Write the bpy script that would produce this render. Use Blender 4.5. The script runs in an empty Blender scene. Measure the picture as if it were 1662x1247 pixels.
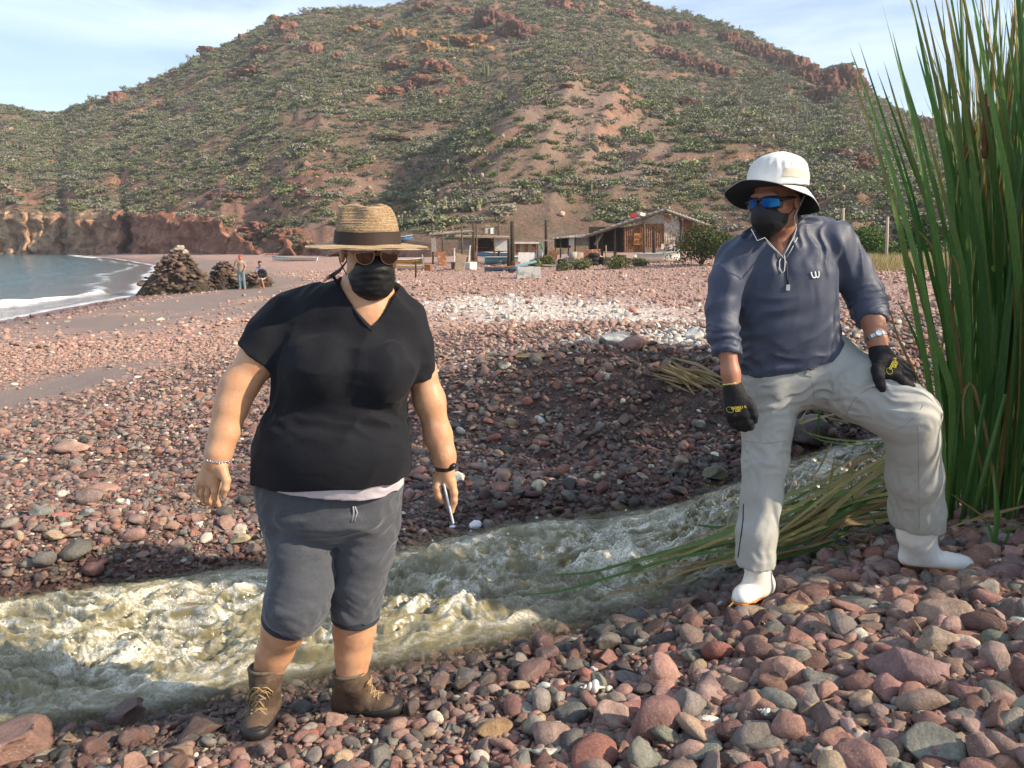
import bpy, bmesh, math, random
import numpy as np
from mathutils import Vector, Matrix, Euler

# ------------------------------------------------------------------ camera, sky, sun, exposure
SC = bpy.context.scene
COL = SC.collection
CAMZ, PITCH, FPX = 1.57, math.radians(10.1), 1280.0
SUN_AZ, SUN_EL = math.radians(107), math.radians(31)      # azimuth clockwise from the view direction (+Y)

cd = bpy.data.cameras.new('camera'); cam = bpy.data.objects.new('camera', cd); COL.objects.link(cam)
cam.location = (0, 0, CAMZ); cam.rotation_euler = (math.pi / 2 - PITCH, 0, 0)
cd.sensor_width = 36.0; cd.lens = 36.0 * FPX / 1662.0; cd.clip_start = 0.05; cd.clip_end = 3000
SC.camera = cam

def node(nt, t, **kw):
    n = nt.nodes.new(t)
    for k, v in kw.items():
        if k.startswith('i_'): n.inputs[k[2:].replace('_', ' ')].default_value = v
        elif k.startswith('n_'): n.inputs[int(k[2:])].default_value = v
        else: setattr(n, k, v)
    return n

wd = bpy.data.worlds.new('World'); SC.world = wd; wd.use_nodes = True
nt = wd.node_tree; nt.nodes.clear()
sky = node(nt, 'ShaderNodeTexSky', sky_type='NISHITA', sun_disc=False, sun_elevation=SUN_EL, sun_rotation=SUN_AZ,
           air_density=1.0, dust_density=0.7, ozone_density=1.7, altitude=0)
tc = node(nt, 'ShaderNodeTexCoord'); mp = node(nt, 'ShaderNodeMapping'); mp.inputs['Scale'].default_value = (1.2, 1.2, 5.5)
mp.inputs['Rotation'].default_value = (0.12, -0.2, 0.3)
nz = node(nt, 'ShaderNodeTexNoise', i_Scale=2.1, i_Detail=6.0, i_Roughness=0.55, i_Distortion=0.6)
cr = node(nt, 'ShaderNodeMapRange'); cr.inputs['From Min'].default_value = 0.34; cr.inputs['From Max'].default_value = 0.78
cr.inputs['To Min'].default_value = 0.12; cr.inputs['To Max'].default_value = 0.72; cr.interpolation_type = 'SMOOTHSTEP'
mx = node(nt, 'ShaderNodeMixRGB'); mx.inputs['Color2'].default_value = (7.2, 8.2, 9.8, 1)
bg = node(nt, 'ShaderNodeBackground'); bg.inputs['Strength'].default_value = 0.112
out = node(nt, 'ShaderNodeOutputWorld')
L = nt.links.new
L(tc.outputs['Generated'], mp.inputs['Vector']); L(mp.outputs[0], nz.inputs['Vector']); L(nz.outputs['Fac'], cr.inputs['Value'])
L(cr.outputs[0], mx.inputs['Fac']); L(sky.outputs[0], mx.inputs['Color1']); L(mx.outputs[0], bg.inputs['Color']); L(bg.outputs[0], out.inputs['Surface'])

SUN_DIR = Vector((math.sin(SUN_AZ) * math.cos(SUN_EL), math.cos(SUN_AZ) * math.cos(SUN_EL), math.sin(SUN_EL)))
sd = bpy.data.lights.new('sun', 'SUN'); sd.energy = 5.0; sd.angle = math.radians(0.6); sd.color = (1.0, 0.83, 0.63)
so = bpy.data.objects.new('sun', sd); COL.objects.link(so); so.rotation_euler = SUN_DIR.to_track_quat('Z', 'Y').to_euler(); so.location = (30, -10, 25)

SC.view_settings.view_transform = 'Standard'; SC.view_settings.look = 'None'
SC.view_settings.exposure = 0.72; SC.view_settings.gamma = 1.0; SC.view_settings.use_curve_mapping = False
SC.render.engine = 'CYCLES'
SC.cycles.use_denoising = True
SC.cycles.max_bounces = 6; SC.cycles.diffuse_bounces = 3; SC.cycles.glossy_bounces = 3; SC.cycles.transmission_bounces = 4
SC.cycles.transparent_max_bounces = 12; SC.cycles.caustics_reflective = False; SC.cycles.caustics_refractive = False

random.seed(7); RNG = np.random.default_rng(7)
CP, SP = math.cos(PITCH), math.sin(PITCH)

def ray(px, py):
    u = (np.asarray(px, float) - 831.0) / FPX; v = (np.asarray(py, float) - 623.5) / FPX
    return u, CP - v * SP, -SP - v * CP
def P(px, py, Y):                       # point at depth Y on the line of sight (planning the layout from a plan of bearings)
    a, b, c = ray(px, py); k = Y / b
    return np.array([a * k, Y, CAMZ + c * k])
def G(px, py, z):
    a, b, c = ray(px, py); k = (z - CAMZ) / c
    return np.array([a * k, b * k, z])

# ------------------------------------------------------------------ tagging / building helpers
def tag(o, label=None, cat=None, group=None, kind=None):
    if label: o['label'] = label
    if cat: o['category'] = cat
    if group: o['group'] = group
    if kind: o['kind'] = kind
    return o
def empty(name, loc=(0, 0, 0), rz=0.0):
    o = bpy.data.objects.new(name, None); COL.objects.link(o); o.location = loc; o.rotation_euler = (0, 0, rz); o.empty_display_size = 0.1
    return o
def me_from(name, v, f, smooth=True, mats=()):
    m = bpy.data.meshes.new(name)
    v = np.asarray(v, dtype=np.float32)
    if isinstance(f, np.ndarray) and f.ndim == 2:
        n, k = f.shape
        m.vertices.add(len(v)); m.vertices.foreach_set('co', v.ravel())
        m.loops.add(n * k); m.loops.foreach_set('vertex_index', f.astype(np.int32).ravel())
        m.polygons.add(n); m.polygons.foreach_set('loop_start', np.arange(0, n * k, k, dtype=np.int32))
        try: m.polygons.foreach_set('loop_total', np.full(n, k, np.int32))
        except Exception: pass
        m.update(calc_edges=True); m.validate()
    else:
        m.from_pydata([tuple(map(float, p)) for p in v], [], [tuple(int(i) for i in q) for q in f]); m.update()
    if smooth: m.polygons.foreach_set('use_smooth', np.ones(len(m.polygons), bool))
    for x in mats: m.materials.append(x)
    return m
def ob(name, mesh, parent=None, mat=None, loc=None):
    o = bpy.data.objects.new(name, mesh); COL.objects.link(o)
    if mat is not None:
        mesh.materials.clear(); mesh.materials.append(mat)
    if parent is not None:
        o.parent = parent
        # children keep world coordinates: undo the parent's placement
        pm = parent_world(parent); o.matrix_parent_inverse = pm.inverted()
    if loc is not None: o.location = loc
    return o
def parent_world(o):
    m = Matrix.LocRotScale(o.location, o.rotation_euler, o.scale)
    return (parent_world(o.parent) @ o.matrix_parent_inverse @ m) if o.parent else m
def fattr(me, name, arr):
    a = me.attributes.new(name, 'FLOAT', 'POINT'); a.data.foreach_set('value', np.asarray(arr, np.float32).ravel())
def cattr(me, name, arr):
    a = me.attributes.new(name, 'FLOAT_COLOR', 'POINT'); c = np.ones((len(arr), 4), np.float32); c[:, :3] = arr; a.data.foreach_set('color', c.ravel())
def grid_faces(nr, nc):
    i = np.arange(nr * nc).reshape(nr, nc)
    return np.stack([i[:-1, :-1], i[:-1, 1:], i[1:, 1:], i[1:, :-1]], -1).reshape(-1, 4)

class MB:                               # collects simple solids into one mesh
    def __init__(s): s.v = []; s.f = []
    def add(s, v, f):
        n = len(s.v); s.v += [tuple(p) for p in v]; s.f += [tuple(i + n for i in q) for q in f]
    def box(s, c, size, rot=None, jit=0.0):
        R = Euler(rot).to_matrix() if rot is not None else Matrix.Identity(3)
        vs = []
        for z in (-.5, .5):
            for x, y in ((-.5, -.5), (.5, -.5), (.5, .5), (-.5, .5)):
                p = Vector((x * size[0], y * size[1], z * size[2]))
                if jit: p += Vector((random.uniform(-jit, jit), random.uniform(-jit, jit), random.uniform(-jit, jit)))
                vs.append(R @ p + Vector(c))
        s.add(vs, [(3, 2, 1, 0), (4, 5, 6, 7), (0, 1, 5, 4), (1, 2, 6, 5), (2, 3, 7, 6), (3, 0, 4, 7)]); return s
    def tube(s, pts, rad, n=8, flat=None, ff=1.0, cap=True):
        pts = [Vector(p) for p in pts]; k = len(pts)
        if not hasattr(rad, '__len__'): rad = [rad] * k
        t0 = (pts[1] - pts[0]).normalized()
        up = Vector(flat) if flat is not None else (Vector((0, 0, 1)) if abs(t0.z) < .9 else Vector((1, 0, 0)))
        vs = []
        for i, p in enumerate(pts):
            t = (pts[min(i + 1, k - 1)] - pts[max(i - 1, 0)]).normalized()
            a = (up - t * up.dot(t)).normalized(); b = t.cross(a); 
            if flat is None: up = a
            for j in range(n):
                q = 2 * math.pi * j / n
                vs.append(p + (a * math.cos(q) * ff + b * math.sin(q)) * rad[i])
        fs = [(i * n + j, i * n + (j + 1) % n, (i + 1) * n + (j + 1) % n, (i + 1) * n + j) for i in range(k - 1) for j in range(n)]
        if cap: fs += [tuple(range(n))[::-1], tuple((k - 1) * n + j for j in range(n))]
        s.add(vs, fs); return s
    def build(s, name, mat, parent=None, smooth=False):
        return ob(name, me_from(name, s.v, s.f, smooth), parent, mat)

# ------------------------------------------------------------------ noise
_PERM = np.random.default_rng(11).permutation(512).astype(np.int64)
_GR = np.random.default_rng(12).normal(size=(512, 3)); _GR /= np.linalg.norm(_GR, axis=1, keepdims=True)
def perlin(x, y, z=0.0):
    x, y, z = np.broadcast_arrays(np.asarray(x, float), np.asarray(y, float), np.asarray(z, float))
    xi, yi, zi = np.floor(x).astype(np.int64), np.floor(y).astype(np.int64), np.floor(z).astype(np.int64)
    xf, yf, zf = x - xi, y - yi, z - zi
    u, v, w = [q * q * q * (q * (q * 6 - 15) + 10) for q in (xf, yf, zf)]
    def g(i, j, k):
        h = _PERM[(_PERM[(_PERM[(xi + i) & 511] + yi + j) & 511] + zi + k) & 511]
        gr = _GR[h]; return gr[..., 0] * (xf - i) + gr[..., 1] * (yf - j) + gr[..., 2] * (zf - k)
    l = lambda a, b, t: a + (b - a) * t
    return 1.6 * l(l(l(g(0, 0, 0), g(1, 0, 0), u), l(g(0, 1, 0), g(1, 1, 0), u), v), l(l(g(0, 0, 1), g(1, 0, 1), u), l(g(0, 1, 1), g(1, 1, 1), u), v), w)
def fbm(x, y, z=0.0, o=4, gain=.5, lac=2.03):
    s = 0.0; a = 1.0
    for i in range(o):
        s = s + a * perlin(x, y, z + 7.3 * i); x = np.asarray(x) * lac; y = np.asarray(y) * lac; z = np.asarray(z) * lac; a *= gain
    return s
def ss(a, b, x):
    t = np.clip((np.asarray(x, float) - a) / (b - a), 0, 1); return t * t * (3 - 2 * t)

# ------------------------------------------------------------------ materials
def mat(name, col=(.5, .5, .5), rough=.7, spec=.3, metal=0.0, noise=None, bump=None, var=None, build=None, sheen=0.0, coat=0.0, vec='Object'):
    """principled material; noise=(scale, dark colour, amount) second colour by noise, bump=(scale, strength, dist)"""
    m = bpy.data.materials.new(name); m.use_nodes = True; t = m.node_tree; b = t.nodes['Principled BSDF']
    b.inputs['Base Color'].default_value = (*col, 1); b.inputs['Roughness'].default_value = rough
    b.inputs['Specular IOR Level'].default_value = spec; b.inputs['Metallic'].default_value = metal
    if sheen: b.inputs['Sheen Weight'].default_value = sheen; b.inputs['Sheen Roughness'].default_value = .5
    if coat: b.inputs['Coat Weight'].default_value = coat
    tcn = t.nodes.new('ShaderNodeTexCoord')
    if noise:
        for (sc, c2, lo, hi) in (noise if isinstance(noise, list) else [noise]):
            n = node(t, 'ShaderNodeTexNoise', i_Scale=sc, i_Detail=5.0, i_Roughness=.6)
            r = node(t, 'ShaderNodeMapRange'); r.inputs['From Min'].default_value = lo; r.inputs['From Max'].default_value = hi
            x = node(t, 'ShaderNodeMixRGB'); x.inputs['Color2'].default_value = (*c2, 1)
            src = b.inputs['Base Color'].links[0].from_socket if b.inputs['Base Color'].links else None
            if src: t.links.new(src, x.inputs['Color1'])
            else: x.inputs['Color1'].default_value = (*col, 1)
            t.links.new(tcn.outputs[vec], n.inputs['Vector']); t.links.new(n.outputs['Fac'], r.inputs['Value']); t.links.new(r.outputs[0], x.inputs['Fac'])
            t.links.new(x.outputs[0], b.inputs['Base Color'])
    if bump:
        prev = None
        for (sc, st, di) in (bump if isinstance(bump, list) else [bump]):
            n = node(t, 'ShaderNodeTexNoise', i_Scale=sc, i_Detail=4.0, i_Roughness=.6)
            q = node(t, 'ShaderNodeBump', i_Strength=st, i_Distance=di)
            t.links.new(tcn.outputs[vec], n.inputs['Vector']); t.links.new(n.outputs['Fac'], q.inputs['Height'])
            if prev: t.links.new(prev.outputs[0], q.inputs['Normal'])
            prev = q
        t.links.new(prev.outputs[0], b.inputs['Normal'])
    if build: build(t, b, tcn)
    return m
def ramp(t, stops, interp='LINEAR'):
    r = t.nodes.new('ShaderNodeValToRGB'); r.color_ramp.interpolation = interp; e = r.color_ramp.elements
    while len(e) < len(stops): e.new(0.5)
    for q, (p, c) in zip(e, stops): q.position = p; q.color = (*c, 1)
    return r

def scatter(name, pos, rot, scl, col, idx, protos, kind='stuff', extra=None):
    """one object: many small pieces instanced on points (stuff nobody could count)"""
    c = bpy.data.collections.new(name + '_pieces')
    for i, o in enumerate(protos): c.objects.link(o)
    m = bpy.data.meshes.new(name); n = len(pos)
    m.vertices.add(n); m.vertices.foreach_set('co', np.asarray(pos, np.float32).ravel())
    for nm, ar in (('rot', rot), ('scl', scl)):
        a = m.attributes.new(nm, 'FLOAT_VECTOR', 'POINT'); a.data.foreach_set('vector', np.asarray(ar, np.float32).ravel())
    cattr(m, 'col', np.asarray(col, np.float32))
    a = m.attributes.new('idx', 'INT', 'POINT'); a.data.foreach_set('value', np.asarray(idx, np.int32))
    if extra is not None: fattr(m, 'wet', extra)
    o = bpy.data.objects.new(name, m); COL.objects.link(o)
    g = bpy.data.node_groups.new(name + '_scatter', 'GeometryNodeTree')
    g.interface.new_socket('Geometry', in_out='INPUT', socket_type='NodeSocketGeometry'); g.interface.new_socket('Geometry', in_out='OUTPUT', socket_type='NodeSocketGeometry')
    gi, go = g.nodes.new('NodeGroupInput'), g.nodes.new('NodeGroupOutput')
    ci = g.nodes.new('GeometryNodeCollectionInfo'); ci.inputs['Collection'].default_value = c; ci.inputs['Separate Children'].default_value = True; ci.inputs['Reset Children'].default_value = True
    ip = g.nodes.new('GeometryNodeInstanceOnPoints'); ip.inputs['Pick Instance'].default_value = True
    def na(nm, dt):
        q = g.nodes.new('GeometryNodeInputNamedAttribute'); q.data_type = dt; q.inputs['Name'].default_value = nm; return q.outputs['Attribute']
    K = g.links.new
    K(gi.outputs[0], ip.inputs['Points']); K(ci.outputs[0], ip.inputs['Instance'])
    K(na('idx', 'INT'), ip.inputs['Instance Index']); K(na('scl', 'FLOAT_VECTOR'), ip.inputs['Scale'])
    er = g.nodes.new('FunctionNodeEulerToRotation'); K(na('rot', 'FLOAT_VECTOR'), er.inputs[0]); K(er.outputs[0], ip.inputs['Rotation'])
    K(ip.outputs[0], go.inputs[0])
    md = o.modifiers.new('scatter', 'NODES'); md.node_group = g
    o['kind'] = kind
    return o
# ------------------------------------------------------------------ the land: shoreline, beach, stream bed, hill
SHORE = np.array([(-24, -10), (-21, 0), (-19.5, 10), (-18.3, 20), (-18.0, 28), (-19.8, 42), (-30, 66), (-44, 99), (-70, 142), (-99, 186), (-125, 230), (-160, 300)], float)
SEA_Z = -1.1
def shore_d(X, Y): return (X - np.interp(Y, SHORE[:, 1], SHORE[:, 0])) * .9
def beach_far(X, Y):
    d = shore_d(X, Y); dp = np.maximum(d, 0)
    z = SEA_Z + 1.1 * (1 - np.exp(-dp / 14)) + .020 * np.maximum(dp - 15, 0) * np.exp(-np.maximum(dp - 60, 0) / 80)
    return np.where(d > 0, z, SEA_Z + .10 * d)
def zw(X): return -.12 + .05 * (np.clip(X, -4, 4) + 2)

NEAR_PX = [(-200, 1240), (0, 1218), (200, 1192), (400, 1150), (650, 1102), (900, 1042), (1120, 984), (1250, 905), (1400, 872), (1520, 800), (1660, 740)]
FAR_PX = [(-200, 985), (0, 955), (200, 928), (440, 898), (660, 872), (850, 832), (1100, 806), (1190, 772), (1320, 722), (1440, 696), (1600, 660)]
def edge_world(px):
    out = []
    for x, y in px:
        X = 0.0
        for _ in range(6): p = G(x, y, zw(X)); X = p[0]
        out.append(p)
    return np.array(out)
EN, EF = edge_world(NEAR_PX), edge_world(FAR_PX)
CTRL = [(-300, 1260, -.06), (0, 1235, -.06), (200, 1222, -.05), (420, 1195, 0), (590, 1165, .0), (700, 1247, .03), (500, 1247, .02), (830, 1110, .02), (1000, 1060, .05),
        (1000, 1240, .10), (1215, 990, .14), (1300, 1010, .20), (1300, 1200, .20), (1500, 945, .22), (1500, 1200, .28), (1662, 920, .28), (1662, 1200, .33), (1400, 925, .16),
        (1800, 1000, .34), (1580, 840, .20), (1662, 780, .24), (1850, 800, .3),
        (0, 900, -.02), (200, 880, -.01), (0, 800, -.10), (200, 780, -.04), (400, 800, .02), (100, 720, -.2), (300, 690, -.06), (0, 650, -.42), (300, 600, -.22), (600, 610, .12),
        (-200, 900, -.06), (-250, 760, -.25),
        (690, 612, .38), (780, 602, .53), (900, 597, .60), (1010, 596, .61), (1130, 598, .59), (1230, 612, .52), (900, 578, .56), (1050, 575, .56), (600, 740, .04), (700, 740, .08), (900, 720, .13), (900, 660, .33), (1050, 655, .35), (1100, 700, .17), (1240, 700, .2), (660, 850, -.03),
        (900, 520, .40), (600, 520, .06), (1150, 520, .44), (1400, 590, .48), (1460, 500, .5), (1600, 600, .45), (1750, 620, .4)]
pts = [G(*c) for c in CTRL]
for i in range(len(EN)):
    a, b = EN[i], EF[i]
    pts += [a, b]
    for s, d in ((.3, .13), (.55, .17), (.8, .12)): q = a + (b - a) * s; pts.append(np.array([q[0], q[1], q[2] - d]))
for x, y in [(-14, 14), (-9, 16), (-4, 17), (0, 18), (5, 18), (10, 17), (15, 15), (-12, 9), (16, 9), (12, 4), (-10, 4)]:
    pts.append(np.array([x, y, float(beach_far(np.float64(x), np.float64(y))) if x < 8 else .5]))
pts += [np.array(q) for q in [(-4, 0, -.05), (0, 0, .05), (4, 0, .4), (8, 1, .5), (0, -3, 0.), (-6, -3, -.1), (6, -3, .5)]]
TP = np.array(pts)
def _U(r2): return np.where(r2 > 1e-12, .5 * r2 * np.log(np.maximum(r2, 1e-12)), 0)
_n = len(TP); _A = np.zeros((_n + 3, _n + 3)); _d2 = ((TP[:, None, :2] - TP[None, :, :2]) ** 2).sum(-1)
_A[:_n, :_n] = _U(_d2) + np.eye(_n) * .02; _A[:_n, _n] = 1; _A[:_n, _n + 1:] = TP[:, :2]; _A[_n, :_n] = 1; _A[_n + 1:, :_n] = TP[:, :2].T
_W = np.linalg.solve(_A, np.concatenate([TP[:, 2], np.zeros(3)]))
def near_z(X, Y):
    X = np.asarray(X, float); Y = np.asarray(Y, float); sh = X.shape; x = X.ravel(); y = Y.ravel(); o = np.empty(len(x))
    for i in range(0, len(x), 40000):
        a, b = x[i:i + 40000], y[i:i + 40000]
        o[i:i + 40000] = _U((a[:, None] - TP[None, :, 0]) ** 2 + (b[:, None] - TP[None, :, 1]) ** 2) @ _W[:_n] + _W[_n] + a * _W[_n + 1] + b * _W[_n + 2]
    return o.reshape(sh)
def in_stream(X, Y):                    # signed: >0 inside the channel (metres from the edge, roughly)
    yn = np.interp(X, EN[:, 0], EN[:, 1]); yf = np.interp(X, EF[:, 0], EF[:, 1])
    return np.minimum(Y - yn, yf - Y)

# hill, described on bearings t = X / Y
def tx(px, y=400): a, b, c = ray(px, y); return a / b
SIL = [(-500, 215), (-200, 185), (0, 172), (90, 186), (180, 156), (270, 120), (380, 66), (430, 38), (470, 26), (520, 14), (610, 16), (660, 2), (720, -22), (800, -40), (880, -48), (960, -34), (1010, -12), (1060, 9), (1100, 21), (1160, 36),
       (1215, 56), (1280, 86), (1335, 114), (1355, 108), (1380, 104), (1398, 130), (1412, 150), (1450, 172), (1480, 190), (1560, 214), (1700, 245), (2000, 270), (2300, 290)]
_sx = np.array([s[0] for s in SIL], float); _a, _b, _c = ray(_sx, np.array([s[1] for s in SIL], float)); SIL_T, SIL_S = _a / _b, _c / _b
def tab(pairs): a = np.array(pairs, float); return tx(a[:, 0]), a[:, 1]
R_T = tab([(-500, 340), (0, 330), (200, 330), (400, 342), (600, 360), (850, 380), (1060, 372), (1200, 335), (1340, 296), (1400, 284), (1480, 292), (1560, 305), (1700, 320), (2300, 300)])
F_T = tab([(-500, 215), (0, 204), (115, 200), (135, 186), (160, 184), (190, 178), (205, 186), (225, 172), (300, 158), (400, 132), (470, 112), (500, 112), (560, 104), (700, 90), (900, 88), (1150, 88), (1300, 74), (1500, 62), (1700, 56), (2300, 50)])
C_T = tab([(-500, 11), (0, 10.5), (120, 10.0), (150, 9.6), (230, 8.6), (300, 7.6), (400, 5.4), (480, 4.2), (560, 2.2), (640, .7), (720, 0), (2300, 0)])
def hill_tab(t):
    F = np.interp(t, *F_T); lf = ss(tx(620), tx(420), t)
    F = F + lf * (2.6 * perlin(t * 60, 3.1) + 2.0 * perlin(t * 140, 9.7))
    return F, np.interp(t, *C_T), np.interp(t, *R_T), np.interp(t, SIL_T, SIL_S)
def hill_z(X, Y, cliff=True):
    t = X / np.maximum(Y, 1e-3); F, C, R, S = hill_tab(t); H = CAMZ + S * R
    zf = np.maximum(beach_far(t * F, F), SEA_Z + .25)
    w = 5.0 + 0 * t
    k = np.clip((Y - F) / w, 0, 1)
    cl = C * (ss(0, .75, k) * .86 + .14 * k)
    s = np.clip((Y - F - w * .4) / (R - F - w * .4), 0, 1)
    g = .62 * s ** 1.55 + .38 * s ** 1.05 * ss(0, .25, s)
    z = zf + cl + (H - zf - C) * g
    # the spur running toward the huts and the gully on its left
    xs = np.interp(Y, [80, 100, 130, 170, 190, 215, 240], [tx(760), tx(800), tx(850), tx(925), tx(940), tx(960), tx(980)]) * Y
    bh = np.interp(Y, [80, 95, 130, 165, 178, 205, 245, 270], [0, 2.5, 8.0, 13.0, 13.0, 5.0, 1.0, 0])
    wl = np.where(X < xs, 13 + .06 * Y, 22 + .10 * Y)
    z = z + bh * np.exp(-((X - xs) / wl) ** 2)
    xg = np.interp(Y, [95, 130, 170, 230, 300], [tx(560), tx(600), tx(700), tx(775), tx(800)]) * Y
    z = z - 4.5 * np.exp(-((X - xg) / (9 + .04 * Y)) ** 2) * ss(95, 125, Y) * (1 - ss(230, 310, Y))
    xg2 = np.interp(Y, [110, 150, 200], [tx(425), tx(440), tx(450)]) * Y
    z = z - 4.0 * np.exp(-((X - xg2) / 6.0) ** 2) * ss(112, 125, Y) * (1 - ss(150, 200, Y))
    # relief: ribs running downhill, then general roughness
    m = ss(0, .10, s) * (1 - .85 * ss(.86, 1, s))
    rib = 1 - np.abs(perlin(t * 11 + .9 * perlin(X / 55., Y / 70., 2.2), Y / 120., 4.0)) * 2
    z = z + m * (1.5 * rib - .7 + 3.4 * fbm(X / 60., Y / 75., 1.5, 3) + .7 * fbm(X / 9., Y / 11., 5.5, 3))
    terr = perlin(X / 30., Y / 22., 8.) ; z = z + m * 1.1 * (ss(.08, .16, terr) - .5)
    z = z + (1 - ss(.9, 1, s) * .3) * ss(.8, 1, s) * .9 * perlin(t * 90, 1.0, 3.)
    lf = ss(tx(620), tx(480), t)
    rough = (fbm(X / 3.2, Y / 3.2, z / 3.2, 3)) * lf * (1 - ss(6, 26, Y - F)) * ss(-.5, 1.5, Y - F)
    z = z + rough * 1.1
    return np.where(Y > R, H - (Y - R) * .35, z)
def ground_z(X, Y):
    X = np.asarray(X, float); Y = np.asarray(Y, float)
    r = np.hypot(X, Y); w = ss(11, 18, r)
    zf = beach_far(X, Y)
    right = ss(7, 13, X) * (1 - ss(30, 60, Y)); zf = zf * (1 - right) + .52 * right
    z = zf.copy() if hasattr(zf, 'copy') else zf
    nm = w < 1
    if nm.any():
        n = near_z(X[nm], Y[nm]); z[nm] = n * (1 - w[nm]) + zf[nm] * w[nm]
    far = ss(4, 10, r)
    z = z + far * (.05 * fbm(X / 2.6, Y / 2.6, 0., 3) + .07 * perlin(X / 9., Y / 9., 3.)) * ss(-2, 4, shore_d(X, Y)) + .012 * fbm(X / .35, Y / .35, 2., 2)
    return z
def terrain(X, Y):                       # whichever sheet is on top
    X = np.asarray(X, float); Y = np.asarray(Y, float)
    a = ground_z(X, Y); F = hill_tab(X / np.maximum(Y, 1e-3))[0]
    return np.where(Y > F - .5, np.maximum(a, hill_z(X, Y)), a)
def hit(px, py, y0=1.5, y1=420, n=1500):
    a, b, c = ray(px, py); Y = np.geomspace(y0, y1, n); X = a / b * Y; z = CAMZ + c / b * Y
    k = np.nonzero(terrain(X, Y) >= z)[0]
    i = k[0] if len(k) else n - 1
    return np.array([X[i], Y[i], float(terrain(X[i:i + 1], Y[i:i + 1])[0])])

# ---- ground sheet of the beach
TT = np.linspace(-1.15, 1.15, 420)
YY = np.concatenate([np.linspace(-4, 1.0, 14), np.geomspace(1.05, 14, 330), np.geomspace(14.2, 240, 190)])
def sheet_xy(TT, YY):
    T, Y = np.meshgrid(TT, YY); wdt = np.where(Y < 3, 3.0 + .0 * Y, Y); return T * wdt, Y
X, Y = sheet_xy(TT, YY)
Z = ground_z(X, Y)
me = me_from('beach', np.stack([X, Y, Z], -1).reshape(-1, 3), grid_faces(*X.shape))
d = shore_d(X, Y)
sandn = fbm(X / 5., Y / 9., 4., 3)
def sand_mask(X, Y):
    d = shore_d(X, Y)
    n = fbm(X / 2.4, Y / 4.0, 4., 3)
    strip = np.exp(-((d - 5.5) / 3.0) ** 2) * ss(16, 24, Y) * 1.25 * (1 - ss(120, 160, Y))          # sandy track near the waterline
    leftp = ss(-3.0, -4.6, X + .22 * (Y - 6)) * ss(4.4, 5.6, Y) * (1 - ss(11, 17, Y)) * .34
    b_ = strip + leftp; return np.clip(b_ + .9 * n * ss(.02, .3, b_), 0, 1)
WHITE = [(hit(px, py), sx, sy) for (px, py, sx, sy) in ((770, 490, 2.2, 3.0), (830, 496, 2.2, 3.2), (900, 503, 2.2, 2.8), (970, 512, 2.0, 2.4), (1050, 525, 1.6, 1.9), (1100, 548, 1.3, 1.2), (1140, 566, 1.1, .9), (1030, 575, 1.0, .6))]
def white_mask(X, Y):
    w = 0
    for p, sx, sy in WHITE: w = w + np.exp(-((X - p[0]) / sx) ** 2 - ((Y - p[1]) / sy) ** 2)
    return np.clip(w * (.85 + .9 * fbm(X / .9, Y / .9, 6., 3)), 0, 1) * ss(6.3, 7.1, Y + .25 * perlin(X * 1.5, 3.3))
def wet_mask(X, Y):
    s = in_stream(X, Y); n = .10 * fbm(X / .5, Y / .5, 2.2, 2)
    berm = np.exp(-((X - .55) / 1.05) ** 2 - ((Y - 5.5) / .62) ** 2) * .45
    far = (Y > np.interp(X, EF[:, 0], EF[:, 1])) * .13 * ss(-1.2, -.2, X) - .12 * (1 - ss(-1.2, -.2, X)) * (Y > 3)
    nearb = (Y < np.interp(X, EN[:, 0], EN[:, 1])) * .14; damp = .55 * np.exp(-((X - .95) / .38) ** 2 - ((Y - 2.62) / .16) ** 2)
    return np.clip(ss(-.34, -.06, s + n + far + nearb) + berm + damp, 0, 1) * (Y < 9) + np.exp(-(np.maximum(shore_d(X, Y), 0) / 2.0) ** 2) * (Y > 12) * .9
for nm, ar in (('sand', sand_mask(X, Y)), ('white', white_mask(X, Y)), ('wet', np.clip(wet_mask(X, Y), 0, 1)), ('near', 1 - ss(9, 16, np.hypot(X, Y)))): fattr(me, nm, ar)
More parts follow.
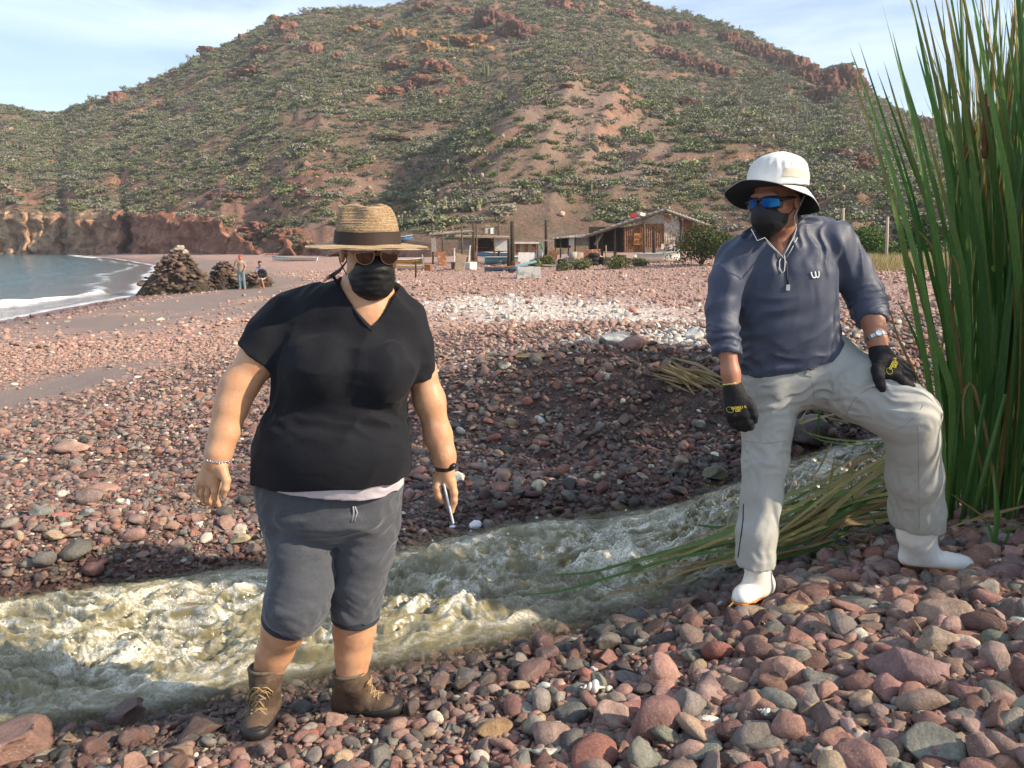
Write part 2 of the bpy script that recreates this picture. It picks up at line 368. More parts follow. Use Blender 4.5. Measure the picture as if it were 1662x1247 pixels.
def beach_mat(t, b, tcn):
    A = lambda n: node(t, 'ShaderNodeAttribute', attribute_name=n).outputs['Fac']
    K = t.links.new
    def mix(f, a, c):
        x = t.nodes.new('ShaderNodeMixRGB')
        for s, v in (('Fac', f), ('Color1', a), ('Color2', c)):
            if isinstance(v, tuple): x.inputs[s].default_value = (*v, 1)
            elif isinstance(v, float): x.inputs[s].default_value = v
            else: K(v, x.inputs[s])
        return x.outputs[0]
    def vor(sc):
        v = node(t, 'ShaderNodeTexVoronoi', i_Scale=sc); K(tcn.outputs['Object'], v.inputs['Vector']); return v
    pal = [(0, (.16, .095, .08)), (.12, (.30, .165, .125)), (.3, (.37, .21, .16)), (.45, (.26, .17, .145)), (.55, (.43, .28, .21)), (.68, (.33, .185, .15)), (.8, (.24, .215, .20)), (.9, (.50, .38, .30)), (.97, (.62, .56, .49))]
    v1, v2 = vor(9.0), vor(26.0)
    def cellcol(v):
        s = t.nodes.new('ShaderNodeSeparateColor'); K(v.outputs['Color'], s.inputs[0]); r = ramp(t, pal, 'CONSTANT'); K(s.outputs[0], r.inputs[0]); return r.outputs[0], s.outputs[1]
    c1, g1 = cellcol(v1); c2, g2 = cellcol(v2)
    gt = node(t, 'ShaderNodeMath', operation='GREATER_THAN'); gt.inputs[1].default_value = .55; K(g1, gt.inputs[0])
    c = mix(gt.outputs[0], c2, c1)
    nz = node(t, 'ShaderNodeTexNoise', i_Scale=.35, i_Detail=3.0); K(tcn.outputs['Object'], nz.inputs['Vector'])
    c = mix(.28, c, (.45, .29, .23))
    wm = node(t, 'ShaderNodeMath', operation='MULTIPLY'); K(A('white'), wm.inputs[0]); wm.inputs[1].default_value = .7
    c = mix(wm.outputs[0], c, (.62, .57, .50))
    n2 = node(t, 'ShaderNodeTexNoise', i_Scale=60.0, i_Detail=3.0); K(tcn.outputs['Object'], n2.inputs['Vector'])
    sd_ = ramp(t, [(.35, (.165, .128, .110)), (.65, (.26, .205, .175))]); K(n2.outputs['Fac'], sd_.inputs[0])
    c = mix(A('sand'), c, sd_.outputs[0])
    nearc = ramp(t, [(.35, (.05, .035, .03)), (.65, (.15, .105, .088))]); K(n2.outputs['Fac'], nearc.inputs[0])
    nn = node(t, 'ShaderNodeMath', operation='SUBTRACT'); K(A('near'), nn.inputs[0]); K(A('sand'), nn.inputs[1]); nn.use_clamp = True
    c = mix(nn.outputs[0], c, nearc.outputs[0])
    wf = node(t, 'ShaderNodeMath', operation='MULTIPLY'); K(A('wet'), wf.inputs[0]); wf.inputs[1].default_value = .62
    c = mix(wf.outputs[0], c, (.06, .028, .026))
    K(c, b.inputs['Base Color'])
    rr = node(t, 'ShaderNodeMapRange'); rr.inputs['To Min'].default_value = .9; rr.inputs['To Max'].default_value = .3; K(A('wet'), rr.inputs['Value']); K(rr.outputs[0], b.inputs['Roughness'])
    inv = node(t, 'ShaderNodeMath', operation='SUBTRACT'); inv.inputs[0].default_value = 1; K(A('sand'), inv.inputs[1])
    b1 = node(t, 'ShaderNodeBump', i_Distance=-.05); K(inv.outputs[0], b1.inputs['Strength']); K(v1.outputs['Distance'], b1.inputs['Height'])
    b2 = node(t, 'ShaderNodeBump', i_Distance=.012, i_Strength=.6); K(n2.outputs['Fac'], b2.inputs['Height']); K(b1.outputs[0], b2.inputs['Normal']); K(b2.outputs[0], b.inputs['Normal'])
M_beach = mat('beach_shingle', rough=.9, spec=.25, build=beach_mat)
tag(ob('beach', me, mat=M_beach), 'red brown shingle beach with sandy strips', kind='structure')

# ---- hill sheet
TT = np.linspace(-1.02, 1.25, 820)
rows = []
F, C, R, S = hill_tab(TT)
k1 = np.concatenate([[-.5, -.15], np.linspace(0, 1.2, 40)]); k2 = np.linspace(0, 1, 330)[1:] ** 1.12
Yr = [F + 5.0 * k for k in k1] + [F + 6.0 + (R - F - 6.0) * k for k in k2] + [R + d for d in (6, 14, 30, 60, 120)]
Y = np.stack(Yr); X = TT[None, :] * Y
Z = hill_z(X, Y); Z[0] -= 1.5; Z[1] -= .5
HV = np.stack([X, Y, Z], -1)
_cm = (ss(tx(640), tx(500), TT)[None, :] * ss(-.2, 1.2, Y - F) * (1 - ss(5.5, 10, Y - F)))          # break the sea cliff up
HV[..., 1] += _cm * (2.6 * fbm(X / 7., Z / 5., 2.5, 3) + 1.1 * fbm(X / 2.2, Z / 2.0, 4.5, 3) + .8 * perlin(X / 5., Z / .9 + X * .12, 7.)); HV[..., 0] += _cm * 1.2 * fbm(X / 4., Z / 3., 8.5, 2)
me = me_from('hill', HV.reshape(-1, 3), grid_faces(*X.shape))
tt = TT[None, :] + 0 * Y; s_ = np.clip((Y - F) / (R - F), 0, 1)
ochre = 0 * Y
for (px, py, sx, sy) in ((700, 60, 9, 9), (660, 50, 8, 6), (740, 85, 7, 5), (600, 40, 6, 5), (640, 345, 4, 3)):
    p = hit(px, py); ochre += np.exp(-((X - p[0]) / sx) ** 2 - ((Y - p[1]) / (sy * 2.2)) ** 2)
bare = 0 * Y
for (px, py, sx, sy) in ((930, 165, 10, 9), (880, 190, 9, 10), (700, 235, 6, 8), (1000, 200, 7, 7), (830, 320, 8, 4), (1000, 250, 7, 6), (1060, 270, 8, 6), (500, 330, 8, 6), (350, 340, 14, 8), (560, 330, 6, 8), (290, 330, 10, 4)):
    p = hit(px, py); bare += np.exp(-((X - p[0]) / sx) ** 2 - ((Y - p[1]) / (sy * 2)) ** 2)
lf = ss(tx(640), tx(500), tt)
redz = np.clip(lf * (1 - ss(14, 34, Y - F)) * ss(tx(190), tx(240), tt) + .5 * lf * ss(.1, .2, s_) * (1 - ss(.25, .4, s_)), 0, 1)
yel = (1 - ss(tx(100), tx(200), tt)) * (1 - ss(6, 9, Y - F))
fattr(me, 'ochre', np.clip(ochre + .0, 0, 1)); fattr(me, 'bare', np.clip(bare, 0, 1)); fattr(me, 'red', redz); fattr(me, 'yel', yel)
def bare_at(Xq, Yq, TT=TT, F=F, R=R, Y=Y, bare=bare):
    i = np.clip(np.interp(Xq / Yq, TT, np.arange(len(TT))).astype(int), 0, len(TT) - 1); q = (Yq - F[i]) / (R[i] - F[i])
    j = np.clip((np.clip(q, 0, 1) * 330 + 40).astype(int), 0, Y.shape[0] - 1)
    return np.clip(bare, 0, 1)[j, i]
def hill_mat(t, b, tcn):
    K = t.links.new; A = lambda n: node(t, 'ShaderNodeAttribute', attribute_name=n).outputs['Fac']
    def mix(f, a, c, bt='MIX'):
        x = t.nodes.new('ShaderNodeMixRGB'); x.blend_type = bt
        for s, v in (('Fac', f), ('Color1', a), ('Color2', c)):
            if isinstance(v, tuple): x.inputs[s].default_value = (*v, 1)
            elif isinstance(v, float): x.inputs[s].default_value = v
            else: K(v, x.inputs[s])
        return x.outputs[0]
    def nz(sc, det=6., r=.62, vec=None):
        n = node(t, 'ShaderNodeTexNoise', i_Scale=sc, i_Detail=det, i_Roughness=r); K(vec or tcn.outputs['Object'], n.inputs['Vector']); return n.outputs['Fac']
    def mr(v, a, c, lo=0., hi=1.):
        r = node(t, 'ShaderNodeMapRange'); r.inputs['From Min'].default_value = a; r.inputs['From Max'].default_value = c; r.inputs['To Min'].default_value = lo; r.inputs['To Max'].default_value = hi; K(v, r.inputs['Value']); return r.outputs[0]
    soil = ramp(t, [(.3, (.15, .098, .068)), (.48, (.205, .13, .092)), (.62, (.245, .168, .122)), (.75, (.195, .145, .105))]); K(nz(.09), soil.inputs[0])
    c = soil.outputs[0]
    c = mix(mr(nz(.5, 5., .7), .44, .66, 0, .75), c, (.115, .11, .058))          # dry ground cover
    c = mix(mr(nz(1.6, 4., .7), .56, .68, 0, .8), c, (.33, .21, .155))            # loose stones
    c = mix(mr(nz(2.3, 4., .7), .58, .70, 0, .8), c, (.10, .06, .045))
    bm = node(t, 'ShaderNodeMath', operation='MULTIPLY'); K(A('bare'), bm.inputs[0]); bm.inputs[1].default_value = .75
    c = mix(bm.outputs[0], c, (.29, .205, .16))
    c = mix(A('red'), c, mix(nz(.35), (.20, .075, .05), (.36, .165, .115)))
    sepn = t.nodes.new('ShaderNodeNewGeometry'); sp = t.nodes.new('ShaderNodeSeparateXYZ'); K(sepn.outputs['Normal'], sp.inputs[0])
    mpp = node(t, 'ShaderNodeMapping'); mpp.inputs['Scale'].default_value = (.5, .5, .14); K(tcn.outputs['Object'], mpp.inputs['Vector'])
    rockc = ramp(t, [(.25, (.09, .05, .04)), (.42, (.27, .13, .09)), (.58, (.42, .225, .15)), (.72, (.50, .31, .21))]); K(nz(1.0, 7., .68, mpp.outputs[0]), rockc.inputs[0])
    c = mix(mr(sp.outputs[2], .80, .55), c, rockc.outputs[0])
    yl = ramp(t, [(.3, (.12, .08, .06)), (.45, (.38, .22, .14)), (.58, (.58, .40, .24)), (.75, (.66, .52, .36))]); K(nz(.8, 7., .7, mpp.outputs[0]), yl.inputs[0])
    ym = node(t, 'ShaderNodeMath', operation='MULTIPLY'); K(A('yel'), ym.inputs[0]); K(mr(sp.outputs[2], .85, .6), ym.inputs[1])
    c = mix(ym.outputs[0], c, yl.outputs[0])
    om = node(t, 'ShaderNodeMath', operation='MULTIPLY'); K(A('ochre'), om.inputs[0]); om.inputs[1].default_value = .75
    c = mix(om.outputs[0], c, (.40, .22, .10))
    K(c, b.inputs['Base Color'])
    bp = node(t, 'ShaderNodeBump', i_Strength=1.0, i_Distance=.9); K(nz(.9, 7., .7), bp.inputs['Height']); K(bp.outputs[0], b.inputs['Normal'])
M_hill = mat('hill_ground', rough=.95, spec=.1, build=hill_mat)
HILL = tag(ob('hill', me, mat=M_hill), 'steep red desert hill covered in scrub', kind='structure')
HILL_TT, HILL_F, HILL_R = TT, F, R
# ------------------------------------------------------------------ sea
Yg = np.concatenate([np.geomspace(6, 60, 260), np.geomspace(60.5, 236, 160)])
dg = np.concatenate([np.linspace(-1.4, 14, 190), np.geomspace(14.4, 200, 70)])          # metres out from the waterline
Y, D = np.meshgrid(Yg, dg); X = np.interp(Y, SHORE[:, 1], SHORE[:, 0]) - D
wob = .9 * fbm(Y / 7., .3, 1., 3)
crest = np.exp(-((D - 3.2 - wob - .8 * np.sin(Y / 9.)) / .34) ** 2) * np.clip(.75 + .9 * perlin(Y / 4.5, 7.), 0, 1.2) * (1 - ss(34, 52, Y) * .75)
swell = .05 * np.sin((D + wob * 1.5) * 1.15 + .6 * perlin(Y / 14., 2.)) * ss(1, 5, D) * (1 - ss(25, 60, D)) + .03 * fbm(X / 1.6, Y / 2.4, 0, 3) * ss(0, 4, D)
crest2 = np.exp(-((D - 9.5 - 1.6 * wob) / .8) ** 2) * .09
Z = SEA_Z + swell + crest * .30 + crest2 + .02 * crest * fbm(X / .2, Y / .2, 0, 3)
wash = np.exp(-((D - .25 - .45 * wob) / .33) ** 2) * .8 + (D < 3.) * (D > 0) * .26 * (fbm(X / .8, Y / 2.2, 3., 4) > .2) * (1 - ss(34, 50, Y))
foam = np.clip(crest * 1.7 + wash, 0, 1) * np.clip(.9 + .7 * fbm(X / .35, Y / .8, 5., 3), 0, 1)
foam = np.maximum(foam, (Y > 150) * np.exp(-((D - 3.0 - 2 * wob) / 1.2) ** 2) * .9)
me = me_from('sea', np.stack([X, Y, Z], -1).reshape(-1, 3), grid_faces(*X.shape)[:, ::-1])
fattr(me, 'foam', foam); fattr(me, 'shallow', 1 - ss(0, 9, D))
def sea_mat(t, b, tcn):
    K = t.links.new; A = lambda n: node(t, 'ShaderNodeAttribute', attribute_name=n).outputs['Fac']
    x = t.nodes.new('ShaderNodeMixRGB'); x.inputs['Color1'].default_value = (.045, .11, .125, 1); x.inputs['Color2'].default_value = (.16, .13, .11, 1); K(A('shallow'), x.inputs['Fac'])
    y = t.nodes.new('ShaderNodeMixRGB'); y.inputs['Color2'].default_value = (.78, .78, .76, 1); K(x.outputs[0], y.inputs['Color1']); K(A('foam'), y.inputs['Fac']); K(y.outputs[0], b.inputs['Base Color'])
    r = node(t, 'ShaderNodeMapRange'); r.inputs['To Min'].default_value = .12; r.inputs['To Max'].default_value = .8; K(A('foam'), r.inputs['Value']); K(r.outputs[0], b.inputs['Roughness'])
    mp = node(t, 'ShaderNodeMapping'); mp.inputs['Scale'].default_value = (1, .45, 1); mp.inputs['Rotation'].default_value = (0, 0, .35); K(tcn.outputs['Object'], mp.inputs['Vector'])
    n = node(t, 'ShaderNodeTexNoise', i_Scale=2.2, i_Detail=6.0, i_Roughness=.62); K(mp.outputs[0], n.inputs['Vector'])
    bp = node(t, 'ShaderNodeBump', i_Strength=.9, i_Distance=.16); K(n.outputs['Fac'], bp.inputs['Height']); K(bp.outputs[0], b.inputs['Normal'])
tag(ob('sea', me, mat=mat('sea_water', rough=.15, spec=.5, build=sea_mat)), 'calm blue grey bay with small breaking waves', kind='structure')

# ------------------------------------------------------------------ stream
NS, NT_ = 820, 250
sp = np.linspace(0, 1, NS)
k = np.linspace(0, 1, len(EN))
from_n = np.stack([np.interp(sp, k, EN[:, i]) for i in range(2)], -1); from_f = np.stack([np.interp(sp, k, EF[:, i]) for i in range(2)], -1)
ker = np.hanning(61); ker /= ker.sum()
def smooth(a): return np.stack([np.convolve(np.pad(a[:, i], 30, 'edge'), ker, 'valid') for i in range(a.shape[1])], -1)
from_n, from_f = smooth(from_n), smooth(from_f)
v = np.linspace(-.16, 1.16, NT_)
XY = from_n[None] + (from_f - from_n)[None] * v[:, None, None]
X, Y = XY[..., 0], XY[..., 1]
arc = np.concatenate([[0], np.cumsum(np.linalg.norm(np.diff((from_n + from_f) / 2, axis=0), axis=1))])
wid = np.linalg.norm(from_f - from_n, axis=1)
A_, B_ = np.broadcast_to(arc[None], X.shape), v[:, None] * wid[None]
mid = np.clip(np.minimum(v / .30, (1 - v) / .34), 0, 1)[:, None]; mid = mid * mid * (3 - 2 * mid)
nearcalm = (1 - .5 * (1 - ss(.05, .4, v))[:, None]); up = 1 + .15 * np.exp(-((sp - .55) / .15) ** 2)[None] - .2 * ss(.75, 1., sp)[None]
amp = mid * nearcalm * up
wa = A_ + .10 * fbm(A_ * 2.2, B_ * 2.2, 1., 3); wb = B_ + .12 * fbm(A_ * 1.8, B_ * 1.8, 9., 3)
rg = lambda x, y, z: (1 - np.abs(perlin(x, y, z)) * 1.7)
dg_ = wb + .22 * wa                                            # crests lie a little across the flow
big = fbm(wa * 1.2 + wb * .5, wb * 2.0, 3., 2)
r1 = rg(wa * 1.9 - wb * 1.2, dg_ * 4.4, 2.); r2 = rg(wa * 4.2 + wb * 2, dg_ * 9.5, 5.); r3 = fbm(wa * 8, dg_ * 18, 7., 3)
bil = np.abs(fbm(wa * 3.0 + wb, dg_ * 6.5, 4.4, 2))
r4 = rg(wa * 9 - wb * 4, dg_ * 19, 15.)
h = .042 * big + .040 * (np.clip(r1, 0, 1) ** 2 - .4) + .034 * (np.clip(r2, 0, 1) ** 2 - .4) + .017 * (np.clip(r4, 0, 1) ** 2 - .4) + .018 * r3 + .044 * (bil - .25)
splash = ss(.15, .5, fbm(wa * 1.1, wb * 1.7, 21., 2))
h2 = h + (.009 + .016 * splash) * fbm(wa * 26, wb * 32, 8., 3)
Z = zw(X) + amp * h2 + (1 - amp) * .005 * fbm(X * 9, Y * 9, 1., 3) - .012 + .012 * mid
streak = fbm(wa * 1.6 + .6 * wb, wb * 9.0 + .7 * fbm(wa * 2, wb * 3, 3., 2), 6., 4)
strk2 = fbm(wa * 5 + wb * 2, wb * 22, 3., 3)
fil = np.maximum(np.clip(1 - 3.2 * np.abs(perlin(wa * 3.4 + .9 * r3, wb * 9 + 1.1 * big, 1.7)), 0, 1), .8 * np.clip(1 - 3.4 * np.abs(perlin(wa * 8 + wb * 3, wb * 17 + 1.5 * r3, 9.7)), 0, 1))
patch_ = ss(-.15, .35, fbm(wa * 1.3, wb * 2.6, 12., 3) + 4. * amp * h)
foam = fil * (.35 + .65 * patch_) * 1.0
foam = np.maximum(foam, ss(.08, .62, streak + 6.0 * amp * h + .45 * strk2 - .16) * .9)
foam = np.maximum(foam, ss(.045, .095, amp * h) * .9 * (.6 + .6 * r3))
foam = np.clip(foam * (.75 + .8 * np.clip(strk2 + .3, -.4, 1)), 0, 1) * ss(.03, .40, mid) * (.35 + .65 * amp)
bed = ground_z(X, Y); depth = np.clip(Z - bed, 0, 1)
me = me_from('stream', np.stack([X, Y, Z], -1).reshape(-1, 3), grid_faces(*X.shape)[:, ::-1])
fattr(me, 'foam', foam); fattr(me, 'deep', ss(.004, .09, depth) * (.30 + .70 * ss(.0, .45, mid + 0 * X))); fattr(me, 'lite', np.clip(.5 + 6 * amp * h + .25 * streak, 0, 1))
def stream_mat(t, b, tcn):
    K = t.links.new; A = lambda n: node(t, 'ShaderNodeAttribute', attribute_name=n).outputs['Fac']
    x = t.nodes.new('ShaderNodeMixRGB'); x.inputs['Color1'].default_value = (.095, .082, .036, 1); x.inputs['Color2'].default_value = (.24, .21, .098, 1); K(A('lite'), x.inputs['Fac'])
    n0 = node(t, 'ShaderNodeTexNoise', i_Scale=75.0, i_Detail=6.0, i_Roughness=.8, i_Distortion=.6); K(tcn.outputs['Object'], n0.inputs['Vector'])
    fm = node(t, 'ShaderNodeMath', operation='MULTIPLY'); fr = node(t, 'ShaderNodeMapRange'); fr.inputs['From Min'].default_value = .42; fr.inputs['From Max'].default_value = .58; fr.inputs['To Min'].default_value = .22
    K(n0.outputs['Fac'], fr.inputs['Value']); K(A('foam'), fm.inputs[0]); K(fr.outputs[0], fm.inputs[1])
    y = t.nodes.new('ShaderNodeMixRGB'); y.inputs['Color2'].default_value = (.86, .84, .74, 1); K(x.outputs[0], y.inputs['Color1']); K(fm.outputs[0], y.inputs['Fac']); K(y.outputs[0], b.inputs['Base Color'])
    r = node(t, 'ShaderNodeMapRange'); r.inputs['To Min'].default_value = .07; r.inputs['To Max'].default_value = .6; K(fm.outputs[0], r.inputs['Value']); K(r.outputs[0], b.inputs['Roughness'])
    al = node(t, 'ShaderNodeMapRange'); al.inputs['To Min'].default_value = .12; al.inputs['To Max'].default_value = 1.0; K(A('deep'), al.inputs['Value'])
    mxx = node(t, 'ShaderNodeMath', operation='MAXIMUM'); K(al.outputs[0], mxx.inputs[0]); K(fm.outputs[0], mxx.inputs[1]); K(mxx.outputs[0], b.inputs['Alpha'])
    n = node(t, 'ShaderNodeTexNoise', i_Scale=38.0, i_Detail=5.0, i_Roughness=.6); K(tcn.outputs['Object'], n.inputs['Vector'])
    bp = node(t, 'ShaderNodeBump', i_Strength=.4, i_Distance=.012); K(n.outputs['Fac'], bp.inputs['Height']); K(bp.outputs[0], b.inputs['Normal'])
    b.inputs['Subsurface Weight'].default_value = .25; b.inputs['Subsurface Radius'].default_value = (.05, .045, .02); b.inputs['Subsurface Scale'].default_value = .4
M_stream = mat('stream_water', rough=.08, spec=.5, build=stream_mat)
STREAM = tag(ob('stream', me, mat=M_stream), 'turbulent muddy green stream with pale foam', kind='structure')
# drops thrown up by the rapids
w = (foam * amp).ravel(); w = w * (w > .45); pr = w / w.sum()
ii = RNG.choice(len(w), 900, p=pr); base = np.stack([X.ravel()[ii], Y.ravel()[ii], Z.ravel()[ii]], -1)
base[:, 2] += np.abs(RNG.normal(0, .022, 900)) + .004; base[:, :2] += RNG.normal(0, .01, (900, 2))
bm = bmesh.new(); bmesh.ops.create_icosphere(bm, subdivisions=1, radius=1); iv = np.array([q.co[:] for q in bm.verts]); iff = np.array([[q.index for q in f.verts] for f in bm.faces]); bm.free()
rad = np.abs(RNG.normal(.0022, .0016, 900)) + .0012
V = (iv[None] * rad[:, None, None] * RNG.uniform(.7, 1.5, (900, 1, 3)) + base[:, None]).reshape(-1, 3); Fc = (iff[None] + (np.arange(900) * len(iv))[:, None, None]).reshape(-1, 3)
M_drop = mat('water_drop', (.62, .60, .48), rough=.15, spec=.6)
tag(ob('spray', me_from('spray', V, Fc), STREAM, M_drop), kind='stuff')
# ------------------------------------------------------------------ stones
def stone_mesh(name, seed, sub=3, flat=.6, ang=.5, rough=.07):
    r = np.random.default_rng(seed); bm = bmesh.new(); bmesh.ops.create_icosphere(bm, subdivisions=sub, radius=1)
    v = np.array([q.co[:] for q in bm.verts]); f = np.array([[q.index for q in p.verts] for p in bm.faces]); bm.free()
    v = v * (1 + .22 * fbm(v[:, 0] * .8 + seed, v[:, 1] * .8, v[:, 2] * .8 + seed * 3.3, 2))[:, None]
    for i in range(r.integers(4, 8)):                       # worn facets
        n = r.normal(size=3); n /= np.linalg.norm(n); h = r.uniform(.42, .82); q = v @ n
        v = v - n[None] * (np.maximum(q - h, 0) * (ang + .45 * r.random()))[:, None]
    v = v * (1 + rough * fbm(v[:, 0] * 2.6 + seed, v[:, 1] * 2.6, v[:, 2] * 2.6, 3))[:, None]
    v = v * np.array([1, r.uniform(.62, .9), flat * r.uniform(.75, 1.15)]); v /= np.abs(v).max(0).max()
    return me_from(name, v, f)
PAL = np.array([(.285, .135, .105), (.235, .115, .098), (.215, .150, .138), (.270, .185, .165), (.350, .200, .155), (.185, .168, .158), (.125, .122, .115), (.230, .215, .200),
                (.360, .255, .165), (.130, .066, .058), (.290, .105, .075), (.480, .425, .350), (.66, .62, .56), (.155, .165, .145), (.310, .165, .145), (.080, .075, .073)])
PAL = (PAL * .74 + .26 * PAL.mean(1, keepdims=True)) * np.array([1.20, 1.13, 1.02])
PW = np.array([13, 11, 14, 11, 8, 8, 5, 6, 4, 8, 3.5, 2.6, 1.5, 4, 9, 4.]); PW /= PW.sum()
def stone_mat(name, inst):
    def bld(t, b, tcn):
        K = t.links.new
        if inst:
            a = node(t, 'ShaderNodeAttribute', attribute_name='col', attribute_type='INSTANCER'); col = a.outputs['Color']
            wt = node(t, 'ShaderNodeAttribute', attribute_name='wet', attribute_type='INSTANCER').outputs['Fac']
            rnd = node(t, 'ShaderNodeObjectInfo').outputs['Random']
        else:
            oi = node(t, 'ShaderNodeObjectInfo'); col = oi.outputs['Color']; wt = oi.outputs['Alpha']; rnd = oi.outputs['Random']
            iv_ = node(t, 'ShaderNodeMath', operation='SUBTRACT'); iv_.inputs[0].default_value = 1; K(wt, iv_.inputs[1]); wt = iv_.outputs[0]
        off = node(t, 'ShaderNodeVectorMath', operation='ADD'); K(tcn.outputs['Object'], off.inputs[0]); sc = node(t, 'ShaderNodeMath', operation='MULTIPLY'); sc.inputs[1].default_value = 40; K(rnd, sc.inputs[0])
        K(sc.outputs[0], off.inputs[1])
        def nz(s, d, r=.65):
            n = node(t, 'ShaderNodeTexNoise', i_Scale=s, i_Detail=d, i_Roughness=r); K(off.outputs[0], n.inputs['Vector']); return n.outputs['Fac']
        def mul(c, f, lo, hi, a, e):
            r = node(t, 'ShaderNodeMapRange'); r.inputs['From Min'].default_value = a; r.inputs['From Max'].default_value = e; r.inputs['To Min'].default_value = lo; r.inputs['To Max'].default_value = hi; K(f, r.inputs['Value'])
            x = node(t, 'ShaderNodeVectorMath', operation='SCALE'); K(c, x.inputs[0]); K(r.outputs[0], x.inputs['Scale']); return x.outputs[0]
        c = mul(col, nz(1.3, 5.), .62, 1.32, .3, .7); c = mul(c, nz(9., 3.), .85, 1.15, .35, .65)
        sp = node(t, 'ShaderNodeMapRange'); sp.inputs['From Min'].default_value = .66; sp.inputs['From Max'].default_value = .72; K(nz(14., 2., .5), sp.inputs['Value'])
        sm = node(t, 'ShaderNodeMath', operation='MULTIPLY'); K(sp.outputs[0], sm.inputs[0]); K(rnd, sm.inputs[1])
        x = node(t, 'ShaderNodeMixRGB'); x.inputs['Color2'].default_value = (.5, .44, .38, 1); K(c, x.inputs['Color1']); K(sm.outputs[0], x.inputs['Fac'])
        c = mul(x.outputs[0], wt, 1.0, .42, 0, 1)
        K(c, b.inputs['Base Color'])
        r = node(t, 'ShaderNodeMapRange'); r.inputs['To Min'].default_value = .78; r.inputs['To Max'].default_value = .22; K(wt, r.inputs['Value']); K(r.outputs[0], b.inputs['Roughness'])
        bp = node(t, 'ShaderNodeBump', i_Strength=.45, i_Distance=.06); K(nz(7., 6., .7), bp.inputs['Height']); K(bp.outputs[0], b.inputs['Normal'])
    return mat(name, rough=.75, spec=.35, build=bld)
M_stone_i, M_stone = stone_mat('pebble_stone', True), stone_mat('cobble_stone', False)
kinds = [(.75, .45, .07), (.62, .85, .09), (.5, .95, .10), (.42, .9, .09), (.8, .95, .08), (.55, .4, .06), (.35, .8, .09), (.68, 1.0, .12)]
ST_HI = [stone_mesh('cobble_%d' % i, 100 + i, 3, *kinds[i % 8]) for i in range(16)]
for m_ in ST_HI: m_.materials.append(M_stone)
ST_LO = []
for i in range(14):
    m_ = stone_mesh('pebble_%d' % i, 300 + i, 2, *kinds[i % 8]); m_.materials.append(M_stone_i); ST_LO.append(bpy.data.objects.new('pebble_%02d' % i, m_))
def rand_col(n, white=None, rng=RNG):
    c = PAL[rng.choice(len(PAL), n, p=PW)] * rng.uniform(.8, 1.22, (n, 1)) * rng.uniform(.94, 1.06, (n, 3))
    if white is not None:
        w = rng.random(n) < white * .92; c[w] = np.array([.60, .56, .49]) * rng.uniform(.75, 1.25, (w.sum(), 1))
    return np.clip(c, .02, .8)

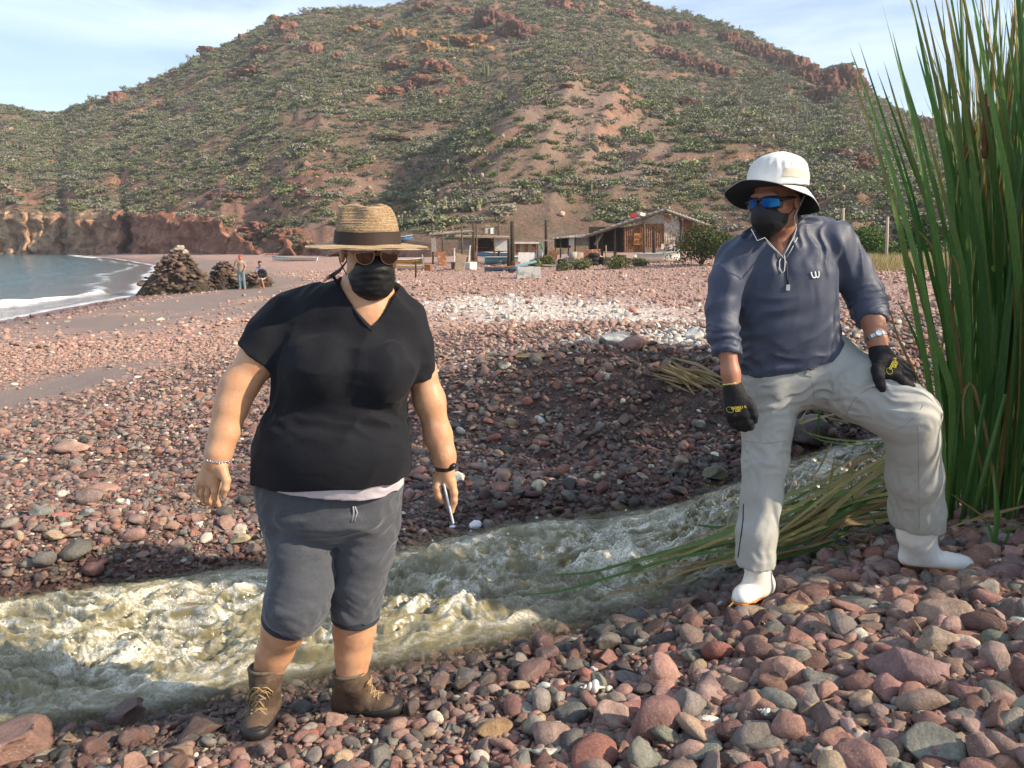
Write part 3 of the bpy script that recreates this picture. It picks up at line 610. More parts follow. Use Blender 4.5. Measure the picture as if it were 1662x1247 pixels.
# -- singled-out stones: (px, py, half length m, flatness, yaw, colour, label)
SPECIAL = [
 (1475, 1102, .135, .62, -.35, (.235, .150, .140), 'large smooth mauve stone, widest on the near bank below the white boot'),
 (1345, 1155, 0, 0, 0, None, ''),
 (1535, 1015, .105, .75, -.2, (.300, .215, .165), 'big tan boulder half bedded in the pile below the white boots'),
 (1525, 1055, .085, .75, .1, (.330, .255, .190), 'smooth beige stone leaning on the big tan boulder'),
 (1065, 1190, .085, 1.05, .3, (.215, .120, .105), 'blocky dark red stone standing upright at the lower edge'),
 (1116, 1160, .060, 1.2, .5, (.235, .205, .190), 'tapered grey stone beside the blocky dark red one'),
 (1290, 1042, .072, .7, .1, (.285, .150, .118), 'pinkish brown rounded stone on the slope below the planted white boot'),
 (1378, 985, .085, .42, -.2, (.080, .085, .080), 'dark grey stone with pale streaks between the white boots'),
 (885, 1068, .060, .75, -.2, (.330, .205, .170), 'pink round topped stone at the edge of the stream'),
 (800, 1190, .066, .5, .45, (.310, .200, .105), 'long ochre stone lying on the near bank'),
 (1042, 1044, .030, .9, 0, (.62, .54, .40), 'cream coloured angular stone near the water edge'),
 (964, 1085, .020, .95, 0, (.72, .70, .66), 'small round white pebble on the near bank'),
 (1068, 1056, .027, .85, 0, (.300, .175, .150), 'round pink pebble touching the cream stone'),
 (1020, 1100, .080, .35, .25, (.175, .160, .150), 'flat grey slab lying between cream pebble and pile'),
 (925, 1168, .062, .7, .4, (.115, .118, .108), 'dark green grey speckled stone on the near bank'),
 (1265, 1000, .0, 0, 0, None, ''),
 (1270, 962, .085, .8, .2, (.165, .120, .110), 'brown boulder just right of the planted white boot'),
 (1300, 940, .075, .7, -.2, (.250, .205, .175), 'rounded grey tan boulder behind the planted white boot'),
 (1440, 930, .075, .85, .3, (.255, .180, .150), 'banded tan boulder under the raised trouser leg'),
 (1632, 932, .09, .45, .1, (.215, .140, .130), 'broad flat mauve stone to the right of the white boot'),
 (110, 728, .17, .42, .12, (.400, .255, .190), 'large pink tan slab lying on the sand across the stream'),
 (168, 791, .11, .45, .1, (.380, .225, .180), 'long pinkish block on the far bank beyond the slab'),
 (385, 878, .070, .5, .25, (.56, .46, .30), 'pale cream oval stone on the far bank beside the capri trousers'),
 (120, 905, .085, .75, .2, (.225, .210, .175), 'big grey green boulder at the far water edge'),
 (70, 915, .062, 1.0, .4, (.200, .185, .165), 'upright grey cobble next to the grey green boulder'),
 (150, 930, .060, .8, 0, (.290, .150, .130), 'mauve red boulder at the far water edge'),
 (62, 832, .070, .6, .3, (.215, .215, .190), 'grey green rounded stone on the far bank'),
 (97, 838, .055, .5, .5, (.360, .150, .125), 'rosy red wedge shaped stone on the far bank'),
 (137, 832, .055, .6, .1, (.250, .265, .235), 'pale green grey angular stone on the far bank'),
 (18, 1225, .12, .8, .1, (.42, .25, .20), 'pale pink boulder in the lower corner beside the stream'),
 (205, 1165, .080, .75, .3, (.210, .120, .110), 'wet red boulder breaking the stream surface near the boot'),
 (320, 1185, .085, .5, .2, (.190, .120, .090), 'wet layered brown rock in front of the hiking boots'),
 (830, 815, .060, .7, .1, (.190, .085, .070), 'wet red brown stone at the far bank below the phone'),
 (745, 690, .085, .35, 0, (.060, .068, .070), 'long dark slate stone on the shaded slope behind the phone arm'),
 (865, 800, .070, .45, .1, (.170, .072, .066), 'long dark red wet stone at the foot of the shaded slope'),
 (1130, 545, .12, .9, 0, (.56, .55, .52), 'pale grey boulder on the sunlit crest by the blue sleeve'),
 (1000, 550, .15, .5, .1, (.45, .44, .40), 'flat pale grey stone on the sunlit crest'),
 (1028, 562, .13, .7, .2, (.34, .20, .165), 'pink brown stone beside the flat pale grey one'),
 (1310, 720, .17, 1.0, .3, (.160, .115, .115), 'dark mauve boulder standing in the stream between the trouser legs'),
 (1160, 775, .10, .7, .2, (.30, .28, .17), 'water washed olive rock splitting the rapids'),
]
BIG = []                                 # x, y, r of placed stones
def place_stone(x, y, r, flat, yaw, colr, wet=0.0, mesh=None, sink=.25, name='stone', tilt=.12):
    z = float(ground_z(np.array([x]), np.array([y]))[0])
    m_ = mesh or random.choice(ST_HI); o = bpy.data.objects.new(name, m_); COL.objects.link(o)
    zr = np.abs(np.array([q.co.z for q in m_.vertices])).max() if not m_.get('zr') else m_['zr']; m_['zr'] = float(zr)
    s3 = r * flat / zr * .78
    o.scale = (r, r * random.uniform(.85, 1.1), s3); o.rotation_euler = (random.gauss(0, tilt), random.gauss(0, tilt), yaw)
    o.location = (x, y, z + s3 * zr * (1 - 2 * sink)); o.color = (*colr, 1 - wet); BIG.append((x, y, r)); return o
for (px, py, r, fl, yaw, c, lab) in SPECIAL:
    if not r: continue
    p = hit(px, py + 8)
    w_ = float(wet_mask(np.array([p[0]]), np.array([p[1]]))[0])
    o = place_stone(p[0], p[1] + r * .3, r, fl, yaw, c, wet=min(w_, .8), sink=.2, name='pebble' if 'pebble' in lab else 'stone')
    tag(o, lab, 'stone', 'singled out stones')
NSPEC = len(BIG)
# -- other cobbles large enough to pick out
zones = [('near', 150), ('left', 62), ('berm', 60)]
CN = ['reddish brown', 'dark reddish', 'mauve grey', 'pinkish grey', 'pink', 'warm grey', 'charcoal grey', 'pale grey', 'tan', 'maroon', 'brick red', 'cream', 'chalk white', 'greenish grey', 'rose brown', 'blackish']
def stone_label(r, ci, fl, zn):
    return ('small' if r < .038 else 'middling' if r < .055 else 'large') + ' ' + ('flat ' if fl < .64 else 'chunky ' if fl > .8 else 'rounded ') + CN[ci] + ' cobble ' + {'near': 'among the stones of the near bank', 'left': 'on the far bank beside the sandy patch', 'berm': 'on the shaded slope behind the stream'}[zn]
LBL = {'near': 'middling cobble among the stones of the near bank', 'left': 'middling cobble lying on the far bank upstream of the sea', 'berm': 'middling cobble on the shaded slope behind the stream'}
def ok(x, y, r, k=.80):
    return all((x - a) ** 2 + (y - b) ** 2 > (k * (r + c)) ** 2 for a, b, c in BIG)
FEET = [(P(430, 1190, 2.31)[0], 2.36), (P(590, 1160, 2.45)[0], 2.47), (P(1215, 980, 2.95)[0], 2.97), (P(1500, 915, 3.15)[0], 3.17), (P(1550, 915, 3.15)[0], 3.17)]
for zn, cnt in zones:
    n = 0; tries = 0
    while n < cnt and tries < 6000:
        tries += 1
        if zn == 'near':
            px = random.uniform(30, 1690) if random.random() < .3 else random.uniform(850, 1690); py = random.uniform(940, 1260)
        elif zn == 'left': px, py = random.uniform(-20, 440), random.uniform(640, 940)
        else: px, py = random.uniform(650, 1250), random.uniform(600, 830)
        if zn == 'near' and in_stream(*(lambda q: (q[0], q[1]))(G(px, py, .05))) > -.03: continue
        p = G(px, py, .05 if zn == 'near' else 0); z = ground_z(np.array([p[0]]), np.array([p[1]]))[0]; p = G(px, py, z)
        if in_stream(p[0], p[1]) > -.02: continue
        hi = 1.0 if px > 950 else .55
        r = float(np.clip(np.exp(random.gauss(math.log(.047 * hi + .012), .36)), .024, .105))
        if zn == 'left': r = float(np.clip(np.exp(random.gauss(math.log(.048), .3)), .03, .10))
        if zn == 'berm': r = float(np.clip(np.exp(random.gauss(math.log(.048), .25)), .03, .085))
        if not ok(p[0], p[1], r) or any(math.hypot(p[0] - a, p[1] - b) < r + .07 for a, b in FEET): continue
        w_ = float(np.clip(wet_mask(np.array([p[0]]), np.array([p[1]]))[0], 0, 1))
        ci_ = int(RNG.choice(len(PAL), p=PW)); fl_ = random.uniform(.5, .9); o = place_stone(p[0], p[1], r, fl_, random.uniform(0, 6.28), PAL[ci_] * random.uniform(.85, 1.15), wet=w_ * .85, sink=random.uniform(.12, .3), tilt=.25)
        tag(o, stone_label(r, ci_, fl_, zn), 'stone', 'cobbles of the ' + {'near': 'near bank', 'left': 'far bank', 'berm': 'shaded slope'}[zn]); n += 1
# -- the mass of pebbles
def pebble_mass(n, y0, y1, size, sig, layers=1., lift=0.0, powr=1.0, marg=.12, hz=None):
    u = RNG.random(n); Yp = (y0 ** powr + (y1 ** powr - y0 ** powr) * u) ** (1 / powr)
    t = RNG.uniform(-.70 - marg, .70 + marg, n); Xp = t * Yp
    return Xp, Yp, np.clip(np.exp(RNG.normal(np.log(size), sig, n)), size * .35, size * 3.0)
parts = [pebble_mass(24000, 1.55, 4.4, .0205, .52, powr=2), pebble_mass(40000, 3.6, 8.5, .0215, .50, powr=2), pebble_mass(40000, 1.6, 5.5, .0110, .40, powr=2),
         pebble_mass(52000, 7.5, 18, .027, .50, powr=1.7), pebble_mass(42000, 16, 62, .048, .50, powr=1.5)]
Xp, Yp, Rp = [np.concatenate(q) for q in zip(*parts)]
st = in_stream(Xp, Yp); sm_ = sand_mask(Xp, Yp); dsh = shore_d(Xp, Yp)
keep = (st < .30) & (RNG.random(len(Xp)) > sm_ * .985) & (dsh > .6)
keep &= ~((st > .02) & (RNG.random(len(Xp)) < .35))
Rp = np.where((Yp < 5) & (Xp < .3), Rp * (.72 + .28 * ss(-.6, .3, Xp)), Rp)                  # finer shingle to the left
Rp = np.where((Yp < 4.) & (Xp > .5), Rp * 1.25, Rp)
Rp = np.where((Yp > 4.6) & (Yp < 14) & (Xp < -.4), Rp * .82, Rp)
Xp, Yp, Rp = Xp[keep], Yp[keep], Rp[keep]
inside = np.zeros(len(Xp), bool)
FSEG = [(P(438, 1158, 2.475), P(414, 1206, 2.285)), (P(548, 1160, 2.50), P(650, 1160, 2.445)), (P(1243, 965, 3.06), P(1197, 988, 2.91)), (P(1464, 915, 3.17), P(1578, 925, 3.07))]
for a, b in FSEG:
    ab = (b - a)[:2]; t_ = np.clip(((Xp - a[0]) * ab[0] + (Yp - a[1]) * ab[1]) / (ab @ ab), 0, 1); dd_ = np.hypot(Xp - a[0] - t_ * ab[0], Yp - a[1] - t_ * ab[1]); inside |= (dd_ < .056 + Rp * .6) | ((dd_ < .10) & (Yp < a[1] + t_ * ab[1]) & (Rp > .016))
for a, b, c in BIG: inside |= ((Xp - a) ** 2 + (Yp - b) ** 2 < (np.maximum(c * .72 - Rp * .3, .0)) ** 2)
Xp, Yp, Rp = Xp[~inside], Yp[~inside], Rp[~inside]
n = len(Xp)
zg = ground_z(Xp, Yp)
scl = np.stack([Rp, Rp * RNG.uniform(.75, 1.1, n), Rp * RNG.uniform(.65, 1.15, n)], -1)
pos = np.stack([Xp, Yp, zg + Rp * RNG.uniform(-.05, .42, n)], -1)
tiltm = np.where(Xp < -.3, .22, .38)
rot = np.stack([RNG.normal(0, 1, n) * tiltm, RNG.normal(0, 1, n) * tiltm, RNG.uniform(0, 6.28, n)], -1)
wt = np.clip(wet_mask(Xp, Yp) + .12 * RNG.normal(size=n), 0, 1)
col = rand_col(n, white_mask(Xp, Yp))
red = ss(6, 14, Yp)[:, None] * .45 * (1 - .8 * white_mask(Xp, Yp)[:, None]); col = col * (1 - red) + red * np.array([.52, .335, .26]) * RNG.uniform(.75, 1.3, (n, 1))
fs_ = ss(2.5, .6, dsh[keep][~inside])[:, None] * (Yp > 12)[:, None] * .8; col = col * (1 - fs_) + fs_ * np.array([.17, .075, .065])
tag(scatter('pebbles', pos, rot, scl, col, RNG.integers(0, 14, n), ST_LO, extra=wt), 'loose red brown and grey pebbles covering the beach', 'pebbles')
print('pebbles', n)
# ------------------------------------------------------------------ solid sculpting by distance fields (bodies, clothes)
class SDF:
    def __init__(s, lo, hi, h):
        s.lo = np.array(lo, np.float32); s.h = h; s.n = np.maximum(np.ceil((np.array(hi) - lo) / h).astype(int) + 1, 4)
        s.f = np.full(s.n, .25, np.float32); s.ax = [(s.lo[i] + h * np.arange(s.n[i])).astype(np.float32) for i in range(3)]
    def sub(s, lo, hi):
        sl = []
        for i in range(3):
            a = int(np.clip(math.floor((lo[i] - s.lo[i]) / s.h), 0, s.n[i] - 1)); b = int(np.clip(math.ceil((hi[i] - s.lo[i]) / s.h) + 1, a + 1, s.n[i])); sl.append(slice(a, b))
        x, y, z = s.ax[0][sl[0]][:, None, None], s.ax[1][sl[1]][None, :, None], s.ax[2][sl[2]][None, None, :]
        return tuple(sl), x, y, z
    def u(s, sl, d, k):
        a = s.f[sl]
        if k <= 0: s.f[sl] = np.minimum(a, d)
        else:
            h = np.clip(.5 + .5 * (a - d) / k, 0, 1); s.f[sl] = a * (1 - h) + d * h - k * h * (1 - h)
    def d(s, sl, d, k=.004):                                 # smooth subtraction
        a = s.f[sl]; h = np.clip(.5 - .5 * (a + d) / max(k, 1e-5), 0, 1); s.f[sl] = a * (1 - h) - d * h + k * h * (1 - h)
    def cone(s, a, b, ra, rb, k=.012, flat=None, ff=1.0, pad=.05, cut=False):
        a, b = np.asarray(a, float), np.asarray(b, float); m = max(ra, rb) + pad + k
        sl, x, y, z = s.sub(np.minimum(a, b) - m, np.maximum(a, b) + m)
        ab = b - a; L2 = float(ab @ ab) + 1e-12
        px, py, pz = x - a[0], y - a[1], z - a[2]
        t = np.clip((px * ab[0] + py * ab[1] + pz * ab[2]) / L2, 0, 1)
        qx, qy, qz = px - t * ab[0], py - t * ab[1], pz - t * ab[2]
        if flat is not None:
            n = np.asarray(flat, float); n /= np.linalg.norm(n); c = (qx * n[0] + qy * n[1] + qz * n[2]) * (ff - 1); qx, qy, qz = qx + n[0] * c, qy + n[1] * c, qz + n[2] * c
        d = np.sqrt(qx * qx + qy * qy + qz * qz) - (ra + (rb - ra) * t)
        (s.d if cut else s.u)(sl, d.astype(np.float32), k); return s
    def chain(s, pts, rad, k=.012, **kw):
        for i in range(len(pts) - 1): s.cone(pts[i], pts[i + 1], rad[i], rad[i + 1], k, **kw)
        return s
    def ell(s, c, r, R=None, k=.015, cut=False, pad=.05):
        c, r = np.asarray(c, float), np.asarray(r, float); m = r.max() + pad
        sl, x, y, z = s.sub(c - m, c + m); x, y, z = x - c[0], y - c[1], z - c[2]
        if R is not None: R = np.array(R); x, y, z = [R[0, i] * x + R[1, i] * y + R[2, i] * z for i in range(3)]
        n = np.sqrt((x / r[0]) ** 2 + (y / r[1]) ** 2 + (z / r[2]) ** 2); g = np.sqrt((x / r[0] ** 2) ** 2 + (y / r[1] ** 2) ** 2 + (z / r[2] ** 2) ** 2) + 1e-6
        d = (n * (n - 1) / g).astype(np.float32); (s.d if cut else s.u)(sl, d, k); return s
    def loft(s, rows, k=.02, n=2.2, sm=.012):                 # rows (z, cx, cy, a, b)
        r = np.array(sorted(rows, key=lambda q: q[0]), float); z0, z1 = r[0, 0], r[-1, 0]; zt = np.linspace(z0, z1, 300); w = max(1, int(sm / (z1 - z0) * 300))
        ker = np.hanning(2 * w + 3); ker /= ker.sum(); T = [np.convolve(np.pad(np.interp(zt, r[:, 0], r[:, i]), w + 1, 'edge'), ker, 'valid') for i in range(1, 5)]
        m = (r[:, 3].max() + .06, r[:, 4].max() + .06); c = r[:, 1:3].mean(0); sp = np.ptp(r[:, 1]) + np.ptp(r[:, 2])
        sl, x, y, z = s.sub((c[0] - m[0] - sp, c[1] - m[1] - sp, z0 - .05), (c[0] + m[0] + sp, c[1] + m[1] + sp, z1 + .05))
        zz = z[0, 0]; cx, cy, a, b = [np.interp(zz, zt, q)[None, None].astype(np.float32) for q in T]
        d = ((np.abs((x - cx) / a) ** n + np.abs((y - cy) / b) ** n) ** (1 / n) - 1) * np.minimum(a, b)
        d = np.maximum(np.maximum(d, z - z1), z0 - z); s.u(sl, d.astype(np.float32), k); return s
    def plane(s, p, nrm, lo=None, hi=None):                   # keep the side away from the normal
        sl, x, y, z = s.sub(s.lo if lo is None else lo, s.lo + s.h * s.n if hi is None else hi); n = np.asarray(nrm, float); n /= np.linalg.norm(n)
        s.f[sl] = np.maximum(s.f[sl], ((x - p[0]) * n[0] + (y - p[1]) * n[1] + (z - p[2]) * n[2]).astype(np.float32)); return s
    def disp(s, fn):
        i = np.nonzero(np.abs(s.f) < .02 + s.h); s.f[i] -= fn(s.ax[0][i[0]], s.ax[1][i[1]], s.ax[2][i[2]]).astype(np.float32); return s
    def off(s, d): s.f -= d; return s
    def like(s): o = SDF.__new__(SDF); o.lo, o.h, o.n, o.ax = s.lo, s.h, s.n, s.ax; o.f = np.full(s.n, .25, np.float32); return o
    def merge(s, o, k=.02): s.u((slice(None),) * 3, o.f, k); return s
    def val(s, p): i = np.clip(np.round((np.asarray(p) - s.lo) / s.h).astype(int), 0, s.n - 1); return float(s.f[tuple(i)])
    def surf(s, p, d, off=.0, L=.4):                          # first point of the surface met from p along d
        p = np.asarray(p, float); d = np.asarray(d, float); d /= np.linalg.norm(d); prev = None
        for t in np.arange(0, L, s.h * .5):
            q = (p + d * t - s.lo) / s.h
            if (q < 0).any() or (q > s.n - 2).any(): continue
            i = q.astype(int); w = q - i; c = s.f[i[0]:i[0] + 2, i[1]:i[1] + 2, i[2]:i[2] + 2]; c = c[0] * (1 - w[0]) + c[1] * w[0]; c = c[0] * (1 - w[1]) + c[1] * w[1]; c = c[0] * (1 - w[2]) + c[1] * w[2]
            if c < 0: return p + d * (t - off)
        return p + d * L * .5
    def mesh(s, name, relax=1):
        f = s.f.copy()
        for ax_ in range(3):
            for e in (0, -1): q = [slice(None)] * 3; q[ax_] = e; f[tuple(q)] = np.maximum(f[tuple(q)], .001)
        b = f < 0; nx, ny, nz = f.shape
        cnt = np.zeros((nx - 1, ny - 1, nz - 1), np.int8)
        C = [(i, j, k) for i in (0, 1) for j in (0, 1) for k in (0, 1)]
        for i, j, k in C: cnt += b[i:nx - 1 + i, j:ny - 1 + j, k:nz - 1 + k]
        ci = np.stack(np.nonzero((cnt > 0) & (cnt < 8)), -1); vals = np.stack([f[ci[:, 0] + i, ci[:, 1] + j, ci[:, 2] + k] for i, j, k in C], -1)
        acc = np.zeros((len(ci), 3)); num = np.zeros(len(ci)); CA = np.array(C, float)
        for p in range(8):
            for q in range(p + 1, 8):
                if sum(abs(CA[p] - CA[q])) == 1:
                    m = (vals[:, p] < 0) != (vals[:, q] < 0); t = np.where(m, vals[:, p] / np.where(m, vals[:, p] - vals[:, q], 1), 0)
                    acc += m[:, None] * (CA[p] + t[:, None] * (CA[q] - CA[p])); num += m
        V = s.lo + s.h * (ci + acc / num[:, None]); idx = np.full(cnt.shape, -1, np.int32); idx[tuple(ci.T)] = np.arange(len(ci)); Fs = []
        for ax_ in range(3):
            q0 = [slice(1, -1)] * 3; q1 = [slice(1, -1)] * 3; q0[ax_] = slice(0, -1); q1[ax_] = slice(1, None)
            a0, a1 = b[tuple(q0)], b[tuple(q1)]; e = np.stack(np.nonzero(a0 != a1), -1)
            if not len(e): continue
            flip = a0[tuple(e.T)]; o1, o2 = [(1, 2), (2, 0), (0, 1)][ax_]
            base = e.copy(); base[:, o1] += 1; base[:, o2] += 1
            def at(d1, d2): w = base.copy(); w[:, o1] += d1; w[:, o2] += d2; return idx[tuple(w.T)]
            qd = np.stack([at(-1, -1), at(0, -1), at(0, 0), at(-1, 0)], -1); qd[~flip] = qd[~flip][:, ::-1]; Fs.append(qd)
        Fc = np.concatenate(Fs); Fc = Fc[(Fc >= 0).all(1)]
        for _ in range(relax):                                # light Laplacian polish
            a_ = np.concatenate([Fc[:, p] for p in (0, 1, 2, 3, 1, 2, 3, 0)]); b_ = np.concatenate([Fc[:, q] for q in (1, 2, 3, 0, 0, 1, 2, 3)]); N_ = len(V)
            S_ = np.stack([np.bincount(a_, V[b_, i], N_) for i in range(3)], -1); c_ = np.bincount(a_, minlength=N_)
            V = V * .5 + .5 * S_ / np.maximum(c_, 1)[:, None]
        return V, Fc
    def build(s, name, m, parent=None, relax=1):
        V, Fc = s.mesh(name, relax); return ob(name, me_from(name, V, Fc), parent, m)
def join_mesh(name, vf, m, parent=None):
    V = np.concatenate([v for v, f in vf]); o = 0; F_ = []
    for v, f in vf: F_.append(f + o); o += len(v)
    return ob(name, me_from(name, V, np.concatenate(F_)), parent, m)
class Fig:                                                    # lays a figure out on lines of sight at one standing distance
    def __init__(s, Y0): s.Y0 = Y0
    def p(s, x, y, dy=0.): return P(x, y, s.Y0 + dy)
    def r(s, x, y, px, dy=0.): q = s.p(x, y, dy); return px * (q[1] * CP + (CAMZ - q[2]) * SP) / FPX
    def ch(s, lst):                                           # (px, py, radius px, dy)
        return [s.p(a, b, d) for a, b, r, d in lst], [s.r(a, b, r, d) for a, b, r, d in lst]
    def rows(s, lst):                                         # (py, xl, xr, dy, half depth)
        o = []
        for y, l, r, dy, b in lst: a, c = s.p(l, y, dy), s.p(r, y, dy); o.append(((a[2] + c[2]) / 2, (a[0] + c[0]) / 2, s.Y0 + dy, (c[0] - a[0]) / 2, b))
        return o
def hrot(yaw, pitch=0., roll=0.): return np.array(Matrix.Rotation(math.radians(yaw), 3, 'Z') @ Matrix.Rotation(math.radians(pitch), 3, 'X') @ Matrix.Rotation(math.radians(roll), 3, 'Y'))
def wrinkle(ax, along, amp, freq, seed=0., stretch=5., thr=0.):  # folds running along a direction
    a = np.asarray(along, float); a /= np.linalg.norm(a); b = np.cross(a, [0.3, 1, .2]); b /= np.linalg.norm(b); c = np.cross(a, b)
    def fn(x, y, z):
        u = a[0] * x + a[1] * y + a[2] * z; v = b[0] * x + b[1] * y + b[2] * z; w = c[0] * x + c[1] * y + c[2] * z
        n = perlin(u * freq / stretch + seed, v * freq + .8 * perlin(u * freq * .5, v * 3, seed), w * freq); return amp * (1 - 2.2 * np.abs(n) - thr)
    return fn
M_skin = mat('skin', (.53, .29, .155), rough=.46, spec=.4, noise=[(7, (.44, .215, .125), .42, .68), (35, (.54, .32, .195), .48, .66), (140, (.36, .17, .095), .60, .72)], bump=[(180, .2, .003), (28, .2, .006)])
M_skin.node_tree.nodes['Principled BSDF'].inputs['Subsurface Weight'].default_value = .12
M_skin.node_tree.nodes['Principled BSDF'].inputs['Subsurface Radius'].default_value = (.012, .005, .003)
M_skin2 = mat('skin_tanned', (.36, .165, .095), rough=.48, spec=.4, noise=[(7, (.29, .12, .07), .42, .68), (140, (.24, .10, .055), .58, .72)], bump=[(180, .2, .003), (28, .2, .006)])
def creases(m, sc, amt, stretch=(1, 1, 2.2), rot=(0, .25, 0)):        # fine sharp creases in cloth
    t = m.node_tree; b = t.nodes['Principled BSDF']; tcn = t.nodes.new('ShaderNodeTexCoord'); mp = node(t, 'ShaderNodeMapping'); mp.inputs['Scale'].default_value = stretch; mp.inputs['Rotation'].default_value = rot
    n = node(t, 'ShaderNodeTexNoise', i_Scale=sc, i_Detail=3.0, i_Roughness=.45, i_Distortion=.5); n.noise_type = 'RIDGED_MULTIFRACTAL'; bp = node(t, 'ShaderNodeBump', i_Strength=amt, i_Distance=.012)
    t.links.new(tcn.outputs['Object'], mp.inputs[0]); t.links.new(mp.outputs[0], n.inputs['Vector']); t.links.new(n.outputs['Fac'], bp.inputs['Height'])
    if b.inputs['Normal'].links: t.links.new(b.inputs['Normal'].links[0].from_socket, bp.inputs['Normal'])
    t.links.new(bp.outputs[0], b.inputs['Normal']); return m
def fabric(name, col, rough=.85, w=700, c2=None, sheen=.25):
    return mat(name, col, rough=rough, spec=.2, noise=[(14, tuple(np.array(col) * .86), .4, .7), (260, c2 or tuple(np.array(col) * 1.25), .45, .75)], bump=[(w, .18, .002), (45, .25, .006)], sheen=sheen)
M_metal = mat('polished_steel', (.62, .63, .66), rough=.22, metal=1.0)
M_blackplastic = mat('black_plastic', (.012, .012, .013), rough=.35, spec=.45)
def patch(fn, nu, nv, th, nrm):
    """thin curved shell from a function of (u,v) in 0..1"""
    U, V_ = np.meshgrid(np.linspace(0, 1, nu), np.linspace(0, 1, nv)); p = np.stack(fn(U, V_), -1).reshape(-1, 3); q = p + np.asarray(nrm) * th
    f = grid_faces(nv, nu).tolist(); n = len(p); g = [tuple(i + n for i in k[::-1]) for k in f]; i = np.arange(n).reshape(nv, nu)
    rim = list(i[0, :]) + list(i[1:, -1]) + list(i[-1, ::-1][1:]) + list(i[::-1, 0][1:-1]); e = [(rim[(j + 1) % len(rim)], rim[j], rim[j] + n, rim[(j + 1) % len(rim)] + n) for j in range(len(rim))]
    return np.concatenate([p, q]), f + g + e
# ------------------------------------------------------------------ the person in the straw hat
F = Fig(2.40)
WM = tag(empty('person', (float(F.p(500, 1180)[0]), 2.38, 0)), 'person in straw hat, black shirt and grey capri trousers stepping beside the stream', 'person')
def rows_to(lo_pad, *lists): pass
def bbox(*ps, pad=.1): a = np.concatenate([np.atleast_2d(q) for q in ps]); return a.min(0) - pad, a.max(0) + pad
# --- skin: head, neck and chest, arms, legs in one continuous surface
HC = F.p(599, 409, -.01); HR = hrot(21, 9); hl = lambda x, y, z: HC + HR @ np.array([x, y, z])
lo, hi = F.p(320, 1110) - [.05, .40, .1], F.p(745, 330) + [.08, .33, .05]; lo[0] = F.p(318, 760, 0)[0] - .03; lo[2] = .08
B = SDF(lo, hi, .0055)
TR = F.rows([(452, 560, 625, .01, .055), (465, 540, 636, .02, .078), (496, 490, 655, .03, .095), (540, 462, 668, .03, .12), (600, 475, 645, .02, .12), (700, 445, 635, .03, .14), (790, 435, 635, .03, .145), (840, 455, 620, .03, .12)])
B.loft(TR, .02); B.cone(F.p(594, 505, .03), hl(0, .025, -.05), .068, .060, .03); B.cone(F.p(594, 500, -.02), F.p(592, 470, .03), .05, .05, .04)
B.ell(hl(0, .012, .035), (.075, .092, .092), HR, .02); B.ell(hl(0, -.028, -.055), (.058, .060, .062), HR, .035); B.ell(hl(-.04, -.045, -.03), (.03, .03, .035), HR, .03); B.ell(hl(.04, -.045, -.03), (.03, .03, .035), HR, .03)
B.cone(hl(0, -.085, .005), hl(0, -.105, -.03), .010, .014, .012)
for sx in (-1, 1): B.ell(hl(sx * .078, .012, -.005), (.009, .02, .032), HR, .006)
LA = [(460, 530, 34, .0), (424, 578, 30.5, -.03), (387, 628, 27.5, -.06), (375, 660, 24.5, -.08), (365, 700, 21.5, -.10), (355, 735, 18.5, -.12), (351, 752, 19, -.12)]
RA = [(660, 530, 27, .04), (682, 600, 23.5, .05), (697, 650, 23.5, .05), (711, 708, 21, .05), (721, 740, 16.5, .04), (723, 757, 15.5, .04)]
for A in (LA, RA): q = F.ch(A); B.chain(*q, k=.03)
LL = [(486, 860, 44, 0.), (482, 985, 38, -.07), (463, 1015, 35, -.035), (444, 1062, 26, .0), (436, 1088, 21, .01), (434, 1115, 18, .02)]
RL = [(588, 860, 40, .04), (578, 985, 27, .03), (575, 1020, 32.5, .06), (573, 1062, 27, .06), (571, 1090, 21.5, .055), (570, 1118, 18, .06)]
for A in (LL, RL): q = F.ch(A); B.chain(*q, k=.03)
B.ell(F.p(455, 1030, .03), (.052, .06, .09), None, .03); B.ell(F.p(575, 1030, .09), (.05, .06, .09), None, .03)
parts_ = [B.mesh('body')]
# hands (finer), rooted inside the wrists
def hand_mesh(F, palm, fingers, k=.007, h=.0022, pk=.014):
    ps = [q for c in [palm] + fingers for q in F.ch(c)[0]]; lo, hi = bbox(np.array(ps), pad=.03); S_ = SDF(lo, hi, h)
    for a in range(0, len(palm) - 1, 2): q = F.ch(palm[a:a + 2]); S_.chain(*q, k=pk)
    for c in fingers: S_.chain(*F.ch(c), k=k)
    return S_
# relaxed hand on the picture's left, back of the hand outward, fingers curling down
LH = hand_mesh(F, [(351, 740, 17, -0.120), (337, 780, 12, -0.105), (352, 742, 16, -0.120), (349, 784, 12, -0.125), (350, 750, 14, -0.110), (329, 782, 11, -0.085), (356, 750, 13, -0.130), (362, 770, 9, -0.145)],
    [[(361, 762, 8.6, -0.145), (367.5, 780, 7.2, -0.160), (366, 793, 6.2, -0.164), (363, 805, 4.6, -0.158)],
     [(351, 783, 7.6, -0.130), (349, 797, 6.0, -0.140), (348.5, 808, 5.4, -0.138), (355, 820, 4.2, -0.126)],
     [(341.5, 786, 7.4, -0.110), (338, 802, 5.9, -0.114), (338.5, 813, 5.3, -0.108), (345, 821, 4.1, -0.094)],
     [(332.5, 785, 7.0, -0.090), (328.5, 800, 5.6, -0.088), (330, 811, 5.0, -0.080), (336, 817, 3.9, -0.068)],
     [(325, 781, 6.2, -0.074), (321, 793, 5.0, -0.070), (322, 803, 4.5, -0.062), (328, 809, 3.6, -0.052)]], k=.004)
parts_.append(LH.mesh('hand'))
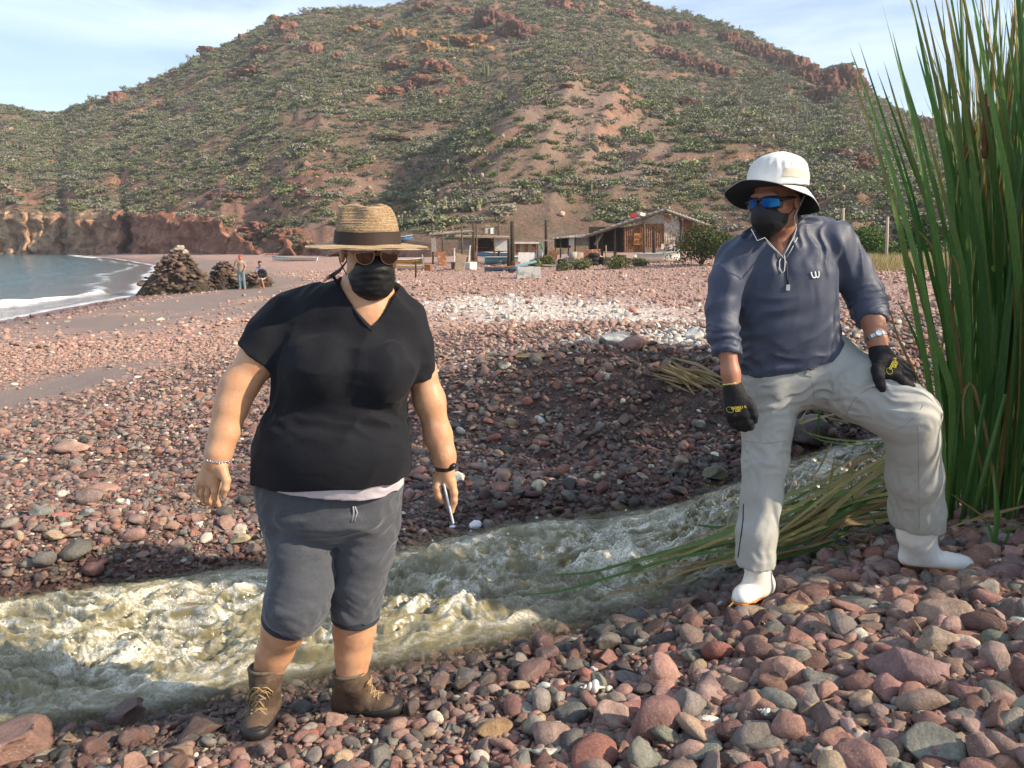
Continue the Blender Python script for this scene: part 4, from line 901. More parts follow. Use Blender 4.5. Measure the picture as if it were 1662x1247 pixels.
RH = hand_mesh(F, [(723, 752, 14, .04), (718, 782, 11, .05), (724, 755, 13, .04), (730, 784, 10, .035), (722, 760, 12, .05), (713, 784, 9.5, .06)],
    [[(733, 782, 7.4, .03), (737, 800, 6.0, .022), (737, 812, 5.3, .020), (733, 827, 4.2, .028)],
     [(730, 786, 8, .045), (735, 804, 6.6, .048), (736, 816, 5.8, .050), (733, 830, 4.4, .052)],
     [(727, 786, 7.6, .062), (732, 803, 6.2, .068), (733, 814, 5.4, .070), (731, 825, 4.2, .070)],
     [(722, 786, 7, .076), (727, 800, 5.6, .084), (729, 810, 5, .086), (728, 818, 4, .084)],
     [(713, 776, 8.5, .045), (710, 792, 7.6, .030), (712, 804, 6.4, .026), (718, 814, 5.0, .030)]])
parts_.append(RH.mesh('hand'))
join_mesh('body', parts_, M_skin, WM)
M_nail = mat('nail', (.55, .32, .24), rough=.3)
# --- hair
S_ = SDF(HC - .16, HC + .16, .005); S_.ell(hl(0, .030, .040), (.079, .088, .088), HR); S_.ell(hl(0, .075, -.03), (.055, .035, .07), HR, .03); S_.plane(hl(0, -.035, .03), HR @ np.array([0, -1, -.25]))
S_.disp(lambda x, y, z: .003 * perlin(x * 60, y * 60, z * 8))
M_hair = mat('dark_brown_hair', (.035, .018, .012), rough=.4, spec=.4, bump=(300, .4, .004))
hair = S_.build('hair', M_hair, WM)
mb = MB()
for i in range(7): mb.tube([hl(-.03, .09, -.02 + .002 * i), F.p(552, 436 + i * .8, .10), F.p(541, 443 + i * 1.1, .115), F.p(530 - i, 449 + i * 1.6, .12)], [.003, .0022, .0012, .0006], 5)
mb.build('ponytail', M_hair, hair, True)
# --- T-shirt
lo, hi = F.p(388, 830) - [.05, .33, .02], F.p(722, 440) + [.05, .3, .05]
S_ = SDF(lo, hi, .005)
SR = F.rows([(449, 556, 626, .02, .06), (460, 528, 642, .025, .085), (474, 500, 656, .03, .10), (496, 468, 668, .03, .115), (540, 450, 678, .03, .135), (585, 444, 688, .02, .155), (620, 446, 668, .015, .160), (655, 443, 657, .015, .160),
             (688, 424, 660, .01, .172), (720, 412, 665, .01, .185), (760, 410, 666, .01, .185), (800, 412, 667, .01, .18), (830, 420, 660, .01, .17)])
S_.loft(SR, .02, 2.25)
S_.ell(F.p(520, 598, -.105), (.095, .075, .085), None, .06); S_.ell(F.p(622, 604, -.095), (.085, .075, .085), None, .06)
S_.ell(F.p(545, 735, -.075), (.19, .12, .12), None, .07)
SL = S_.like(); SL.chain(*F.ch([(470, 520, 42, .02), (445, 548, 41, .0), (410, 592, 38.5, -.04)]), k=.03); SL.plane(F.p(421, 575, -.02), F.p(405, 598, .02) - F.p(440, 548, .02))
SRt = S_.like(); SRt.chain(*F.ch([(652, 522, 35, .04), (670, 562, 33, .045), (682, 640, 29.5, .05)]), k=.03); SRt.plane(F.p(697, 614, .05), [.12, 0, -1])
S_.merge(SL, .03); S_.merge(SRt, .03); del SL, SRt
S_.cone(F.p(512, 486, .04), F.p(466, 518, .03), .050, .072, .03); S_.cone(F.p(634, 492, .04), F.p(656, 518, .04), .045, .058, .03)
# cuffs and hem
zh = F.p(405, 766, 0)[2]; S_.plane((0, F.Y0, zh), (.03, -.05, -1))
d1 = wrinkle(0, (1, 0, .35), .0075, 11, 2.0, 4., .35); d2 = wrinkle(0, (.35, 0, 1), .0060, 13, 7.0, 5., .4); d3 = wrinkle(0, (1, 0, -.2), .0080, 19, 5., 4., .45)
zb_ = F.p(540, 655)[2]
S_.disp(lambda x, y, z: d1(x, y, z) * (.5 + .5 * ss(.05, -.1, np.abs(z - zb_) - .08)) + d2(x, y, z) * ss(zb_, zb_ + .2, z) + d3(x, y, z) * ss(.06, .0, np.abs(z - zb_ + .03)))
# V neck: take the cloth away from over the chest
zn = F.p(602, 533, -.10); nl, nr = F.p(543, 446, -.03), F.p(640, 470, -.03)
sl, x, y, z = S_.sub(F.p(520, 545, -.3), F.p(665, 425, .12))
eL = (nl[0] - zn[0]) / (nl[2] - zn[2]); eR = (nr[0] - zn[0]) / (nr[2] - zn[2]); tz = np.maximum(z - zn[2], 0)
bow = .008 * np.sin(np.clip(tz / .15, 0, 1) * math.pi)
dv = np.maximum(np.maximum((zn[0] + eL * (z - zn[2]) - bow - x) * .8, (x - zn[0] - eR * (z - zn[2]) - bow) * .8), y - (F.Y0 + .02))
S_.d(sl, dv.astype(np.float32), .004)
M_tee = creases(fabric('black_cotton', (.0080, .0090, .0125), .85, sheen=.04), 9, .35)
tee = S_.build('t_shirt', M_tee, WM)
nb_ = MB(); TS = S_; edge = [(541, 449), (552, 468), (564, 488), (578, 508), (591, 525), (602, 537), (612, 524), (622, 506), (631, 488), (640, 474)]
nb_.tube([TS.surf(F.p(a_, b_, -.40), ray(a_, b_), .0005, .6) for a_, b_ in edge], .0042, 6); nb_.build('neck_band', M_tee, tee, True)
# --- pale undershirt showing below the hem
S_ = SDF(F.p(395, 860) - [.05, .3, 0], F.p(680, 730) + [.05, .3, 0], .005)
S_.loft(F.rows([(740, 424, 655, .01, .170), (770, 422, 656, .01, .172), (800, 424, 654, .01, .170), (850, 432, 646, .01, .16)]), .01, 2.3); S_.ell(F.p(545, 745, -.075), (.178, .108, .11), None, .06)
zu = F.p(545, 816, -.175)[2]; S_.plane((F.p(545, 816, -.175)[0], F.Y0 - .175, zu), (-.10, .10, -1)); S_.disp(wrinkle(0, (1, 0, 0), .0025, 24, 3., 5., .3))
S_.build('undershirt', fabric('lilac_grey_cotton', (.50, .46, .50)), WM)
# --- capri trousers
lo, hi = F.p(405, 1050) - [.06, .33, .0], F.p(670, 770) + [.06, .3, .03]
S_ = SDF(lo, hi, .005)
S_.loft(F.rows([(775, 416, 656, .02, .165), (800, 416, 652, .02, .165), (832, 424, 648, .02, .165), (852, 431, 643, .03, .13), (868, 440, 638, .04, .09)]), .03, 2.2)
LT = [(485, 850, 52, .0), (489, 892, 52, -.02), (489, 945, 50, -.05), (481, 982, 50, -.07), (466, 1018, 41, -.035), (455, 1045, 37, -.02)]
RT = [(596, 850, 49, .03), (592, 892, 47, .03), (582, 945, 41.5, .03), (578, 985, 38, .035), (576, 1012, 36.5, .05), (575, 1045, 36, .05)]
lgL, lgR = S_.like(), S_.like(); lgL.chain(*F.ch(LT), k=.02); lgR.chain(*F.ch(RT), k=.02); lgL.merge(lgR, .006); S_.merge(lgL, .03); del lgL, lgR
S_.plane(F.p(473, 996, -.035), F.p(452, 1050, -.02) - F.p(474, 1000, -.05), F.p(400, 1100, .0) - .3, F.p(530, 985, 0) + [0, .3, 0]); S_.plane(F.p(576, 992, .05), (0, .12, -1), F.p(530, 1100, .0) - [0, .3, 0], F.p(640, 990, 0) + [0, .3, 0])
fa = wrinkle(0, (1, .1, .22), .0065, 22, 1.0, 7., .35); fb = wrinkle(0, (1, 0, -.25), .0052, 30, 8., 7., .4); zc_, zk = F.p(550, 850)[2], F.p(480, 985)[2]
S_.disp(lambda x, y, z: fa(x, y, z) * (.35 + .65 * ss(.16, .02, np.abs(z - zc_))) + fb(x, y, z) * ss(.14, .02, np.abs(z - zk)))
M_capri = creases(fabric('heather_grey_jersey', (.060, .067, .080), .85, c2=(.085, .092, .105)), 10, .45)
cap = S_.build('capri_trousers', M_capri, WM); CAPR = S_
M_cuff = mat('ribbed_cuff', (.035, .040, .052), rough=.9, bump=(160, .4, .004))
for pa, pb, ra, rb in (((476, 980, 46.5, -.055), (468, 1009, 42.5, -.038), 0, 0), ((577.5, 980, 38.5, .04), (577, 1003, 38.2, .045), 0, 0)):
    (a, b), (r0, r1) = F.ch([pa, pb]); S2 = SDF(np.minimum(a, b) - .12, np.maximum(a, b) + .12, .004); S2.cone(a, b, r0 + .002, r1 + .002); ax_ = b - a; S2.plane(b, ax_); S2.plane(a, -ax_); S2.build('cuff', M_cuff, cap)
mb = MB(); 
for dx in (0, 7): mb.tube([CAPR.surf(F.p(a_, b_, -.36), ray(a_, b_), .003, .6) for a_, b_ in ((573 + dx * .4, 822), (574 + dx * .8, 832), (571 + dx * .6, 847))], .0026, 6)
mb.build('drawstring', mat('grey_cord', (.30, .30, .31)), cap, True)
# --- face mask
S_ = SDF(HC - .17, HC + .14, .0035)
S_.ell(hl(0, -.042, -.060), (.069, .076, .066), HR, .01); S_.ell(hl(0, -.088, -.030), (.042, .036, .034), HR, .03); S_.ell(hl(0, -.058, -.095), (.05, .05, .035), HR, .03)
S_.plane(hl(0, -.07, .000), HR @ np.array([0, .12, 1])); S_.plane(hl(0, -.004, 0), HR @ np.array([0, 1, 0]))
R_ = HR
def pleat(x, y, z):
    q = np.stack([x - HC[0], y - HC[1], z - HC[2]], -1) @ R_; return .0005 * np.sin(q[:, 2] * 330 + 60 * q[:, 0] ** 2 * 20) + .0016 * (1 - 3 * np.abs(perlin(q[:, 0] * 22 + 3, q[:, 2] * 38, 2.))) + .0010 * perlin(q[:, 0] * 50, q[:, 1] * 40, q[:, 2] * 50)
S_.disp(pleat)
M_mask = mat('black_pleated_mask', (.011, .011, .012), rough=.55, spec=.35, bump=(400, .15, .002))
mk = S_.build('face_mask', M_mask, WM, 2)
for sx in (-1, 1):
    mb = MB(); mb.tube([hl(sx * .062, -.035, -.015), hl(sx * .074, -.015, .008), hl(sx * .082, .018, .02), hl(sx * .086, .026, .005)], .0018, 6).tube([hl(sx * .058, -.03, -.085), hl(sx * .072, -.01, -.06), hl(sx * .083, .020, -.035), hl(sx * .086, .028, -.01)], .0018, 6); mb.build('ear_loop', M_mask, mk, True)
# --- round sunglasses
sg = empty('sunglasses', hl(0, -.1, 0)); sg.parent = WM; sg.matrix_parent_inverse = parent_world(WM).inverted()
M_gold = mat('gold_wire', (.40, .28, .14), rough=.3, metal=1.0)
M_lens = mat('mirrored_rose_lens', (.20, .12, .095), rough=.06, metal=.9, spec=.6, noise=(60, (.11, .065, .05), .42, .6))
for sx in (-1, 1):
    c = np.array([sx * .0355, -.119, .009]); yw = math.radians(sx * 9)
    ring = [hl(c[0] + .0265 * math.cos(t) * math.cos(yw), c[1] + .0265 * math.cos(t) * math.sin(yw) * 1.0 + .004 * 0, c[2] + .0255 * math.sin(t)) for t in np.linspace(0, 2 * math.pi, 33)]
    rim = MB().tube(ring, .0013, 6, cap=False).build('rim', M_gold, sg, True)
    v = [hl(c[0], c[1] - .004, c[2])] + [np.array(q) for q in ring[:-1]]; v2 = [q + HR @ np.array([0, .0015, 0]) for q in v]
    f = [(0, 1 + i, 1 + (i + 1) % 32) for i in range(32)] + [(33, 34 + (i + 1) % 32, 34 + i) for i in range(32)]
    ob('lens', me_from('lens', v + v2, f), sg, M_lens)
    MB().tube([hl(sx * .061, -.114, .013), hl(sx * .078, -.06, .008), hl(sx * .082, .02, .004)], .0014, 5).build('temple', M_gold, sg, True)
MB().tube([hl(-.010, -.119, .014), hl(0, -.123, .018), hl(.010, -.119, .014)], .0014, 6).build('bridge', M_gold, sg, True)
# --- straw hat
HT = F.p(597, 398, -.01); TRt = hrot(21, 3.2, 0); tl = lambda x, y, z: HT + TRt @ np.array([x, y, z])
hat = empty('straw_hat', HT); hat.parent = WM; hat.matrix_parent_inverse = parent_world(WM).inverted()
def straw(t, b, tcn):
    K = t.links.new
    w = node(t, 'ShaderNodeTexWave', wave_type='BANDS', bands_direction='Z', i_Scale=78.0, i_Distortion=1.2, i_Detail=2.0); w.inputs['Detail Scale'].default_value = 3.; K(tcn.outputs['Object'], w.inputs['Vector'])
    n = node(t, 'ShaderNodeTexNoise', i_Scale=160.0, i_Detail=3.0); K(tcn.outputs['Object'], n.inputs['Vector'])
    r = ramp(t, [(.3, (.38, .25, .13)), (.55, (.60, .42, .24)), (.8, (.74, .57, .37))]); K(n.outputs['Fac'], r.inputs[0])
    x = node(t, 'ShaderNodeMixRGB', blend_type='MULTIPLY'); x.inputs['Fac'].default_value = .42; K(r.outputs[0], x.inputs['Color1']); K(w.outputs['Color'], x.inputs['Color2']); K(x.outputs[0], b.inputs['Base Color'])
    bp = node(t, 'ShaderNodeBump', i_Strength=.9, i_Distance=.004); K(w.outputs['Fac'], bp.inputs['Height']); b2 = node(t, 'ShaderNodeBump', i_Strength=.5, i_Distance=.003); K(n.outputs['Fac'], b2.inputs['Height']); K(bp.outputs[0], b2.inputs['Normal']); K(b2.outputs[0], b.inputs['Normal'])
M_straw = mat('woven_palm_straw', rough=.75, spec=.25, build=straw)
S_ = SDF(HT - [.16, .16, .03], HT + [.16, .16, .18], .003)
for i in range(12):
    z = -.005 + .128 * i / 11; s_ = 1 - .12 * (z / .12) - .25 * max(0, (z - .10) / .03) ** 2
    if i < 11: pass
zs = [-.005, .02, .05, .077, .096, .110, .118, .123]; wd_ = [.0985, .0955, .092, .087, .081, .072, .058, .03]
S_.loft([(HT[2] + z, HT[0], HT[1], w_, w_) for z, w_ in zip(zs, wd_)], 0, 2.1, .006)
S_.ell(tl(0, .0, .140), (.022, .070, .034), TRt, .03, cut=True)
for sx in (-1, 1): S_.ell(tl(sx * .072, -.072, .114), (.044, .050, .044), TRt, .03, cut=True)
S_.disp(lambda x, y, z: .0012 * np.sin(z * 900 + 3 * perlin(x * 20, y * 20)))
S_.build('crown', M_straw, hat, 0)
nth, nr_ = 96, 14; TH, RR = np.meshgrid(np.linspace(0, 2 * math.pi, nth), np.linspace(0, 1, nr_)); rad = .085 + (.182 - .085) * RR
bx_, by_ = rad * np.sin(TH), -rad * np.cos(TH) * 1.03; bz = .004 - .006 * RR ** 2 + .003 * np.cos(2 * TH) * RR ** 2 + .001 * np.sin(9 * TH) * RR
top = np.stack([bx_, by_, bz], -1).reshape(-1, 3) @ TRt.T + HT; bot = np.stack([bx_, by_, bz - .004], -1).reshape(-1, 3) @ TRt.T + HT
gf = grid_faces(nr_, nth); n_ = nr_ * nth; rim = [((nr_ - 1) * nth + i, (nr_ - 1) * nth + i + 1, n_ + (nr_ - 1) * nth + i + 1, n_ + (nr_ - 1) * nth + i) for i in range(nth - 1)]
ob('brim', me_from('brim', np.concatenate([top, bot]), np.concatenate([gf[:, ::-1], gf + n_, np.array(rim)])), hat, M_straw)
bd = [((.0985 - .006 * (z / .05)) + .0025, z) for z in (.006, .016, .028, .038, .042)]
U = np.linspace(0, 2 * math.pi, 73); v = np.array([[r * math.sin(u), -r * math.cos(u), z + .0015 * math.sin(u * 2)] for r, z in bd for u in U]) @ TRt.T + HT
ob('hat_band', me_from('hat_band', v, grid_faces(5, 73)[:, ::-1]), hat, mat('brown_ribbon', (.035, .022, .016), rough=.7, bump=(260, .25, .003)))
# --- bracelet and wrist band
def ring_at(F, c, r, ax_, n=26):
    ax_ = Vector(ax_).normalized(); a = ax_.orthogonal().normalized(); b = ax_.cross(a); return [Vector(c) + (a * math.cos(t) + b * math.sin(t)) * r for t in np.linspace(0, 2 * math.pi, n + 1)]
c = F.p(351, 744, -.12); axw = F.p(353, 752, -.12) - F.p(357, 720, -.12); pts_ = [Vector(B.surf(q, c - np.array(q), .0016, .12)) for q in ring_at(F, c, .06, axw)]
mb = MB()
for i in range(26):
    a, b = pts_[i], pts_[i + 1]; m_ = (a + b) / 2; d_ = (b - a); sd_ = Vector(axw).normalized() * (.0022 if i % 2 else -.0022)
    mb.tube([a, m_ + sd_, b], .0013, 5).tube([a, m_ - sd_, b], .0013, 5)
mb.build('bracelet', M_metal, WM, True)
(a, b), (r0, r1) = F.ch([(722, 752, 17.2, .04), (723, 762, 16.6, .04)])
S_ = SDF(np.minimum(a, b) - .06, np.maximum(a, b) + .06, .002); S_.cone(a, b, r0, r1); ax_ = b - a; S_.plane(b, ax_); S_.plane(a, -ax_); S_.ell(F.p(735, 756, .02), (.012, .016, .010), None, .003)
S_.build('wrist_band', M_blackplastic, WM)
# tattoo mark on the forearm is a small dark ring just above the band
# --- phone in the hand (held, not worn)
pa, pb = F.p(717.5, 781, .045), F.p(733.5, 847, .045); L_ = np.linalg.norm(pb - pa); d_ = Vector(pb - pa).normalized(); n_ = Vector((1, .25, 0)); n_ = (n_ - d_ * n_.dot(d_)).normalized(); w_ = d_.cross(n_)
ph = tag(empty('phone', (pa + pb) / 2), 'pale thin smartphone held low in the hand beside the black wrist band', 'phone')
def slab(hx, hw, th, o=0.):
    bm = bmesh.new(); bmesh.ops.create_cube(bm, size=1); 
    for v_ in bm.verts: v_.co = Vector((v_.co.x * hx, v_.co.y * hw, v_.co.z * th))
    bmesh.ops.bevel(bm, geom=[e for e in bm.edges], offset=min(th * .45, .004), segments=2, affect='EDGES')
    M4 = Matrix((d_, w_, n_)).transposed(); me = bpy.data.meshes.new('slab'); bm.transform(Matrix.Translation(Vector((pa + pb) / 2) + n_ * o) @ M4.to_4x4()); bm.to_mesh(me); bm.free(); return me
ob('case', slab(L_, .070, .0078), ph, mat('pale_phone_case', (.62, .66, .70), rough=.3, spec=.5)); ob('screen', slab(L_ * .96, .064, .001, -.0042), ph, mat('dark_screen', (.01, .01, .012), rough=.08, spec=.6))
# --- hiking boots
M_boot = mat('worn_brown_leather', (.105, .070, .045), rough=.75, noise=[(18, (.060, .040, .028), .4, .7), (50, (.16, .115, .075), .55, .75)], bump=[(60, .4, .004), (300, .25, .002)])
M_mesh = mat('boot_textile', (.16, .125, .088), rough=.9, noise=(40, (.10, .075, .05), .4, .7), bump=(500, .5, .003))
M_sole = mat('black_rubber', (.016, .015, .015), rough=.5, spec=.4, noise=(30, (.035, .030, .027), .5, .8), bump=(70, .3, .004))
M_lace = mat('tan_lace', (.36, .24, .12), rough=.8, bump=(400, .3, .002))
def foot_frame(heel, toe):
    h, t = Vector(heel), Vector(toe); f = (t - h); L = f.length; f.normalize(); s = f.cross(Vector((0, 0, 1))).normalized(); u = s.cross(f); return lambda a, b, c: np.array(h + f * (a * L) + s * b + u * c), np.array(f), np.array(s), np.array(u), L
def hiking_boot(heel, toe, ankle, rtop, zsole):
    fr, f, s, u, L = foot_frame(heel, toe); bt = empty('hiking_boot', heel); bt.parent = WM; bt.matrix_parent_inverse = parent_world(WM).inverted()
    lo, hi = bbox(np.array([fr(-.1, 0, -.02), fr(1.1, 0, 0), ankle]), pad=.15)
    def foot(S, o=0.):
        S.cone(fr(.12, 0, .042), fr(.42, .003, .046), .037 + o, .040 + o, .02); S.cone(fr(.42, .003, .044), fr(.78, .006, .036), .040 + o, .041 + o, .02, flat=u, ff=1.2); S.cone(fr(.70, .006, .034), fr(.88, .0, .028), .044 + o, .036 + o, .02, flat=u, ff=1.35)
        return S
    S = foot(SDF(lo, hi, .0042)); S.cone(fr(.17, 0, .06), ankle - u * .012, .046, rtop * .93, .025, pad=.06); S.cone(ankle - u * .012, ankle + u * .02, rtop * .93, rtop * 1.06, .01); S.cone(fr(.50, 0, .062), ankle - np.array([0, 0, .02]) + f * .012, .036, rtop * .85, .03)
    S.plane(ankle + u * .012, u * .97 + f * .05); S.plane(fr(0, 0, .022), -u); S.disp(lambda x, y, z: .0016 * perlin(x * 45, y * 45, z * 45) + .0008 * perlin(x * 120, y * 120, z * 120)); UP = S; S.build('upper', M_boot, bt)
    padd = MB().tube([Vector(UP.surf(ankle + u * .004 + (f * math.cos(t) + s * math.sin(t)) * .12, -(f * math.cos(t) + s * math.sin(t)), -.001, .12)) + Vector(u) * .008 for t in np.linspace(0, 2 * math.pi, 25)], .0065, 6, cap=False); padd.build('padded_collar', M_mesh, bt, True)
    S = foot(SDF(lo, hi, .0042), .007); S.plane(fr(0, 0, .034), u - f * .06); S.plane(fr(0, 0, .0), -u)
    for k in np.linspace(.06, .95, 9): S.cone(fr(k, -.07, .0), fr(k, .07, .0), .006, .006, .002, cut=True)
    S.build('sole', M_sole, bt)
    S = SDF(lo, hi, .004); S.cone(fr(.74, .006, .034), fr(.89, .0, .028), .047, .039, .02, flat=u, ff=1.32); S.plane(fr(.80, 0, 0), -f - u * .25); S.plane(fr(0, 0, .018), -u); S.plane(fr(0, 0, .062), u); S.build('toe_cap', M_sole, bt)
    n1 = u * .86 + f * .5; n2 = f * .95 + u * .3
    def top(k, b, o=.0026):                                   # point on the instep / shaft front, k 0..1.7
        if k <= 1: q = fr(.74 - .36 * k, 0, .030 + .02 * k); n = u * (1 - .2 * k) + f * (.2 + .4 * k)
        else: w = (k - 1) / .7; q = fr(.38, 0, .05) * (1 - w) + (ankle - u * .01) * w; n = u * .8 * (1 - w) + f * (.6 + .4 * w)
        n = n / np.linalg.norm(n); return UP.surf(q + s * b + n * .13, -n, o, .14)
    tg = MB(); tk = [(k, b) for k in np.linspace(.05, 1.62, 12) for b in np.linspace(-.019, .019, 5)]
    ob('tongue', me_from('tongue', [top(k, b, .0022) for k, b in tk] + [top(k, b, -.004) for k, b in tk], np.concatenate([grid_faces(12, 5), grid_faces(12, 5)[:, ::-1] + 60])), bt, M_mesh)
    mb = MB()
    for i in range(6):
        k0, k1 = .12 + i * .22, .12 + (i + 1) * .22
        for sg_ in (-1, 1): mb.tube([top(k0, -sg_ * .021), top(k0 * .66 + k1 * .34, -sg_ * .007, .005), top(k0 * .34 + k1 * .66, sg_ * .007, .005), top(k1, sg_ * .021)], .0023, 5)
        for sg_ in (-1, 1): e_ = top(k0, sg_ * .022, .003); mb.tube([e_ - s * .003, e_ + s * .003], .0032, 6)
    kn = top(1.5, 0, .007)
    for sg_ in (-1, 1):
        mb.tube([kn, top(1.52, sg_ * .022, .010), top(1.30, sg_ * .040, .010), top(1.0, sg_ * .044, .008), top(.92, sg_ * .034, .008), top(1.15, sg_ * .018, .009), kn], .0021, 5)
        mb.tube([kn, top(1.25, sg_ * .010, .010), top(.95, sg_ * .026, .007), top(.68, sg_ * .034, .006)], .0021, 5)
    mb.build('laces', M_lace, bt, True); return bt
hiking_boot(F.p(438, 1158, .075), F.p(414, 1206, -.115), F.p(432, 1088, .0), F.r(432, 1088, 26), 0)
hiking_boot(F.p(548, 1160, .10), F.p(650, 1160, .045), F.p(568, 1094, .055), F.r(568, 1094, 27), 0)
# ------------------------------------------------------------------ the person in the sun hat
F = Fig(3.08)
MN = tag(empty('person', (float(F.p(1330, 960)[0]), 3.05, .15)), 'person in white sun hat, navy pullover and pale trousers, one knee raised among the stones', 'person')
HC = F.p(1259, 328, -.06); HR = hrot(-47, 4, -3); hl = lambda x, y, z: HC + HR @ np.array([x, y, z])
# --- skin
lo, hi = F.p(1150, 640) - [.05, .35, .0], F.p(1450, 260) + [.05, .3, .02]
B = SDF(lo, hi, .005)
B.ell(hl(0, .012, .035), (.076, .096, .095), HR, .02); B.ell(hl(0, -.025, -.058), (.060, .066, .060), HR, .035); B.cone(hl(0, -.085, .01), hl(0, -.112, -.022), .011, .015, .012); B.ell(hl(0, -.085, .026), (.055, .016, .014), HR, .02)
for sx in (-1, 1): B.ell(hl(sx * .079, .012, -.005), (.009, .02, .032), HR, .006); B.ell(hl(sx * .042, -.055, -.02), (.028, .03, .028), HR, .03)
B.cone(hl(0, .03, -.05), F.p(1275, 415, .02), .060, .066, .03); B.cone(F.p(1266, 408, -.04), F.p(1272, 440, -.02), .05, .06, .03)
B.loft(F.rows([(395, 1225, 1325, .0, .07), (430, 1200, 1345, .0, .10), (520, 1210, 1345, .03, .105), (600, 1215, 1355, .05, .11)]), .02)
RA = [(1195, 420, 22, -.02), (1174, 500, 17, -.06), (1179, 560, 15.5, -.115), (1186, 606, 13.5, -.15), (1189, 625, 13.5, -.16)]
LA = [(1362, 400, 24, .0), (1404, 478, 21, .03), (1416, 520, 17, -.04), (1422, 548, 15.5, -.08), (1427, 566, 14, -.10)]
for A in (RA, LA): B.chain(*F.ch(A), k=.025)
B.build('body', M_skin2, MN)
# --- gloves
M_glove = mat('black_knit_glove', (.009, .009, .010), rough=.75, spec=.3, noise=(30, (.016, .016, .017), .45, .7), bump=[(420, .5, .002), (60, .3, .004)])
M_yel = mat('yellow_print', (.62, .50, .05), rough=.6); M_yedge = mat('yellow_edging', (.70, .62, .18), rough=.7)
def text_on(txt, size, org, xd, yd, m, parent, ext=.0008):
    cu = bpy.data.curves.new('print', 'FONT'); cu.body = txt; cu.size = size; cu.align_x = 'CENTER'; cu.align_y = 'CENTER'; cu.extrude = ext; cu.resolution_u = 2; cu.space_line = .78; cu.offset = .0004
    xd = Vector(xd).normalized(); yd = Vector(yd); yd = (yd - xd * yd.dot(xd)).normalized(); zd = xd.cross(yd)
    dg_ = bpy.data.objects.new('print', cu); COL.objects.link(dg_); me = bpy.data.meshes.new_from_object(dg_.evaluated_get(bpy.context.evaluated_depsgraph_get())); bpy.data.objects.remove(dg_); me.materials.clear(); me.materials.append(m)
    o = bpy.data.objects.new('print', me); COL.objects.link(o); M4 = Matrix((xd, yd, zd)).transposed().to_4x4(); M4.translation = Vector(org)
    o.parent = parent; o.matrix_parent_inverse = parent_world(parent).inverted(); o.matrix_basis = M4; return o
def glove(palm, fingers, cuff, pk=.016):
    S = hand_mesh(F, palm, fingers, .006, .0026, pk); S.chain(*F.ch(cuff), k=.012)
    a, b = F.ch(cuff[:2])[0]; S.plane(a, a - b); S.disp(lambda x, y, z: .0008 * perlin(x * 90, y * 90, z * 90)); return S
S = glove([(1190, 632, 13.5, -.16), (1190, 672, 11.5, -.18), (1193, 634, 13.5, -.16), (1207, 672, 12, -.19), (1188, 640, 12, -.15), (1186, 672, 9, -.165), (1199, 640, 11, -.17), (1214, 660, 9, -.19)],
    [[(1213, 652, 9, -.185), (1220, 663, 8, -.20), (1223.5, 674, 7, -.205), (1225, 683, 5.4, -.20)],
     [(1211, 671, 9.2, -.195), (1214, 684, 8, -.20), (1217, 692, 7.2, -.185), (1219, 690, 6, -.165)],
     [(1203, 673, 9.2, -.185), (1205, 687, 8.2, -.19), (1209, 694, 7.2, -.175), (1213, 692, 6, -.155)],
     [(1195, 673, 9, -.175), (1196, 687, 8, -.178), (1201, 693, 7, -.165), (1206, 692, 6, -.145)],
     [(1187, 671, 8.4, -.163), (1188, 683, 7.4, -.166), (1192, 690, 6.4, -.155), (1198, 690, 5.5, -.14)]],
    [(1187.5, 621, 14.2, -.155), (1190, 634, 14, -.16)])
gl = S.build('glove', M_glove, MN); GV1 = S
a, b = F.ch([(1187.5, 621, 14.2, -.155), (1190, 634, 14, -.16)])[0]
mb = MB().tube([Vector(S.surf(q, (a + (b - a) * .08) - np.array(q), .0006, .1)) for q in ring_at(F, a + (b - a) * .08, .05, b - a)], .0024, 6, cap=False); mb.build('cuff_edge', M_yedge, gl, True)
def glove_print(S, gl, cx, cy, dy, ex, ey, size):
    """round emblem with two short lines of lettering, laid on the back of the glove"""
    o = F.p(cx, cy, dy); X_ = F.p(cx + ex[0], cy + ex[1], dy) - o; Y_ = F.p(cx + ey[0], cy + ey[1], dy) - o; X_ /= np.linalg.norm(X_); Y_ -= X_ * (X_ @ Y_); Y_ /= np.linalg.norm(Y_); n = np.cross(X_, Y_)
    c0 = S.surf(o + n * .06, -n, .0012, .15); e = .008
    px_ = S.surf(o + X_ * e + n * .06, -n, 0, .15) - S.surf(o - X_ * e + n * .06, -n, 0, .15); py_ = S.surf(o + Y_ * e * .7 + n * .06, -n, 0, .15) - S.surf(o - Y_ * e * .7 + n * .06, -n, 0, .15)
    text_on('GORILLA\nGRIP', size, c0 + n * .0028 + X_ * size * .9, px_, py_, M_yel, gl)
    ring = [S.surf(o - X_ * size * 1.3 + (X_ * math.cos(t) + Y_ * math.sin(t)) * size * .78 + n * .06, -n, .0012, .15) for t in np.linspace(0, 2 * math.pi, 21)]; MB().tube(ring, .0009, 5, cap=False).build('emblem', M_yel, gl, True)
glove_print(S, gl, 1198, 668, -.24, (10, -1.6), (-1, -10), .0135)
